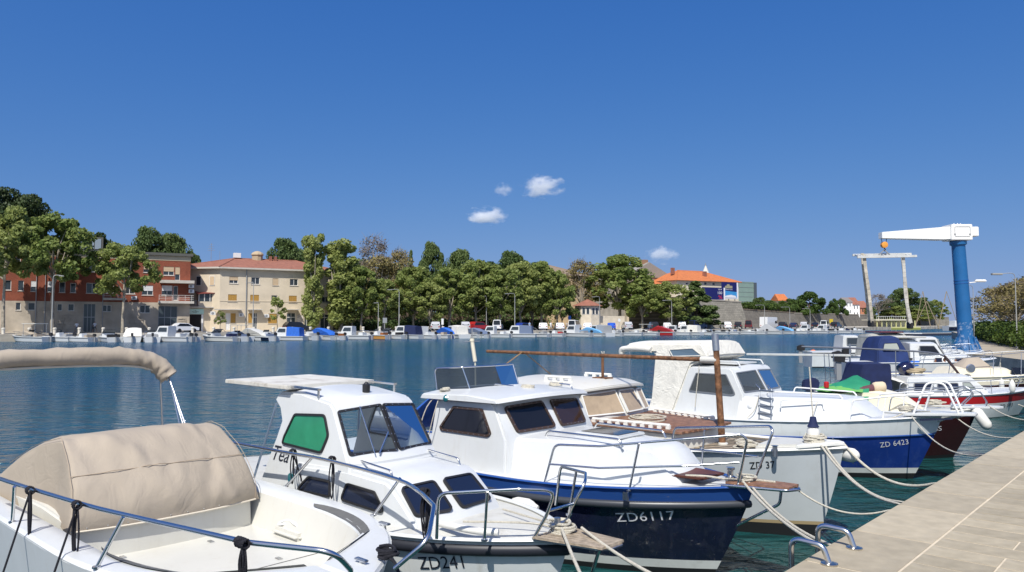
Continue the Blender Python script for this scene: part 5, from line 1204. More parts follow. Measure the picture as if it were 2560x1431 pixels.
    # rails
    def rail_pts(s): return [(1.93, s*.93, .78), (1.83, s*.88, 1.19), (1.3, s*.80, 1.22), (.5, s*.50, 1.34), (.0, s*.26, 1.41), (-.04, s*.22, 1.36), (.10, s*.15, .88)]
    def mid_pts(s): return [(1.88, s*.91, .98), (1.3, s*.82, 1.0), (.5, s*.52, 1.08), (.05, s*.21, 1.13)]
    for s in (-1, 1): tubes(o, 'pulpit_rail', [rail_pts(s) if s < 0 else [(1.48, .86, .80), (1.36, .80, 1.24), (.5, .50, 1.36), (-.05, .30, 1.44), (-.09, .26, 1.39), (.10, .22, .88)]], .0135, fil=.1); tubes(o, 'middle_rail', [mid_pts(s)], .011); stanchions(o, [((.98, s*.74, .80), (.90, s*.68, 1.27))], .0125); MB().box((-.98 - .03, s*.80 - .012, .72), (-.98 + .03, s*.80 + .012, .80)).build('stanchion_plate', steel, o)
    # bow plank, winch, brown mat
    fr = MB().tube(fillet(PL([(.25, -.20, .88), (-.38, -.12, .905), (-.46, 0, .91), (-.38, .12, .905), (.25, .20, .88)]), .06), .016, 8).build('platform_frame', steel, o, smooth=60)
    for k in range(6): y = -.125 + .05*k; MB().bar(P(.22, y*1.2, .905), P(-.40, y*.78, .925), .043, .018).build('plank', teak, o)
    MB().tube(fillet(PL([(-.28, 0, .89), (-.26, 0, .74), (.28, 0, .40)]), .08), .015, 8).build('platform_brace', steel, o, smooth=60)
    b = MB(); b.prism([P(1.02, -.32, .905), P(.40, -.30, .915), (P(.34, .06, .93)), P(.92, .12, .935)], (0, 0, .025)); b.build('brown_mat', mat('brown_vinyl', (.10, .035, .022), .45, var=.2), o, bevel=.008)
    MB().lathe([(.05, 0), (.05, .07), (.03, .08), (.03, .13), (.045, .14), (.045, .16)], P(.22, -.06, .88), seg=12).build('windlass', steel, o, smooth=40)
    b = MB(); coil(b, P(.08, -.02, .90), .09, 5, .010, 3); b.tube(smooth_path(PL([(.6, -.28, .94), (.4, -.22, .95), (.2, -.12, .93), (.05, .02, .93), (-.2, .05, .935)]), 5), .011, 6); b.build('deck_line', rope, o, smooth=60)
    fender(o, P(1.86, -1.12, .56), .36, .075, (-1, -.1, 0), dark=False)
    hull_text(h, o, 'ZD6117', 1.16, .64, .455, .515, .095, letter_w, spacing=1.08)
    b = MB(); coil(b, P(3.75, -.72, 1.62), .07, 4, .009, 9); b.tube(smooth_path(PL([(3.75, -.78, 1.63), (3.85, -.92, 1.45), (3.95, -.98, 1.1), (3.98, -1.0, .8)]), 5), .007, 5).tube(smooth_path(PL([(3.72, -.8, 1.62), (3.70, -.93, 1.4), (3.85, -.99, .8)]), 5), .007, 5); b.build('roof_line', rope, o, smooth=60)
    for y in (-.28, .28): b = MB(); coil(b, P(3.0, y + .3, 1.66), .1, 3, .01, 12); b.build('roof_line', rope, o, smooth=60)
    return o
zd6117()

# ------------------------------------------------------------------ grey wooden boat ZD 37 with mast
curtain = mat('beige_curtained_glass', (.40, .31, .21), .25, spec=.5, var=.12, vscale=9)
def zd37():
    o = boat('old grey wooden boat lettered ZD 37 with rusty mast and teak coachroof', 3.944, 9.111)
    hg = mat('grey_white_planking', (.50, .535, .55), .3, var=.06, vscale=2, dirt=(.36, .36, .33), dscale=2.5, damt=.35); cap = mat('white_cap_rail', (.74, .74, .70), .45, var=.05)
    h = Hull(7.2, 2.06, (1.01, .80, .80), rake=.42, ub=.42, pw=(1.5, 2.3), wl=.80)
    h.build(o, [(.33, boot_b), (.36, mat('brown_waterline_stain', (.35, .27, .15), .6)), (1., hg)]); h.deck(o, teakgrey, .05, .03)
    rubrail(h, o, cap, 1., .0, .04, .024, 'cap_rail')
    for k in range(13):
        y = -.84 + .14*k; pts = [P(u, y, h.sheer(u) - .049 + .03*(1 - (y/h.half(u))**2)) for u in np.linspace(max(.12, .12 + 1.6*(abs(y)/1.0)**2), 1.75, 6) if abs(y) < h.half(u) - .06]
        if len(pts) > 1: MB().tube(pts, .006, 4).build('deck_seam', black, o)
    # breasthook block and fender at the stem
    MB().prism(fillet(PL([(.45, -.38, .985), (.1, -.14, 1.03), (-.02, 0, 1.035), (.1, .14, 1.03), (.45, .38, .985)]), .04, 3, True), (0, 0, .045)).build('breasthook', cap, o, bevel=.01)
    fender(o, P(.28, .30, .90), .52, .085, (.95, -.65, .06), dark=False, name='bow_fender'); fender(o, P(.36, 0, 1.30), .34, .075, (0, 0, -1), line=(.40, .02, 1.95))
    # coachroof with teak top
    cw = lambda u, z: .30 + .20*u - .10*(z - .8)
    def C(u, z, bu=0, bz=0): return (u, z, min(cw(u, z), .88), bu, bz)
    loft([C(3.3, .72), C(3.3, 1.10), C(1.9, 1.05, .12, .01), C(1.86, .72, .12, 0)], 8).build('coachroof', gel2, o, smooth=35, bevel=.015)
    for k in range(13):
        v = -1 + 2*(k + .5)/13
        def e(u): return P(u, v*(cw(u, 1.1) + .03), 1.085 + .022*(1 - v*v) + (.02 if u > 2 else -.02))
        MB().bar(e(3.25), P(1.80 - .12*(1 - v*v), v*(cw(1.85, 1.05) + .03), 1.075 + .022*(1 - v*v)), .118, .03).build('teak_plank', teak, o)
    for s in (-1, 1):
        b = MB(); b.tube(PL([(3.1, s*.80, 1.165), (2.0, s*.60, 1.15)]), .02, 7)
        for k in range(10): u = 3.08 - 1.06*k/9; b.box((-u - .03, s*(.80 - .2*(3.1 - u)/1.1) - .018, 1.10), (-u + .03, s*(.80 - .2*(3.1 - u)/1.1) + .018, 1.155))
        b.build('slatted_handrail', cap, o, smooth=40)
    MB().box((-2.2, -.652, .86), (-1.97, -.64, .98)).build('side_panel', gel2, o)
    # deckhouse
    sw = lambda u, z: .97 - .12*z
    def R(u, z, bu=0, bz=0): return (u, z, sw(u, z), bu, bz)
    loft([R(4.7, .7), R(4.6, 1.46), R(4.5, 1.5, 0, .06), R(3.42, 1.5, .08, .05), R(3.38, 1.47, .10, .03), R(3.22, 1.12, .16, .0), R(3.2, .7, .16, 0)], 4).build('deckhouse', gel2, o, smooth=30, bevel=.012)
    loft([(4.85, 1.50, .88, 0, .06), (4.85, 1.56, .86, 0, .09), (3.5, 1.575, .86, .10, .09), (3.34, 1.53, .88, .16, .05), (3.34, 1.50, .88, .16, .04)], 8).build('deckhouse_roof', gel2, o, smooth=40, bevel=.012)
    def Fr(v, t): u = 3.22 + .16*t; z = 1.12 + .35*t; k = 1 - v*v; return P(u - (.16 - .06*t)*k, v*sw(u, z), z + .03*t*k) + Vector((.004, 0, .001))
    for v0, v1 in ((-.95, -.06), (.02, .60), (.68, .96)): pane_window(o, [Fr(v0, .12), Fr(v0, .95), Fr(v1, .97), Fr(v1, .12)], (1, 0, .3), .015, .018, cap, curtain, name='windscreen', off=.03)
    def S(u, z): return P(u, -sw(u, z) - .003, z)
    pane_window(o, [S(4.4, 1.42), S(3.55, 1.43), S(3.45, 1.16), S(4.4, 1.15)], (0, -1, 0), .02, .02, cap, curtain)
    for s in (-.5, .5): b = MB(); b.tube(PL([(4.2, s, 1.68), (3.7, s, 1.68)]), .02, 6); [b.box((-u - .03, s - .018, 1.60), (-u + .03, s + .018, 1.67)) for u in (4.18, 4.02, 3.88, 3.72)]; b.build('roof_handrail', cap, o)
    # mast, yard and crutch
    MB().tube(PL([(1.56, 0, .80), (1.64, 0, 2.18)]), .046, 10, r2=.040).build('mast', rust, o, smooth=60); MB().tube(PL([(1.637, 0, 2.12), (1.652, 0, 2.34)]), .047, 10).build('mast_sleeve', galv, o, smooth=60)
    MB().lathe([(.07, 0), (.065, .1), (.05, .11)], P(1.555, 0, .80), seg=12).build('mast_step', gel2, o, smooth=40)
    MB().tube(PL([(5.95, .02, 2.0), (1.72, 0, 1.995)]), .026, 8, r2=.03).build('boom', rust, o, smooth=60); MB().tube(PL([(1.86, 0, 1.995), (1.62, 0, 1.995)]), .045, 8).build('gooseneck', gel2, o, smooth=60)
    MB().tube(PL([(3.5, 0, 1.62), (3.5, 0, 1.97)]), .022, 7).box((-3.62, -.1, 1.655), (-3.38, .1, 1.675)).build('boom_crutch', rust, o)
    orl = mat('rusty_webbing', (.30, .17, .07), .9, var=.3, vscale=20)
    MB().bar(P(5.1, 0, 2.02), P(5.45, -.35, 1.66), .05, .012).bar(P(5.1, 0, 2.02), P(4.72, .3, 1.62), .05, .012).build('webbing_sling', orl, o)
    MB().tube(fillet(PL([(3.52, 0, 2.06), (3.5, .03, 1.98), (3.47, 0, 2.06)]), .02), .01, 6).build('boom_lashing', rope, o)
    # foredeck gear
    MB().prism([P(.95, -.36, .88), P(.42, -.26, .92), P(.40, .22, .94), P(.98, .34, .90)], (0, 0, .11)).build('liferaft_lid', gelold, o, bevel=.03)
    b = MB(); coil(b, P(1.15, -.15, .86), .14, 6, .014, 21); coil(b, P(1.35, .2, .87), .12, 4, .012, 22); coil(b, P(.35, -.02, 1.03), .12, 6, .013, 23)
    b.tube(smooth_path(PL([(1.5, -.5, .83), (1.2, -.45, .86), (.9, -.42, .87), (.6, -.3, .92)]), 5), .014, 6).build('deck_line', rope, o, smooth=60)
    b = MB(); coil(b, P(2.7, -.1, 1.115), .25, 4, .010, 25); b.build('roof_line', rope, o, smooth=60)
    MB().lathe([(.03, 0), (.03, .12), (.045, .13)], P(.62, -.52, .9), seg=8).build('fairlead', galv, o); MB().tube(PL([(1.55, -.66, .80), (1.52, -.62, .92)]), .03, 7).build('fairlead', galv, o)
    hull_text(h, o, 'ZD 37', .93, .67, .715, .745, .085, letter_k, cuts=8)
    return o
zd37()

# ------------------------------------------------------------------ white and blue boat ZD 6423
def zd6423():
    o = boat('white cabin boat lettered ZD 6423 with royal blue lower hull and canvas wheelhouse', 7.188, 12.279)
    h = Hull(7.4, 2.42, (1.0, .74, .72), rake=.62, ub=.42, pw=(1.5, 2.5), wl=.80, off=.26, sat=.78)
    h.build(o, [(.30, boot_b), (.37, boot_w), (.78, bluehull), (1., hullwhite)]); h.deck(o, gel, .02, .04, u0=.28); rubrail(h, o, gel, 1., -.01, .035, .02, 'toe_rail'); rubrail(h, o, bluestripe, .785, .004, .012, .016, 'stripe')
    # bow platform with anchor slots
    MB().prism(fillet(PL([(.75, -.42, .965), (.0, -.17, 1.005), (-.24, -.09, 1.015), (-.24, .09, 1.015), (.0, .17, 1.005), (.75, .42, .965)]), .05, 3, True), (0, 0, .05)).build('bow_platform', gel, o, bevel=.012)
    MB().prism(PL([(.50, -.345, .91), (.06, -.20, .955), (.06, -.195, .98), (.50, -.34, .945)]), (0, -.012, 0)).build('anchor_slot', navy, o)
    MB().tube(smooth_path(PL([(-.02, -.02, 1.0), (.25, -.02, .92), (.42, -.02, .80), (.50, -.02, .66)]), 5), .018, 8).build('bobstay', gel, o, smooth=60)
    # cabin with see-through windows
    sw = lambda u, z: 1.0 - .12*z
    def R(u, z, bu=0, bz=0): return (u, z, sw(u, z), bu, bz)
    body = loft([R(4.75, .64), R(4.62, .95), R(4.40, 1.62), R(4.36, 1.65, 0, .03), R(3.56, 1.65, .04, .04), R(3.50, 1.60, .06, .03), R(3.28, 1.17, .10, 0), R(3.26, .64, .10, 0)], 2, vee=True, open_rear=2)
    def S(u, z): return P(u, -sw(u, z) - .001, z)
    side = [S(4.24, 1.54), S(3.62, 1.54), S(3.42, 1.18), S(3.50, 1.155), S(4.38, 1.18)]; side2 = [Vector((p.x, -p.y, p.z)) for p in side]
    def Fr(v, t): u = 3.28 + .22*t; z = 1.17 + .43*t; k = 1 - abs(v); return P(u - (.10 - .04*t)*k, v*sw(u, z), z + .03*t*k)
    wns = [[Fr(s*.05, .1), Fr(s*.05, .92), Fr(s*.92, .92), Fr(s*.92, .1)] for s in (-1, 1)]
    shell(body, 'cabin', gel, o, .03, [(side, (0, -1, 0)), (side2, (0, 1, 0))] + [(w_, (1, 0, .3)) for w_ in wns], .02)
    gf = mat('grey_window_frame', (.25, .26, .27), .4, .5)
    pane_window(o, side, (0, -1, 0), .03, .02, gf, greypane); pane_window(o, side2, (0, 1, 0), .03, .02, gf, greypane)
    for w_ in wns: pane_window(o, w_, (1, 0, .3), .03, .02, gf, greypane, name='windscreen')
    MB().box((-4.3, -.8, .6), (-3.35, .8, .75)).build('cabin_sole', greymetal, o); MB().box((-3.9, -.6, .76), (-3.6, -.1, 1.3)).build('helm_seat', white_p, o, bevel=.05)
    MB().tube(fillet(PL([(4.4, -.55, 1.68), (4.35, -.55, 1.76), (3.55, -.5, 1.76), (3.5, -.5, 1.68)]), .05), .014, 7).tube(fillet(PL([(4.4, .55, 1.68), (4.35, .55, 1.76), (3.55, .5, 1.76), (3.5, .5, 1.68)]), .05), .014, 7).box((-4.3, -.42, 1.70), (-3.6, .42, 1.725)).build('roof_hatch', gel, o, smooth=40)
    # coachroof, faceted
    cw = lambda u, z: .22 + .235*u - .45*(z - .8)
    def C(u, z, bu=0, bz=0): return (u, z, min(cw(u, z), 1.0 - .3*(z - .8)), bu, bz)
    loft([C(3.35, .66), C(3.35, 1.15, 0, .02), C(1.95, 1.18, 0, .03), C(1.62, 1.17, .03, .02), C(1.22, .86, .08, 0), C(1.2, .7, .08, 0)], 4).build('coachroof', gel, o, smooth=28, bevel=.012)
    for s in (-1, 1): tubes(o, 'grab_rail', [[(2.95, s*.62, 1.16), (2.92, s*.62, 1.25), (1.75, s*.36, 1.25), (1.70, s*.36, 1.18)]], .013, white_p)
    MB().tube(fillet(PL([(2.6, -.82, 1.0), (2.58, -.84, 1.14), (1.95, -.60, 1.14), (1.93, -.6, 1.0)]), .04), .012, 7).build('side_rail', white_p, o, smooth=60)
    # canvas wheelhouse behind
    cv = loft([(5.30, .70, .92, 0, 0), (5.18, 1.0, .92, 0, .0), (5.12, 1.9, .85, 0, .02), (5.85, 1.90, .84, 0, .04), (5.80, 2.06, .82, 0, .05), (4.15, 2.10, .78, .05, .05), (3.98, 1.84, .80, .03, .02), (4.35, 1.70, .82, 0, 0), (4.62, .95, .92, 0, 0), (4.72, .7, .92, 0, 0)], 8)
    wc = cv.build('canvas_wheelhouse', whitecloth, o, smooth=45, bevel=.03)
    MB().tube(smooth_path(PL([(5.95, -.80, 1.86), (5.90, -.82, 1.95), (5.5, -.85, 1.97), (5.2, -.86, 1.95)]), 4), .06, 9).build('rolled_flap', whitecloth, wc, smooth=60)
    pane_window(wc, PL([(4.82, -.835, 1.97), (4.30, -.825, 2.01), (4.08, -.83, 1.86), (4.72, -.86, 1.83)]), (0, -1, 0), .02, .015, whitecloth, mat('hazy_vinyl', (.10, .15, .20), .12), name='vinyl_window')
    MB().tube(PL([(5.75, -.8, 1.9), (5.72, -.85, .8)]), .012, 6).build('canopy_pole', steel, o)
    # ladder on deck edge
    L = MB()
    for d in (-.11, .11): L.tube(fillet(PL([(2.80 + d, -1.02, .72), (2.80 + d, -.99, .98), (2.85 + d, -.86, 1.32), (2.98 + d, -.74, 1.38)]), .05), .011, 7)
    for k in range(4): z = .88 + .13*k; y = -1.0 + .045*k; L.box((-2.93 - .01*k, y - .03, z), (-2.67 - .01*k, y + .03, z + .025))
    L.build('boarding_ladder', galv, o, smooth=50)
    # pulpit
    for s in (-1, 1):
        tubes(o, 'pulpit_rail', [[(1.48, s*.72, .86), (1.42, s*.70, 1.20), (.95, s*.52, 1.28), (.30, s*.30, 1.36)]], .014, white_p); stanchions(o, [((1.0, s*.56, .92), (.95, s*.52, 1.28))], .011, white_p)
    tubes(o, 'pulpit_hoop', [[(.60, -.34, 1.0), (.42, -.22, 1.52), (.18, -.16, 1.52), (-.02, -.14, 1.02)]], .017, white_p, fil=.12); tubes(o, 'pulpit_hoop', [[(.60, .34, 1.0), (.42, .22, 1.52), (.18, .16, 1.52), (-.02, .14, 1.02)]], .017, white_p, fil=.12)
    hull_text(h, o, 'ZD 6423', 1.06, .70, .44, .505, .085, letter_w, spacing=1.05)
    fender(o, P(2.06, -1.2, 1.02), .30, .07, (0, 0, -1), line=(2.02, -.75, 1.3)) if False else None
    MB().tube(PL([(2.03, -.62, 1.14), (2.06, -1.12, .6)]), .007, 5).build('fender_line', rope, o)
    MB().lathe([(.035, 0), (.045, .02), (.02, .04)], P(3.15, -.86, .98), (0, -1, .2), 12).build('skin_fitting', gel, o, smooth=40)
    b = MB(); coil(b, P(.8, 0, 1.0), .14, 5, .012, 31); b.tube(smooth_path(PL([(1.15, -.5, .89), (.9, -.42, .93), (.7, -.2, 1.02), (.4, -.1, 1.05)]), 5), .011, 6).build('deck_line', rope, o, smooth=60)
    MB().tube(smooth_path(PL([(4.15, -.86, 1.68), (4.18, -.9, 1.3), (4.2, -.95, .9)]), 4), .008, 5).build('hanging_line', rope, o); MB().tube(smooth_path(PL([(3.0, -.8, 1.2), (3.02, -.95, .95), (3.15, -1.0, .78)]), 4), .008, 5).build('hanging_line', rope, o)
    return o
zd6423()
# ================================================================== FAR QUAY: BOATS, CARS, LAMPS, PEOPLE
def outboard(parent, u, y, z, m=None):
    o = MB(); o.add([], []); b = loft([(u + .02, z + .15, .11, 0, 0), (u - .02, z + .42, .12, 0, 0), (u + .10, z + .52, .12, 0, 0), (u + .42, z + .44, .11, 0, 0), (u + .44, z + .18, .10, 0, 0)], 2)
    b = MB().add([Vector(v) + Vector((0, y, 0)) for v in b.v], b.f)
    e = b.build('outboard_motor', m or black, parent, bevel=.03); MB().box((-u - .34, y - .05, z - .55), (-u - .14, y + .05, z + .16)).build('motor_leg', greymetal, e); return e
FPROTO = {}
seagrey = mat('grey_canvas', (.30, .31, .32), .8); greyblue = mat('grey_blue_canvas', (.13, .17, .26), .8); litblue = mat('light_blue_canvas', (.16, .40, .68), .8); redp = mat('red_gelcoat', (.42, .03, .03), .35); wood = mat('varnished_wood', (.28, .10, .03), .4)
def far_boat_proto(kind, cm, hm):
    key = (kind, cm.name, hm.name)
    if key in FPROTO: return FPROTO[key]
    L, B = {'open': (4.6, 1.8), 'cuddy': (5.4, 2.1), 'pilot': (5.8, 2.1), 'canvas': (5.8, 2.2), 'cover': (5.2, 2.0), 'ttop': (5.4, 2.1), 'tent': (5.6, 2.0)}[kind]
    o = thing('far_boat', 'proto', 'boat', (0, 0, -50)); h = Hull(L, B, (.78, .58, .55), rake=.6, ub=.42, zbot=-.25)
    h.build(o, [(.33, boot_b), (.85, hm), (1., gel)], n=9); h.deck(o, gel, .05, .04, n=8); rubrail(h, o, black if hm is not navy else gel, .84, .005, .025, .03)
    if kind in ('open', 'ttop'):
        loft([(2.6, .55, .42, 0, 0), (2.7, 1.0, .40, 0, 0), (3.1, 1.05, .40, 0, 0), (3.2, .55, .42, 0, 0)], 2).build('console', gel, o, bevel=.03)
        MB().prism(PL([(2.68, -.4, 1.0), (2.68, .4, 1.0), (2.85, .36, 1.3), (2.85, -.36, 1.3)]), (-.02, 0, 0)).build('windscreen', winglass, o)
        MB().box((-4.2, -.6, .5), (-3.7, .6, .85)).build('seat', cm, o, bevel=.05); outboard(o, L, 0, .5)
        if kind == 'ttop':
            r = MB().box((-4.3, -.8, 1.95), (-2.2, .8, 2.02)).build('awning', gel2, o, bevel=.02)
            for u in (2.4, 4.1):
                for y in (-.7, .7): MB().tube([P(u, y, .6), P(u, y, 1.96)], .02, 5).build('awning_post', steel, o)
            loft([(.7, .75, .5, 0, 0), (1.2, 1.0, .6, 0, .1), (2.4, 1.15, .7, 0, .1), (3.6, .8, .75, 0, .1)], 4).build('boat_cover', cm, o, smooth=50)
    if kind == 'cuddy':
        loft([(.9, .62, .35, .05, 0), (1.1, .85, .5, .05, .05), (2.1, .98, .72, 0, .05), (2.2, .55, .75, 0, 0)], 4).build('cuddy', gel, o, smooth=40, bevel=.02)
        w_ = loft([(1.95, .98, .74, .1, 0), (2.45, 1.42, .66, .08, .02), (2.5, 1.42, .66, .08, .02), (2.06, .98, .74, .1, 0)], 4).build('windscreen', winglass, o); MB().tube(PL([(2.9, -.68, 1.1), (2.47, -.66, 1.43), (2.40, 0, 1.46), (2.47, .66, 1.43), (2.9, .68, 1.1)]), .025, 5).build('screen_frame', cm, w_)
        for s in (-1, 1): MB().box((-1.9, s*.66 - .02, .72), (-1.4, s*.66 + .02, .86)).build('window', winglass, o)
        MB().box((-4.7, -.7, .5), (-4.2, .7, .9)).build('seat', cm, o, bevel=.05); outboard(o, L, 0, .5)
    if kind in ('pilot', 'canvas'):
        loft([(.9, .62, .4, .05, 0), (1.1, .9, .55, .05, .04), (2.0, 1.0, .72, 0, .04), (2.1, .55, .78, 0, 0)], 4).build('coachroof', gel, o, smooth=40, bevel=.02)
        z1 = 1.72; u1 = 3.4
        loft([(u1, .5, .82, 0, 0), (u1, z1, .74, 0, .04), (2.2, z1, .72, .05, .04), (1.9, 1.05, .76, .08, 0), (1.88, .5, .78, .08, 0)], 4).build('wheelhouse', gel, o, smooth=40, bevel=.03)
        for s in (-1, 1): MB().prism(PL([(3.25, s*.785, 1.58), (2.35, s*.775, 1.58), (2.12, s*.80, 1.14), (3.25, s*.82, 1.14)]), (0, s*.02, 0)).build('window', winglass, o)
        for a, c in ((-.62, -.05), (.05, .62)): MB().prism([P(1.96 - .04, a, 1.14), P(1.96 - .04, c, 1.14), P(2.12 - .04, c*.95, 1.6), P(2.12 - .04, a*.95, 1.6)], (.05, 0, .01)).build('windscreen', winglass, o)
        if kind == 'canvas':
            loft([(5.3, .55, .88, 0, 0), (5.2, 1.66, .78, 0, .06), (3.42, 1.78, .80, 0, .05), (3.4, .55, .88, 0, 0)], 4).build('canvas_enclosure', cm, o, smooth=45, bevel=.04)
            MB().prism(PL([(5.0, -.86, 1.45), (4.1, -.86, 1.5), (4.1, -.90, .95), (4.9, -.90, .95)]), (0, -.01, 0)).build('vinyl_window', cm, o)
        else: MB().box((-4.9, -.75, .5), (-4.3, .75, .92)).build('seat', cm, o, bevel=.05); outboard(o, L, .3, .5)
    if kind == 'cover':
        loft([(.4, .74, .3, .1, 0), (1.3, .95, .75, 0, .12), (2.3, 1.5, .72, 0, .08), (3.1, 1.42, .75, 0, .08), (4.6, .95, .88, 0, .08), (5.1, .62, .92, 0, 0)], 6).build('boat_cover', cm, o, smooth=50); outboard(o, L, 0, .5)
    if kind == 'tent':
        loft([(1.2, .62, .8, .1, 0), (2.6, 1.75, .08, 0, .02), (3.2, 1.78, .08, 0, .02), (5.0, .62, .9, 0, 0)], 4).build('boat_cover', cm, o, smooth=40); outboard(o, L, 0, .5)
    tubes(o, 'pulpit_rail', [[(1.2, -.55, .72), (1.15, -.55, 1.05), (.15, -.18, 1.12), (.15, .18, 1.12), (1.15, .55, 1.05), (1.2, .55, .72)]], .02, steel, 5)
    FPROTO[key] = (o, tree_of(o), L); return FPROTO[key]
white_m = gel
FBOATS = [(77, 'ttop', beigecloth, gel, 50), (138, 'open', seagrey, gel, 62), (198, 'open', beigecloth, gel, 60), (274, 'cuddy', black, gel, 10), (335, 'cover', whitecloth, gel, -8), (377, 'open', seagrey, gel, 0), (420, 'pilot', gel, gel, 60), (459, 'open', seagrey, gel, 30),
 (550, 'cuddy', navycloth, gel2, 55), (592, 'ttop', greyblue, navy, 20), (628, 'cover', gel2, gel, 40), (660, 'open', greyblue, navy, 30), (713, 'canvas', bluecloth, gel, 62), (767, 'open', seagrey, gel, 30), (802, 'cover', bluecloth, gel, 30), (834, 'open', wood, gel, 20), (876, 'pilot', gel, gel, 58),
 (934, 'open', wood, mat('orange_gelcoat', (.55, .28, .08), .4), 50), (973, 'cuddy', black, gel, 40), (1011, 'canvas', navycloth, gel, 50), (1055, 'pilot', gel, gel, 30), (1082, 'cuddy', beigecloth, gel, 55), (1114, 'cover', bluecloth, bluehull, 20), (1138, 'canvas', whitecloth, gel, 5), (1166, 'cuddy', seagrey, gel, 35), (1188, 'cover', greyblue, gel, 20),
 (1231, 'pilot', gel, gel, 55), (1292, 'canvas', greyblue, gel, 60), (1336, 'cuddy', seagrey, gel, 45), (1378, 'open', redp, gel, 50), (1436, 'pilot', seagrey, gel, 35), (1472, 'cover', litblue, gel, 40), (1496, 'canvas', seagrey, gel, 10), (1524, 'open', seagrey, gel, 30), (1566, 'cuddy', gel, gel, 58), (1608, 'ttop', gel2, gel, 40), (1648, 'cover', redp, redp, 45),
 (1684, 'pilot', gel2, gel, 50), (1717, 'canvas', whitecloth, gel, 30), (1752, 'open', black, gel, 30), (1785, 'cuddy', black, gel, 40), (1816, 'open', greyblue, gel, 40), (1850, 'cuddy', gel, gel, 50), (1884, 'open', seagrey, gel, 30), (1916, 'tent', seagrey, gel, 35), (1953, 'cover', litblue, gel, 25), (1989, 'open', gel2, gel, 35), (2016, 'pilot', gel, gel, 30), (2036, 'cuddy', seagrey, gel, 30), (2058, 'pilot', black, gel, 20), (2078, 'cuddy', gel, gel, 35), (2098, 'open', navycloth, gel, 30), (2114, 'cuddy', gel, gel, 40), (2130, 'open', gel, gel, 30)]
KIND_WORDS = {'open': 'small open boat with outboard', 'cuddy': 'low cuddy boat with windscreen', 'pilot': 'wheelhouse boat', 'canvas': 'cabin boat with canvas enclosure', 'cover': 'boat under a tarpaulin', 'ttop': 'boat with flat awning', 'tent': 'boat under a pitched tent cover'}
COLW = {'beige_canvas': 'beige', 'grey_canvas': 'grey', 'black_rubber': 'black', 'offwhite_canvas': 'off white', 'gelcoat_white': 'white', 'navy_canvas': 'navy', 'grey_blue_canvas': 'slate blue', 'gelcoat_warm_white': 'cream', 'blue_canvas': 'bright blue', 'varnished_wood': 'brown', 'light_blue_canvas': 'pale blue', 'red_gelcoat': 'red'}
def ordinal(n): return f"{n}{'th' if 10 <= n % 100 <= 20 else {1: 'st', 2: 'nd', 3: 'rd'}.get(n % 10, 'th')}"
rb = random.Random(17)
used_proto = set()
for k, (px, kind, cm, hm, ang) in enumerate(FBOATS):
    pr, tr, L = far_boat_proto(kind, cm, hm)
    yp = 851.5 - (px - 700)*.0130 if px > 400 else 855
    w_ = at_z(px, yp + rb.uniform(-.4, .4), WATER_Z)
    if (kind, cm.name, hm.name) in used_proto: o = copy_tree(pr, None, tr)
    else: used_proto.add((kind, cm.name, hm.name)); o = pr
    th = FROT + math.pi/2 + math.radians(ang*.75 + rb.uniform(-6, 6)); sc = rb.uniform(1.05, 1.2)
    c = Vector((math.cos(th), math.sin(th), 0))*L*.5*sc
    o.location = (w_.x + c.x, w_.y + c.y, -.02 + WATER_Z*.5); o.rotation_euler = (0, 0, th); o.scale = (sc, sc, sc)
    tag(o, f'{COLW[cm.name]} and white {KIND_WORDS[kind]}, {ordinal(k + 1)} from left on far quay', 'boat', 'boats moored along the far quay')

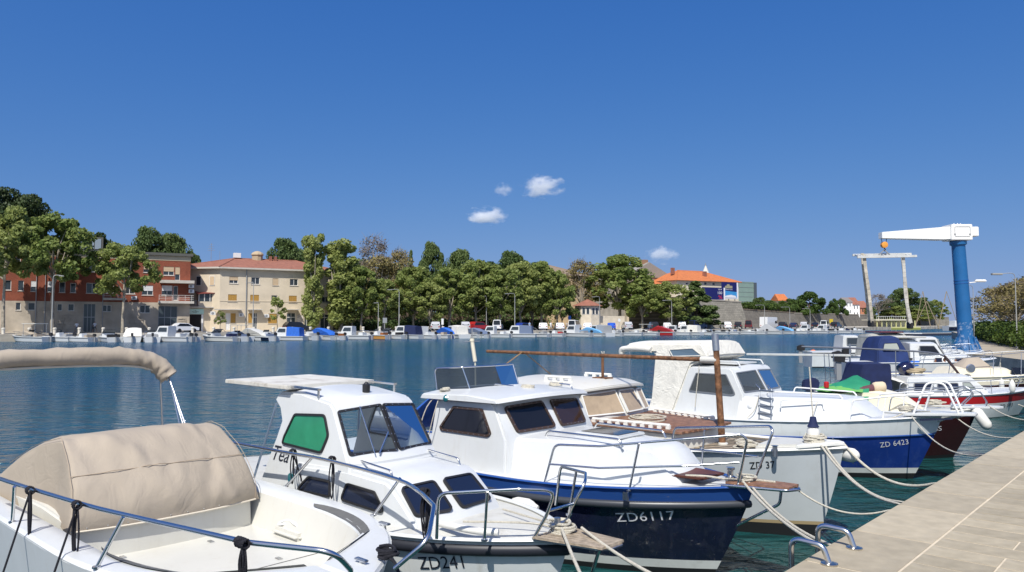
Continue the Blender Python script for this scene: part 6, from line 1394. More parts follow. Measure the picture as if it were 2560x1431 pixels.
# ---- cars
tyre = mat('tyre', (.015, .015, .016), .8); carglass = mat('car_glass', (.015, .018, .022), .05)
def car(px, b, kind, colname, col, rot, label):
    m = mat('car_paint_' + colname, col, .25, coat=.5); a, _ = FP(px, 815, b); p = FW(a, b); o = thing('parked_car', label, 'car', (p.x, p.y, QUAY_Z + .006), FROT + math.radians(rot), 'cars parked along the far road')
    if kind == 'van': L, H_, prof = 4.9, 2.05, [(0, .35), (0, .95), (.9, 1.1), (1.5, 1.95), (4.8, 2.05), (4.9, 1.0), (4.9, .35)]; win = [(1.25, 1.2), (1.62, 1.85), (4.7, 1.9), (4.75, 1.2)]
    elif kind == 'suv': L, H_, prof = 4.5, 1.7, [(0, .35), (0, .9), (1.1, 1.02), (1.75, 1.62), (3.9, 1.68), (4.45, 1.1), (4.5, .35)]; win = [(1.3, 1.05), (1.82, 1.56), (3.8, 1.6), (4.15, 1.08)]
    elif kind == 'camper': L, H_, prof = 6.4, 2.9, [(0, .4), (0, 1.1), (.9, 1.25), (1.1, 2.0), (.7, 2.2), (.8, 2.85), (6.3, 2.9), (6.4, .4)]; win = [(.98, 1.3), (1.25, 1.95), (2.1, 1.95), (2.1, 1.3)]
    else: L, H_, prof = 4.1, 1.48, [(0, .32), (0, .75), (1.0, .92), (1.75, 1.42), (3.2, 1.48), (3.95, 1.0), (4.1, .85), (4.1, .32)]; win = [(1.2, .95), (1.82, 1.36), (3.15, 1.40), (3.65, .98)]
    off = L/2
    W = .86 if kind != 'camper' else 1.05
    loft([(u - off, z, W - (.16*(z - .9) if z > .9 and kind not in ('camper',) else 0), .08 if i in (0, 1) else 0, .02) for i, (u, z) in enumerate(prof)], 4).build('body', m, o, smooth=35, bevel=.05)
    for s in (-1, 1):
        MB().prism([P(u - off, s*(W - .16*(z - .9) + .004 if kind != 'camper' else W + .004), z) for u, z in win], (0, s*.008, 0)).build('side_window', carglass, o)
        for u in (.8, L - .85): MB().lathe([(.2, -.09), (.31, -.08), (.32, 0), (.31, .08), (.2, .09)], P(u - off, s*(W - .08), .31), (0, 1, 0), 14).build('wheel', tyre, o)
        MB().box((off - .04, s*.62 - .14, .62), (off + .045, s*.62 + .14, .76)).build('headlight', mat('lamp_lens', (.7, .7, .68), .1), o); MB().box((-off - .035, s*.68 - .1, .7), (-off + .03, s*.68 + .1, .88)).build('tail_light', mat('tail_lens', (.35, .01, .01), .2), o)
    u0, z0 = win[0]; u1, z1 = win[1]
    MB().prism([P(u0 - off - .10, -W*.78, z0), P(u0 - off - .10, W*.78, z0), P(u1 - off - .06, W*.72, z1), P(u1 - off - .06, -W*.72, z1)], (.02, 0, .03)).build('windscreen', carglass, o)
    u0, z0 = win[3]; u1, z1 = win[2]
    if kind != 'camper': MB().prism([P(u0 - off + .28, -W*.75, z0), P(u0 - off + .28, W*.75, z0), P(u1 - off + .10, W*.7, z1), P(u1 - off + .10, -W*.7, z1)], (-.03, 0, .03)).build('rear_window', carglass, o)
Wc, Kc, Sc, Bc, Rc = ('white', (.75, .76, .77)), ('black', (.015, .016, .018)), ('silver', (.42, .43, .45)), ('blue', (.02, .05, .3)), ('red', (.35, .02, .02))
CARS = [(461, 8, 'hatch', Wc, 20, 'white car roof showing left of the mint shop front'), (742, 7.5, 'suv', Kc, 10, 'dark car parked before the cream house door'), (1091, 7, 'suv', Sc, 60, 'silver estate car left of the red pickup in the park front'), (1161, 7, 'suv', Sc, 70, 'grey car between the white canvas boat and red car'), (1198, 7.5, 'suv', Rc, 15, 'red pickup before the park'), (1245, 9, 'van', Wc, 55, 'white van parked before the park'), (1309, 8, 'hatch', Bc, 20, 'blue car under the plane trees'), (1357, 8, 'hatch', Wc, 60, 'white hatchback right of the blue car'), (1398, 8, 'hatch', Wc, 62, 'second white hatchback before the ochre hall'), (1437, 9, 'van', Wc, 40, 'white minibus left of the customs house'), (1470, 7, 'hatch', Wc, 50, 'white car in front of the customs house'), (1528, 7, 'hatch', ('bright_blue', (.03, .10, .5)), 55, 'bright blue hatchback right of the customs house'), (1567, 8, 'suv', Sc, 62, 'silver car right of the bright blue one'), (1633, 8, 'suv', Kc, 60, 'black off-roader under the largest plane tree'), (1666, 8, 'hatch', Wc, 55, 'white car right of the black off-roader'), (1706, 9, 'suv', Wc, 45, 'white car left of the conical evergreen'), (1745, 8, 'van', ('dark_blue', (.02, .03, .09)), 10, 'dark blue van under the conical evergreen'), (1814, 8, 'suv', Wc, 60, 'white off-roader below the bastion'), (1846, 9, 'suv', Kc, 40, 'black car below the bastion corner'), (1872, 9, 'van', ('maroon', (.10, .02, .02)), 40, 'maroon van below the curtain wall'), (1923, 12, 'camper', Wc, 15, 'white camper van before the long city wall'), (1958, 9, 'suv', Kc, 30, 'black car right of the camper van'), (1985, 9, 'hatch', ('navy', (.02, .025, .06)), 30, 'navy car before the long city wall'), (2012, 9, 'suv', Sc, 30, 'silver car before the long city wall'), (2040, 10, 'hatch', Kc, 30, 'black hatchback near the yellow notice'), (2062, 10, 'van', Wc, 30, 'white van near the yellow notice'), (2090, 10, 'suv', Kc, 20, 'last black car along the far road')]
for px, b, kind, (cn, cc), rot, lab in CARS: car(px, b, kind, cn, cc, rot, lab)

# ---- lamps, bollards, signs
lampm = mat('lamp_post_grey', (.42, .42, .40), .5, .3)
def street_lamp(loc, h, arm, label, rot=FROT, group='street lamps of the far quay', r=.075):
    o = thing('street_lamp', label, 'lamp', loc, rot, group)
    MB().tube([(0, 0, 0), (0, 0, h*.45), (0, 0, h*.93)], lambda t: r*(1.2 - .5*t), 7).build('pole', lampm, o, smooth=60)
    MB().tube(smooth_path([(0, 0, h*.92), (-arm*.08, 0, h*.985), (-arm*.4, 0, h), (-arm, 0, h*.99)], 4), r*.6, 6).build('arm', lampm, o, smooth=60)
    MB().box((-arm - .55, -.12, h*.985 - .05), (-arm + .1, .12, h*.985 + .07)).build('lamp_head', mat('lamp_head', (.33, .33, .32), .5), o, bevel=.03)
    MB().lathe([(r*2.2, 0), (r*2.2, .25), (r*1.2, .3)], seg=8).build('base', lampm, o)
for px, pyt, b, arm, lab in [(133, 688, 1.2, -1.2, 'street lamp before the left of the brick block'), (634, 706, 1.2, .3, 'thin lamp post before the cream house'), (998, 724, 1.2, 1.6, 'street lamp with curved arm before the park'), (1287, 734, 1.2, 1.6, 'street lamp with curved arm right in the park front'), (1499, 742, 1.2, 1.4, 'street lamp beside the customs house'), (1679, 751, 1.5, 2.0, 'street lamp left of the conical evergreen'), (1911, 763, 6, 2.6, 'street lamp before the left end of the long city wall'), (1974, 768, 9, 2.6, 'second street lamp before the long city wall'), (2025, 772, 14, 2.6, 'third street lamp before the long city wall'), (946, 757, 8, .3, 'slim post at the left of the park'), (1216, 740, 10, .3, 'slim post among the plane trunks')]:
    a, zt = FP(px, pyt, b); street_lamp(FW(a, b, QUAY_Z), zt - QUAY_Z, arm, lab)
bol = mat('bollard_stone', (.62, .58, .50), .8)
for k in range(24):
    a = -3 + k*2.95
    o = tag(MB().lathe([(.2, 0), (.2, .62), (.24, .64), (.24, .8), (.15, .86)], seg=10).build('quay_bollard', bol, None, smooth=40), f'short pale stone bollard on the far quay edge, {ordinal(k + 1)} from the left', 'bollard', 'bollards on the far quay'); o.location = FW(a, .55, QUAY_Z)
def sign(px, py0, py1, wpx, b, m, label, name='sign_board', round_=False):
    a, z0 = FP(px, py1, b); _, z1 = FP(px, py0, b); p = FW(a, b); w_ = wpx*p.y/FPX; o = thing(name, label, 'sign', (p.x, p.y, QUAY_Z), FROT)
    MB().tube([(0, .05, 0), (0, .05, z1 - QUAY_Z)], .05, 6).build('post', lampm, o)
    if round_: MB().lathe([(w_/2, 0), (w_/2, .03)], (0, -.02, (z0 + z1)/2 - QUAY_Z), (0, -1, 0), 16).build('panel', m, o)
    else: MB().box((-w_/2, -.04, z0 - QUAY_Z), (w_/2, 0, z1 - QUAY_Z)).build('panel', m, o)
    return o
sign(962, 795, 808, 11, 3, mat('grey_panel', (.30, .32, .33), .5), 'grey notice board before the left of the park')
sign(1106, 797, 812, 6, 3, white_p, 'white ticket machine before the park')
sign(1424, 790, 800, 8, 12, mat('sign_blue', (.03, .12, .45), .5), 'blue parking sign left of the customs house')
sign(1548, 796, 806, 8, 3, white_p, 'round white sign right of the customs house', round_=True)
sign(2078, 798, 808, 13, 20, mat('sign_yellow', (.75, .55, .03), .5), 'yellow notice on the long city wall')
sign(2054, 806, 813, 12, 18, mat('pale_mint_panel', (.55, .66, .60), .5), 'pale mint notice on the long city wall')
# ---- people, tiny on the far side
skin = mat('skin', (.42, .24, .16), .6)
def person(px, b, label, shirt, trousers, hgt=1.72, stride=.12):
    a, _ = FP(px, 815, b); p = FW(a, b); o = thing('person', label, 'person', (p.x, p.y, QUAY_Z), FROT)
    me = bpy.data.meshes.new('body'); s = hgt/1.72
    vs = [(0, 0, .93), (0, 0, 1.15), (0, 0, 1.40), (0, 0, 1.50), (0, 0, 1.60), (0, 0, 1.70), (.09, 0, .88), (.10 + stride, -.02, .48), (.10 + stride*1.4, .0, .07), (.10 + stride*1.4 + .03, -.12, .04), (-.09, 0, .88), (-.10 - stride, .02, .48), (-.10 - stride*1.2, .06, .08), (-.10 - stride*1.2, -.08, .04), (.18, 0, 1.40), (.25, .02, 1.15), (.24, -.1, .92), (.24, -.13, .83), (-.18, 0, 1.40), (-.25, -.02, 1.15), (-.24, -.14, .95), (-.24, -.17, .86)]
    es = [(0, 1), (1, 2), (2, 3), (3, 4), (4, 5), (0, 6), (6, 7), (7, 8), (8, 9), (0, 10), (10, 11), (11, 12), (12, 13), (2, 14), (14, 15), (15, 16), (16, 17), (2, 18), (18, 19), (19, 20), (20, 21)]
    rs = [.14, .13, .15, .055, .095, .075, .09, .062, .042, .035, .09, .062, .042, .035, .06, .046, .034, .038, .06, .046, .034, .038]
    me.from_pydata([tuple(c*s for c in v) for v in vs], es, []); t = bpy.data.objects.new('body', me); COL.objects.link(t)
    sk = t.modifiers.new('skin', 'SKIN'); sk.use_smooth_shade = True
    for i, r in enumerate(rs): t.data.skin_vertices[0].data[i].radius = (r*s, r*s*.85)
    t.data.skin_vertices[0].data[0].use_root = True; t.modifiers.new('sub', 'SUBSURF').levels = 1
    dg = bpy.context.evaluated_depsgraph_get(); m2 = bpy.data.meshes.new_from_object(t.evaluated_get(dg)); bpy.data.objects.remove(t)
    for m in (skin, shirt, trousers, mat('dark_hair', (.03, .02, .015), .8)): m2.materials.append(m)
    for pl in m2.polygons:
        c = pl.center/s; pl.material_index = 3 if c.z > 1.64 else 0 if c.z > 1.46 or (abs(c.x) > .2 and 1.15 > c.z > .75) else 1 if c.z > .95 else 2 if c.z > .5 else 0
        pl.use_smooth = True
    link('body', m2, o)
person(237, 13, 'person in pale shirt walking past the glass door of the brick block', mat('pale_shirt', (.6, .6, .62), .8), mat('dark_shorts', (.05, .05, .06), .8))
person(192, 12, 'person in white top left of the glass door of the brick block', white_p, mat('grey_trousers', (.2, .2, .22), .8), 1.65)
person(1377, 6, 'person in white standing between the white hatchbacks', white_p, white_p)
person(1417, 7, 'person in beige right of the second white hatchback', mat('beige_shirt', (.5, .42, .33), .8), mat('grey_trousers', (.2, .2, .22), .8))
person(1324, 6.5, 'person in light blue beside the blue car', mat('blue_shirt', (.3, .42, .6), .8), white_p)
# ================================================================== MORE NEAR BOATS, CRANE, PROMENADE, ROPES
maroon = mat('hull_maroon', (.035, .008, .010), .25, coat=.2); redhull = mat('stripe_red', (.42, .015, .02), .25, coat=.2)
def bow_at(px, py, z): p = at_z(px, py, z); return p.x, p.y
def cN(x, y): return 2000 + x*.27958, 800 + y*.27958          # close view of the boats at right
# ---- maroon boat
def maroon_boat():
    p = Q(11.9, 1.25); o = boat('maroon hulled boat with cream coachroof, green cover and white bow platform', p.x, p.y, 14)
    h = Hull(4.7, 2.0, (.86, .72, .70), rake=.6, ub=.42, wl=.78); h.build(o, [(.30, boot_b), (.9, maroon), (1., gel2)]); h.deck(o, gel2, .02, .04); rubrail(h, o, gel2, 1., 0, .026, .02)
    loft([(2.6, .66, .76, 0, 0), (2.55, 1.08, .70, 0, .05), (1.7, 1.11, .62, .05, .06), (1.3, 1.02, .50, .06, .05), (.9, .74, .40, .08, 0)], 8).build('coachroof', cream, o, smooth=40, bevel=.03)
    def cf(i, j): u = 1.85 + .95*i; v = 2*j - 1; z = 1.12 + .30*max(0, 1 - abs(i - .28)*1.35)*(1 - abs(v)) - .5*max(0, abs(v) - .7)*1.2 + .03*mnoise.noise(Vector((u*4, v*4, 2))); return P(u, v*.72, z)
    MB().grid(cf, 12, 10).build('green_cover', mat('green_tarpaulin', (.02, .22, .11), .6, var=.2, vscale=3), o, smooth=60)
    MB().grid(lambda i, j: P(1.95 + .85*i, (-1 + j)*.78, 1.14 + .15*max(0, 1 - abs(i - .4)*1.5)*j + .03*mnoise.noise(Vector((i*6, j*5, 0)))), 8, 6).build('lime_sheet', mat('lime_tarpaulin', (.16, .42, .10), .6), o, smooth=60)
    MB().tube(smooth_path(PL([(2.45, -.56, 1.05), (2.1, -.46, 1.12), (1.78, -.32, 1.20)]), 6), .075, 12).build('mauve_roll', mat('mauve_canvas', (.11, .045, .055), .85, bump=.4, bscale=20), o, smooth=70)
    MB().lathe([(.05, 0), (.09, .02), (.105, .07), (.105, .2), (.085, .24), (.03, .26)], P(1.80, -.32, 1.21), (.9, .35, .06), 14).build('rolled_bag', mat('sand_canvas', (.58, .48, .34), .85), o, smooth=60)
    MB().lathe([(.04, 0), (.05, .02), (.05, .11), (.03, .13)], P(2.62, -.55, 1.18), seg=10).build('red_can', redhull, o)
    MB().prism(fillet(PL([(.45, -.28, .86), (-.34, -.11, .875), (-.42, 0, .875), (-.34, .11, .875), (.45, .28, .86)]), .04, 3, True), (0, 0, .045)).build('bow_platform', gel, o, bevel=.01)
    for s in (-1, 1): tubes(o, 'pulpit_rail', [[(1.5, s*.74, .78), (1.45, s*.72, 1.08), (.45, s*.34, 1.20), (.2, s*.22, 1.26), (.05, s*.18, 1.15), (.3, s*.2, .88)]], .012, galv, fil=.12); tubes(o, 'pulpit_hoop', [[(.45, s*.28, .89), (.28, s*.23, 1.16), (-.02, s*.15, 1.22), (-.15, s*.13, .98), (-.12, s*.12, .91)]], .012, galv, fil=.14)
    fender(o, P(.1, -.12, .92), .5, .10, (.5, -.1, -.8), dark=False, name='bow_fender')
    b = MB(); coil(b, P(.7, 0, .88), .14, 6, .012, 41); b.build('deck_line', rope, o, smooth=60)
    hull_text(h, o, 'ZD 8S', 1.0, .62, .42, .46, .09, letter_w)
maroon_boat()
TURN = 38.
# ---- ZD 593
def zd593():
    o = boat('white boat lettered ZD 593 with red sheer stripe, navy canvas and long curved gantry', 14.6, 21.4, TURN)
    h = Hull(5.9, 2.0, (.66, .50, .48), rake=.6, ub=.42, zbot=-.35); h.build(o, [(.28, boot_b), (.72, hullwhite), (.95, redhull), (1., gel)]); h.deck(o, gel, .02, .05); rubrail(h, o, gel, 1., 0, .025, .018)
    sw = lambda u, z: .36 + .12*u - .2*(z - .6)
    def R(u, z, bu=0, bz=0): return (u, z, min(sw(u, z), .82), bu, bz)
    loft([R(3.75, .45), R(3.7, .98), R(2.05, 1.0, .05, .06), R(1.9, .97, .08, .04), R(1.5, .62, .12, 0), R(1.45, .45, .12, 0)], 6).build('coachroof', gel, o, smooth=35, bevel=.03)
    def S(u, z): return P(u, -min(sw(u, z), .82) - .003, z)
    for a, c in ((3.55, 3.0), (2.9, 2.3)): pane_window(o, [S(a, .84), S(c, .84), S(c, .60), S(a, .60)], (0, -1, 0), .05, .02, greymetal, navyglass)
    pane_window(o, [S(2.18, .86), S(1.98, .86), S(1.8, .64), S(2.18, .62)], (0, -1, 0), .03, .02, greymetal, mat('pale_vinyl_glass', (.30, .33, .30), .15))
    MB().tube(smooth_path(PL([(6.3, 0, 1.80), (5.0, 0, 1.76), (3.6, 0, 1.70), (2.7, 0, 1.63), (2.35, 0, 1.52), (2.15, 0, 1.28), (2.0, 0, 1.05)]), 5), .026, 8).build('gantry', mat('grey_alloy', (.22, .23, .26), .35, .7), o, smooth=60)
    MB().bar(P(2.38, 0, 1.56), P(1.98, 0, 1.03), .08, .05).build('gantry_foot', mat('brown_black_steel', (.05, .03, .03), .5), o, bevel=.01)
    for u in (3.7, 3.2): MB().tube(PL([(u, 0, .95), (u, 0, 1.68)]), .014, 6).build('gantry_post', galv, o)
    MB().lathe([(.02, -.25), (.17, -.22), (.21, -.08), (.20, .06), (.10, .15), (.02, .17)], P(3.35, .1, 1.20), (.9, .1, .35), 16).build('engine_cowl', mat('navy_gloss', (.008, .010, .045), .12, coat=.6), o, smooth=60)
    b = MB(); coil(b, P(3.2, -.2, 1.06), .22, 5, .02, 51); b.build('coiled_hose', mat('straw_hose', (.42, .34, .22), .8), o, smooth=60)
    MB().prism(fillet(PL([(5.25, -.7, .55), (5.0, -.7, .85), (4.85, -.7, 1.34), (4.12, -.7, 1.35), (4.08, -.7, .58)]), .06, 4, True), (0, 1.3, 0)).build('navy_canvas', navycloth, o, bevel=.03)
    MB().grid(lambda i, j: P(3.4 + .72*i, -.75 + 1.5*j, .75 + .32*i*(1 - .3*abs(2*j - 1)) + .03*mnoise.noise(Vector((i*5, j*5, 1))) - .4*max(0, .12 - j)), 8, 10).build('white_tarp', whitecloth, o, smooth=50)
    for s in (-1, 1):
        tubes(o, 'pulpit_rail', [[(4.0, s*.90, .55), (3.95, s*.88, .84), (1.5, s*.70, .92), (.45, s*.32, 1.0), (.2, s*.2, .96), (.3, s*.22, .68)]], .011, galv, fil=.1); tubes(o, 'middle_rail', [[(3.95, s*.88, .70), (1.5, s*.71, .77), (.45, s*.32, .84)]], .008, galv)
        stanchions(o, [((2.8, s*.90, .52), (2.75, s*.84, .88)), ((1.5, s*.74, .56), (1.5, s*.70, .92))], .009, galv)
    hull_text(h, o, 'ZD 593', 1.30, .82, .16, .19, .10, letter_d)
    fender(o, P(1.0, -.80, .95), .36, .075, (0, 0, -1), dark=False)
    rk = MB()
    for y in (-.4, 0, .4): rk.tube(PL([(5.5, y, .5), (5.55, y, 1.6)]), .011, 6)
    rk.tube(PL([(5.53, -.5, 1.2), (5.53, .5, 1.2)]), .011, 6).build('rod_rack', galv, o)
    outboard(o, 5.95, -.3, .42, navycloth)
zd593()
# ---- cream ZD2519
def zd2519():
    o = boat('cream boat lettered ZD 2519 with maroon waterline band and beige bow cover', 17.8, 25.4, TURN)
    h = Hull(5.6, 2.1, (.86, .72, .68), rake=.6, ub=.42, zbot=-.35); h.build(o, [(.28, boot_b), (.76, maroon), (1., cream)]); h.deck(o, cream, .02, .05); rubrail(h, o, cream, 1., 0, .025, .02)
    loft([(3.4, .7, .80, 0, 0), (3.2, .98, .66, 0, .05), (1.5, .96, .48, .05, .05), (1.1, .78, .4, .06, 0)], 6).build('coachroof', cream, o, smooth=40, bevel=.03)
    loft([(3.25, .72, .80, 0, 0), (2.95, .95, .6, 0, .06), (2.55, 1.27, .16, 0, .06), (2.2, 1.29, .18, 0, .06), (1.9, .98, .42, 0, .05), (1.8, .8, .5, 0, 0)], 6).build('beige_cover', beigecloth, o, smooth=50)
    MB().prism(PL([(1.5, -.66, .78), (.7, -.42, .84), (.9, -.36, 1.0), (1.4, -.52, 1.02)]), (0, -.02, 0)).build('side_window', darkglass, o)
    for s in (-1, 1): tubes(o, 'pulpit_rail', [[(3.6, s*.94, .74), (3.5, s*.92, 1.30), (.4, s*.3, 1.55), (.3, s*.25, .86)]], .012, galv, fil=.1); stanchions(o, [((2.2, s*.92, .75), (2.1, s*.80, 1.40)), ((1.2, s*.68, .8), (1.1, s*.55, 1.48))], .01, galv)
    MB().lathe([(.12, -.04), (.15, 0), (.12, .04), (.07, .03), (.07, -.03)], P(2.9, -.95, 1.0), (0, 1, 0), 14).build('horn_ring', galv, o)
    hull_text(h, o, 'ZD 2519', 1.75, .80, .545, .575, .12, letter_d)
    fender(o, P(2.0, -1.02, .72), .4, .08, (0, 0, -1), dark=False, line=(1.95, -.9, 1.2))
zd2519()
# ---- white boat with wood windows
def wood_window_boat():
    o = boat('white motor boat with wood framed side windows, navy canvas and blue line', 19.3, 30.4, TURN)
    h = Hull(5.9, 2.2, (1.06, .92, .88), rake=.6, ub=.42); h.build(o, [(.28, boot_b), (.70, hullwhite), (.745, bluestripe), (1., gel)]); h.deck(o, gel, .02, .06); rubrail(h, o, gel, 1., 0, .03, .02)
    sw = lambda u, z: .50 + .115*u - .16*(z - .9)
    def R(u, z, k=1, bu=0, bz=0): return (u, z, min(sw(u, z), .92)*k, bu, bz)
    loft([R(3.6, .85), R(3.55, 1.16), R(1.3, 1.16, 1, .05, .06), R(.9, .98, 1, .08, 0), R(.85, .85, 1, .08, 0)], 6).build('coachroof', gel, o, smooth=35, bevel=.03)
    wd = mat('wood_window', (.20, .085, .04), .35, var=.3, vscale=6); f = lambda u, z: P(u, -min(sw(u, z), .92) - .012, z)
    for a, c in ((2.75, 2.15), (1.95, 1.35)):
        w_ = pane_window(o, [f(a - .05, 1.11), f(c + .05, 1.11), f(c - .06, .92), f(a + .05, .92)], (0, -1, 0), .02, .02, greymetal, wd); MB().prism([f(a - .08, 1.10), f(a - .3, 1.10), f(a - .3, .93), f(a - .08, .93)], (0, -.02, 0)).build('inner_shade', navyglass, w_)
    MB().tube([P(2.35 + .10*math.cos(q*.5236), -.83, 1.03 + .10*math.sin(q*.5236)) for q in range(12)], .022, 8, closed=True).build('lifebuoy', white_p, o, smooth=60)
    loft([R(3.65, 1.1, .95), R(3.6, 1.66, .90, 0, .05), R(2.55, 1.65, .86, .06, .06), R(2.25, 1.15, .9, .1, 0)], 4).build('wheelhouse', gel, o, smooth=35, bevel=.02)
    pane_window(o, [P(3.3, -.80, 1.58), P(2.72, -.74, 1.58), P(2.50, -.76, 1.27), P(3.3, -.83, 1.27)], (0, -1, 0), .03, .02, greymetal, darkglass, off=.02)
    for s in (-1, 1): pane_window(o, [P(2.24, s*.06, 1.24), P(2.44, s*.06, 1.58), P(2.50, s*.62, 1.57), P(2.32, s*.66, 1.24)], (1, 0, .3), .03, .02, greymetal, darkglass, name='windscreen', off=.05)
    cv = loft([(4.95, .9, .95, 0, 0), (4.85, 1.6, .82, 0, .05), (4.7, 1.88, .74, 0, .06), (4.05, 1.90, .74, 0, .06), (3.75, 1.3, .9, 0, 0), (3.7, .95, .92, 0, 0)], 6).build('navy_canvas', mat('mid_navy_canvas', (.012, .03, .12), .8, var=.2, vscale=3), o, smooth=40, bevel=.04)
    pane_window(cv, PL([(4.65, -.87, 1.68), (4.15, -.87, 1.70), (4.05, -.90, 1.42), (4.72, -.90, 1.40)]), (0, -1, 0), .06, .02, navycloth, mat('hazy_clear_vinyl', (.38, .40, .36), .25), name='vinyl_window')
    MB().prism(PL([(3.75, -1.02, 1.0), (3.4, -1.0, 1.0), (3.45, -1.06, .82), (3.65, -1.06, .80)]), (0, -.03, .0)).build('blue_rag', bluecloth, o)
    for s in (-1, 1): tubes(o, 'side_rail', [[(3.4, s*1.0, .94), (3.3, s*.98, 1.2), (1.2, s*.75, 1.28), (.4, s*.34, 1.38), (.25, s*.26, 1.3), (.4, s*.3, 1.04)]], .011, galv, fil=.12); stanchions(o, [((2.4, s*.98, .95), (2.3, s*.92, 1.24)), ((1.4, s*.80, .98), (1.3, s*.77, 1.27))], .009, galv)
    outboard(o, 6.0, -.4, .75)
wood_window_boat()
# ---- boats farther along, before the crane
def quay_boat(label, x, y, kind, L=5.6, cloth=None, roof=None, hm=hullwhite):
    o = boat(label, x, y, TURN); h = Hull(L, L*.36, (1.0, .82, .8), rake=.6, ub=.42); h.build(o, [(.30, boot_b), (.92, hm), (1., gel)]); h.deck(o, gel, .03, .05); rubrail(h, o, black, .92, .004, .02, .025)
    loft([(2.7, .8, .75, 0, 0), (2.6, 1.12, .68, 0, .05), (1.2, 1.05, .48, .05, .05), (.9, .85, .4, .06, 0)], 6).build('coachroof', gel, o, smooth=40, bevel=.03)
    if kind == 'wheel':
        loft([(3.7, .75, .82, 0, 0), (3.6, 1.72, .74, 0, .05), (2.6, 1.72, .72, .05, .05), (2.4, 1.15, .78, .08, 0), (2.38, .75, .80, .08, 0)], 4).build('wheelhouse', gel, o, smooth=35, bevel=.03)
        pane_window(o, PL([(3.45, -.80, 1.62), (2.7, -.79, 1.62), (2.52, -.83, 1.22), (3.45, -.83, 1.22)]), (0, -1, 0), .05, .025, greymetal, winglass)
        for a in (-1, 1): pane_window(o, [P(2.34, a*.06, 1.22), P(2.50, a*.06, 1.65), P(2.54, a*.66, 1.64), P(2.40, a*.70, 1.22)], (1, 0, .3), .05, .02, greymetal, winglass, name='windscreen', off=.04)
        if roof: MB().box((-L + .9, -.9, 1.80), (-2.2, .9, 1.87)).build('roof_awning', roof, o, bevel=.02)
    if kind == 'canvas':
        loft([(L - .3, .8, L*.15, 0, 0), (L - .5, 1.85, .82, 0, .06), (3.0, 1.9, .80, 0, .06), (2.6, 1.1, .78, 0, 0)], 6).build('canvas_enclosure', cloth, o, smooth=45, bevel=.04)
        if roof: MB().box((-L + .9, -.9, 1.97), (-3.1, .9, 2.03)).build('hard_top', roof, o, bevel=.02)
    for q in (-1, 1): tubes(o, 'pulpit_rail', [[(2.2, q*.85, .9), (2.1, q*.83, 1.25), (.4, q*.3, 1.4), (.3, q*.25, 1.05)]], .012, galv, fil=.1)
    outboard(o, L + .1, .2, .68); return o
quay_boat('white boat with grey canvas enclosure and maroon roof edge, left before the crane', 22.6, 38.4, 'canvas', 5.2, cloth=mat('drab_canvas', (.44, .43, .37), .85, var=.15, vscale=3), roof=mat('maroon_awning', (.12, .02, .03), .7))
quay_boat('white boat with wide off white awning between navy canvas and crane', 20.6, 34.4, 'wheel', 5.4, roof=gelold)
quay_boat('white wheelhouse boat with blue sheer close before the crane foot', 24.2, 39.2, 'wheel', 5.0, hm=bluestripe)
quay_boat('small white wheelhouse boat behind the awning boat', 26.4, 45.5, 'wheel', 5.2, roof=gel)
quay_boat('white wheelhouse boat farthest along, left of the crane', 22.6, 44.0, 'wheel', 5.4)
# ---- white cabin beside the quay, before the crane (net store) and low slate wall, stood in for by a skiff-shaped body
o = thing('slate_wall', 'low slate blue wall stand-in, shaped like an upturned skiff, on the promenade edge', 'boat', Q(29.2, 1.9, QUAY_Z), QROT)
loft([(-2.4, 0, .75, 0, 0), (-2.2, .34, .55, 0, .1), (-.4, .48, .62, 0, .1), (1.6, .36, .4, 0, .08), (2.5, .05, .08, 0, 0)], 6).build('slate_wall_body', mat('dark_slate_blue', (.035, .055, .085), .6, var=.2), o, smooth=50)
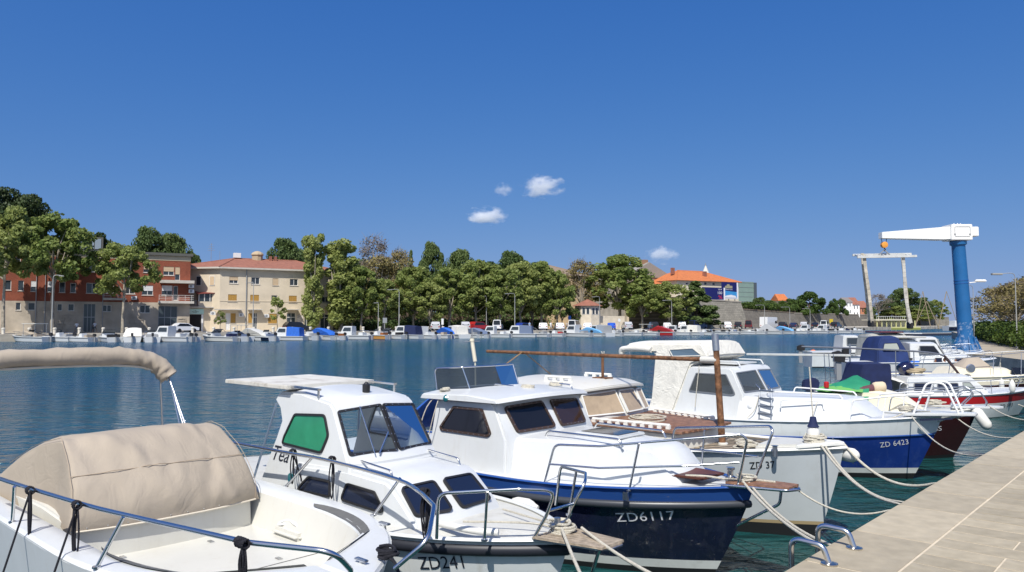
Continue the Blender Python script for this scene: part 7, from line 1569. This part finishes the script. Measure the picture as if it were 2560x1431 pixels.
# ---- crane
def crane():
    base = Vector((24.75, 41.5, QUAY_Z)); D = base.y
    blue = mat('crane_blue', (.014, .105, .28), .35, var=.12, vscale=1.2, dirt=(.55, .6, .68), dscale=.9, damt=.0); bl2 = mat('crane_blue_scuffed', (.014, .105, .28), .4, var=.15, vscale=2, dirt=(.55, .62, .72), dscale=4.5, damt=.9)
    o = thing('harbour_crane', 'blue pillar crane with white box jib beside the promenade', 'crane', base, 0); H_ = 6.05; LEAN = -.05; ox = LEAN*H_; ax = (LEAN, 0, 1)
    MB().lathe([(.37, 1.6), (.335, H_ - .25), (.42, H_ - .2), (.42, H_)], axis=ax, seg=28).build('pillar', blue, o, smooth=40)
    pb = MB().lathe([(.62, 0), (.44, .6), (.38, .85), (.37, 1.598)], axis=ax, seg=28).build('pillar_foot', bl2, o, smooth=40)
    for k in range(10): a = k*.628; MB().prism([(.40*math.cos(a), .40*math.sin(a), .02), (.76*math.cos(a), .76*math.sin(a), .02), (.45*math.cos(a), .45*math.sin(a), .85)], (-.03*math.sin(a), .03*math.cos(a), 0)).build('gusset', bl2, pb)
    cw = mat('crane_white', (.78, .78, .76), .4, var=.04)
    zj = H_ + .004; pre = set(kids(o))
    MB().box((-.62, -.5, zj), (.52, .5, zj + .86)).build('machine_house', cw, o, bevel=.03)
    MB().box((.523, -.36, zj + .22), (.95, .36, zj + .74)).build('counterweight', cw, o, bevel=.03)
    dr = MB().tube(fillet([(-.45, -.51, zj + .2), (.38, -.51, zj + .2), (.38, -.51, zj + .72), (-.45, -.51, zj + .72)], .06, 4, True), .012, 5, closed=True).build('access_door', greymetal, o)
    for x in (-.45, .36): MB().box((x - .04, -.535, zj + .3), (x + .04, -.503, zj + .34)).build('door_hinge', greymetal, dr)
    L = 3.75
    MB().add([(-.62, -.38, zj + .06), (-.62, .38, zj + .06), (-.62, .38, zj + .74), (-.62, -.38, zj + .74), (-1.0, -.36, zj + .04), (-1.0, .36, zj + .04), (-1.0, .36, zj + .72), (-1.0, -.36, zj + .72), (-L - .5, -.22, zj + .12), (-L - .5, .22, zj + .12), (-L - .5, .22, zj + .46), (-L - .5, -.22, zj + .46)],
             [(0, 1, 2, 3)] + [(a + i, a + (i + 1) % 4, a + 4 + (i + 1) % 4, a + 4 + i) for a in (0, 4) for i in range(4)] + [(11, 10, 9, 8)]).build('jib', cw, o, bevel=.012)
    for x in (-.2, .0, .16): MB().tube([(x, 0, zj + .86), (x, 0, zj + .96)], .03, 6).build('vent_stub', cw, o)
    hx = -4.05
    for d in (-.14, .14): MB().tube([(hx + d, 0, zj + .12), (hx + d*.8, 0, zj - .12)], .018, 5).build('hoist_rope', black, o)
    MB().lathe([(.10, -.12), (.17, -.1), (.17, .1), (.10, .12)], (hx, 0, zj - .22), (0, 1, 0), 18).build('hook_block', mat('block_orange', (.72, .30, .05), .5), o, smooth=40)
    MB().tube(smooth_path([(hx, 0, zj - .36), (hx + .03, 0, zj - .44), (hx + .06, 0, zj - .49), (hx, 0, zj - .54), (hx - .05, 0, zj - .50)], 4), .03, 7).build('hook', black, o, smooth=60)
    for q in set(kids(o)) - pre: q.location.x = ox
    lm = MB().tube([(.38, -.1, 3.75), (.72, -.1, 3.78)], .03, 6).build('lamp_bracket', cw, o); lm.location.x = LEAN*3.8; MB().box((.68, -.2, 3.78), (1.3, .0, 3.93)).build('lamp_head', cw, lm, bevel=.05)
    for z in (3.7, 3.85): MB().lathe([(.365, 0), (.37, .02), (.365, .05)], (LEAN*z, 0, z), axis=ax, seg=28).build('clamp_band', mat('crane_band', (.01, .09, .3), .5), o)
    # spreader and slings hang from the hook
    S = thing('lifting_spreader', 'white spreader beam with webbing slings hanging from the crane hook', 'spreader', base + Vector((hx + ox, 0, zj - .56)), 0)
    sw_ = mat('weathered_white_steel', (.52, .53, .52), .5, var=.12, vscale=4)
    for y in (-.28, .28):
        bm_ = MB().bar((-1.62, y, -.42 + (.06 if y < 0 else .22)), (1.62, y, -.36 + (.06 if y < 0 else .22)), .10, .13).build('beam', sw_, S, bevel=.01)
    [MB().bar((x, -.28, -.33), (x, .28, -.17), .08, .09).build('cross_member', sw_, S) for x in (-1.5, -1.35, -.05, 1.3, 1.45)]
    MB().bar((-.3, 0, -.2), (0, 0, .06), .05, .05).bar((.3, 0, -.2), (0, 0, .06), .05, .05).build('bridle', greymetal, S)
    sl = mat('webbing_grey', (.42, .38, .31), .9, var=.35, vscale=3); sl2 = mat('webbing_pale', (.46, .44, .40), .9, var=.25, vscale=3)
    for pts, m_, nm in (([(-1.2, -.2, -.2), (-1.14, -.2, -1.0), (-.98, -.2, -2.4), (-.84, -.2, -3.9)], sl, 'sling'), ([(-1.12, .2, -.1), (-1.06, .2, -1.0), (-.92, .2, -2.4), (-.82, .2, -3.85)], sl, 'sling'), ([(.92, -.2, -.3), (.96, -.2, -1.2), (1.02, -.2, -2.6), (1.26, -.2, -3.95)], sl2, 'sling'), ([(1.08, .2, -.2), (1.16, .2, -1.2), (1.26, .2, -2.4), (1.32, .2, -3.95)], sl, 'sling')):
        path = smooth_path(pts, 5); b = MB()
        for p_, q_ in zip(path, path[1:]): b.bar(p_, q_ + (q_ - p_)*.03, .17, .03, up=(0, 1, 0))
        b.build(nm, m_, S)
    for x, z in ((-.83, -3.95), (1.30, -4.05)): MB().box((x - .09, -.22, z - .2), (x + .09, .22, z + .15)).build('sling_end', black, S, bevel=.03)
crane()
# ---- promenade lamps at right
for s, t, lab in ((50.2, 6.6, 'thin lamp post beside the hedge at the right picture edge'), (66, 12.0, 'thin lamp post at the far end of the hedge')):
    street_lamp(Q(s, t, QUAY_Z), 4.6, .9, lab, 0, 'lamps along the promenade', .035)
# ---- far landing stage, mole boats and pontoon at right
ylw = mat('pale_yellow_paint', (.52, .50, .24), .6, var=.1); 
def dpt(px, Y, z): x, y = dep(px, Y); return (x, y, z)
o = thing('landing_stage', 'pale yellow two deck landing stage beyond the slings', 'pier', dpt(2195, 262, 0), .12); Wd = (2310 - 2195)*262/FPX
MB().box((0, 0, -.6), (Wd, 9, .5)).build('pontoon_hull', mat('olive_hull', (.22, .24, .06), .7), o); MB().box((0, 0, .503), (Wd, 9, .9)).build('deck', ylw, o)
for k in range(9): MB().box((Wd*k/9 + .2, 1, .903), (Wd*k/9 + .5, 1.3, 3.1)).build('post', ylw, o)
MB().box((-.5, .5, 3.103), (Wd*.75, 9, 3.5)).build('upper_deck', mat('cream_deck', (.62, .58, .45), .7), o); MB().box((Wd*.2, 3, .903), (Wd*.9, 8, 2.9)).build('saloon', mat('pale_saloon', (.6, .57, .5), .7), o)
rl = MB()
for k in range(16): rl.tube([(Wd*k/15*.75, .7, 3.5), (Wd*k/15*.75, .7, 4.5)], .04, 4)
rl.tube([(0, .7, 4.5), (Wd*.75, .7, 4.5)], .05, 4).build('railing', white_p, o)
o = thing('dark_pontoon', 'long low dark pontoon across the basin left of the crane', 'pontoon', dpt(2186, 140, 0), .52)
MB().box((0, -.8, -.35), (26, .8, .32)).build('float', mat('dark_float', (.03, .035, .06), .7), o, bevel=.05); MB().box((0, -.82, .323), (26, .82, .42)).build('walkway', mat('pale_walkway', (.45, .43, .40), .8), o)
o = thing('excursion_boat', 'white excursion boat with long dark hull behind the crane', 'boat', dpt(2470, 235, 0), .1)
h = Hull(14, 3.6, (1.9, 1.4, 1.4), rake=1.5, ub=.4); h.build(o, [(.35, boot_b), (.8, navy), (1., gel)], n=12); h.deck(o, gel, .05, .1); loft([(12, 1.3, 1.4, 0, 0), (11.8, 2.9, 1.3, 0, .1), (5, 2.9, 1.2, .1, .1), (4.2, 1.5, 1.3, .1, 0)], 4).build('saloon', gel, o, smooth=35, bevel=.05)
for k in range(5): MB().box((-11.2 + k*1.3, -1.42, 1.9), (-10.2 + k*1.3, -1.36, 2.6)).build('window', winglass, o)
for k, (px, hm, tilt) in enumerate(((2328, 15, -3), (2343, 15, 4), (2350, 11, -5))):
    o = thing('fishing_trabucco', ['leftmost slanting fishing pole frame by the mole', 'middle slanting fishing pole frame by the mole', 'rightmost short fishing pole frame by the mole'][k], 'pole', dpt(px, 300, 0), 0); MB().tube([(0, 0, -1), (tilt, 0, hm*.98)], .16, 5).build('pole', mat('pole_wood', (.30, .24, .16), .9), o); MB().tube([(tilt*2.2, 0, -1), (tilt, 0, hm*.98)], .1, 5).build('stay', mat('pole_wood', (.30, .24, .16), .9), o)
o = thing('mooring_buoy', 'small orange mooring buoy afloat in the basin', 'buoy', at_z(2033, 882, -.1), 0); MB().lathe([(.02, -.2), (.2, -.12), (.24, .05), (.18, .2), (.03, .27)], seg=12).build('float', mat('buoy_orange', (.75, .16, .05), .5), o, smooth=60)
o = thing('passerelle', 'long pale gangplank boom sticking out over the basin at right', 'gangway', (0, 0, 0), 0)
A, B_ = at_z(1866, 886, 1.35), at_z(2125, 889, 1.35); MB().bar(A, B_, .30, .07).build('plank', mat('pale_grey_plank', (.50, .51, .49), .6, var=.1), o, bevel=.01)
MB().tube([B_ + Vector((0, 0, -1.4)), B_ + Vector((0, 0, .4))], .03, 6).build('pivot_post', galv, o)
# ---- quay ladder
o = thing('quay_ladder', 'polished steel boarding ladder with two hooped handles on the quay edge', 'ladder', Q(.34, 0, QUAY_Z), QROT)
for x in (0, .48):
    MB().tube(fillet([(x, -.14, 0), (x, -.10, .115), (x, .115, .125), (x, .118, -.95)], .07, 8), .0195, 14).build('handle', steel, o, smooth=60)
    MB().lathe([(.055, 0), (.055, .008), (.03, .012)], (x, -.14, .001), seg=18).build('flange', mat('nickel_flange', (.6, .57, .5), .3, 1.), o)
for k in range(3): MB().box((.02, .10, -.25 - .28*k), (.46, .14, -.22 - .28*k)).build('tread', steel, o)
# ---- mooring ropes from the bows to the quay
def mooring(a, q, d, label, r=.013):
    q_ = Vector(q); p = sag(a, q_, d, 16); o = tag(MB().tube(p + [q_ + Vector((.01, -.02, -.25))], r, 7).build('mooring_rope', rope, None, smooth=60), label, 'rope', 'mooring ropes'); return o
def bl(x, y, u, v, z): f = -QN; pp = QD; return Vector((x, y, 0)) - f*u + pp*v + Vector((0, 0, z))
mooring(bl(.453, 6.113, .05, -.03, .86), Q(-1.75, .03, .88), .06, 'pale mooring rope running down from ZD241 at picture bottom, left one')
mooring(bl(.453, 6.113, -.05, .1, .86), Q(-.75, .03, .88), .06, 'pale mooring rope from ZD241, right one at picture bottom')
mooring(bl(2.402, 7.632, .10, -.06, .93), Q(.76, .03, .88), .07, 'doubled mooring rope from the ZD6117 bow, nearer strand')
mooring(bl(2.402, 7.632, .08, .0, .93), Q(.86, .03, .88), .09, 'doubled mooring rope from the ZD6117 bow, farther strand')
mooring(bl(2.402, 7.632, -.42, .03, .90), Q(2.32, .03, .88), .12, 'thin rope from the ZD6117 plank tip to the quay', .009)
mooring(bl(3.944, 9.111, .22, -.16, 1.05), Q(2.55, .03, .88), .14, 'doubled rope from the ZD 37 bow, nearer strand')
mooring(bl(3.944, 9.111, .20, -.10, 1.05), Q(2.66, .03, .88), .17, 'doubled rope from the ZD 37 bow, farther strand')
mooring(bl(3.944, 9.111, .02, .05, 1.05), Q(3.80, .03, .88), .20, 'slack heavy rope from the ZD 37 stem head to the quay', .016)
mooring(bl(7.188, 12.279, .6, -.4, .97), Q(6.0, .03, .88), .20, 'thin rope from the ZD 6423 foredeck to the quay', .010)
mooring(bl(7.188, 12.279, .05, -.05, .98), Q(7.85, .03, .88), .10, 'thin rope from the ZD 6423 platform to the quay', .010)
p_ = Q(11.9, 1.1); mooring(Vector((p_.x, p_.y, .95)), Q(10.6, .03, .88), .12, 'thin rope from the maroon bow to the quay', .010)
p_ = Q(11.9, .6); mooring(Vector((p_.x, p_.y, .98)), Q(12.6, .03, .88), .06, 'thin rope from the white bow platform to the quay', .010)
# ---- clouds
def cloud(px, py, wpx, hpx, label, seed, dens):
    Y = 4200.; c = CAM + ray(px, py)*Y; w_ = wpx*Y/FPX; h_ = hpx*Y/FPX; o = tag(MB().lathe([(.05, -.5), (.35, -.42), (.5, -.15), (.48, .15), (.3, .4), (.04, .5)], seg=20).build('cloud', None, None), label, 'cloud', 'small fair weather clouds')
    o.location = c; o.scale = (w_, w_*.7, h_); o.data.materials.clear()
    m = bpy.data.materials.new('cloud_vapour'); m.use_nodes = True; nt = m.node_tree; nt.nodes.clear(); v = nt.nodes.new('ShaderNodeVolumePrincipled'); v.inputs['Color'].default_value = (1, 1, 1, 1); v.inputs['Anisotropy'].default_value = -.45
    tc = nt.nodes.new('ShaderNodeTexCoord'); ns = nt.nodes.new('ShaderNodeTexNoise'); ns.inputs['Scale'].default_value = 2.6; ns.inputs['Detail'].default_value = 8; ns.inputs['Roughness'].default_value = .62
    ofs = nt.nodes.new('ShaderNodeVectorMath'); ofs.operation = 'ADD'; ofs.inputs[1].default_value = (seed*3.1, seed*1.7, seed); nt.links.new(tc.outputs['Object'], ofs.inputs[0]); nt.links.new(ofs.outputs[0], ns.inputs['Vector'])
    ln = nt.nodes.new('ShaderNodeVectorMath'); ln.operation = 'LENGTH'; nt.links.new(tc.outputs['Object'], ln.inputs[0])
    ma = nt.nodes.new('ShaderNodeMath'); ma.operation = 'MULTIPLY_ADD'; ma.inputs[1].default_value = -1.25; nt.links.new(ln.outputs['Value'], ma.inputs[0]); amp = nt.nodes.new('ShaderNodeMath'); amp.operation = 'MULTIPLY'; amp.inputs[1].default_value = 1.9; nt.links.new(ns.outputs['Fac'], amp.inputs[0]); nt.links.new(amp.outputs[0], ma.inputs[2])
    mr = nt.nodes.new('ShaderNodeMapRange'); mr.inputs[1].default_value = .50; mr.inputs[2].default_value = 1.0; mr.inputs[3].default_value = 0; mr.inputs[4].default_value = dens; nt.links.new(ma.outputs[0], mr.inputs[0])
    nt.links.new(mr.outputs[0], v.inputs['Density']); ou = nt.nodes.new('ShaderNodeOutputMaterial'); nt.links.new(v.outputs[0], ou.inputs['Volume']); o.data.materials.append(m); return o
cloud(1357, 467, 130, 74, 'largest white puff of cloud above the park', 1, .045)
cloud(1258, 474, 60, 40, 'faint small cloud left of the largest one', 2, .016)
cloud(1216, 541, 120, 56, 'flat white cloud below the largest one', 3, .035)
cloud(1655, 636, 90, 54, 'small cloud low over the gabled church', 4, .022)

scene.cycles.volume_bounces = 8
scene.cycles.max_bounces = max(scene.cycles.max_bounces, 12)
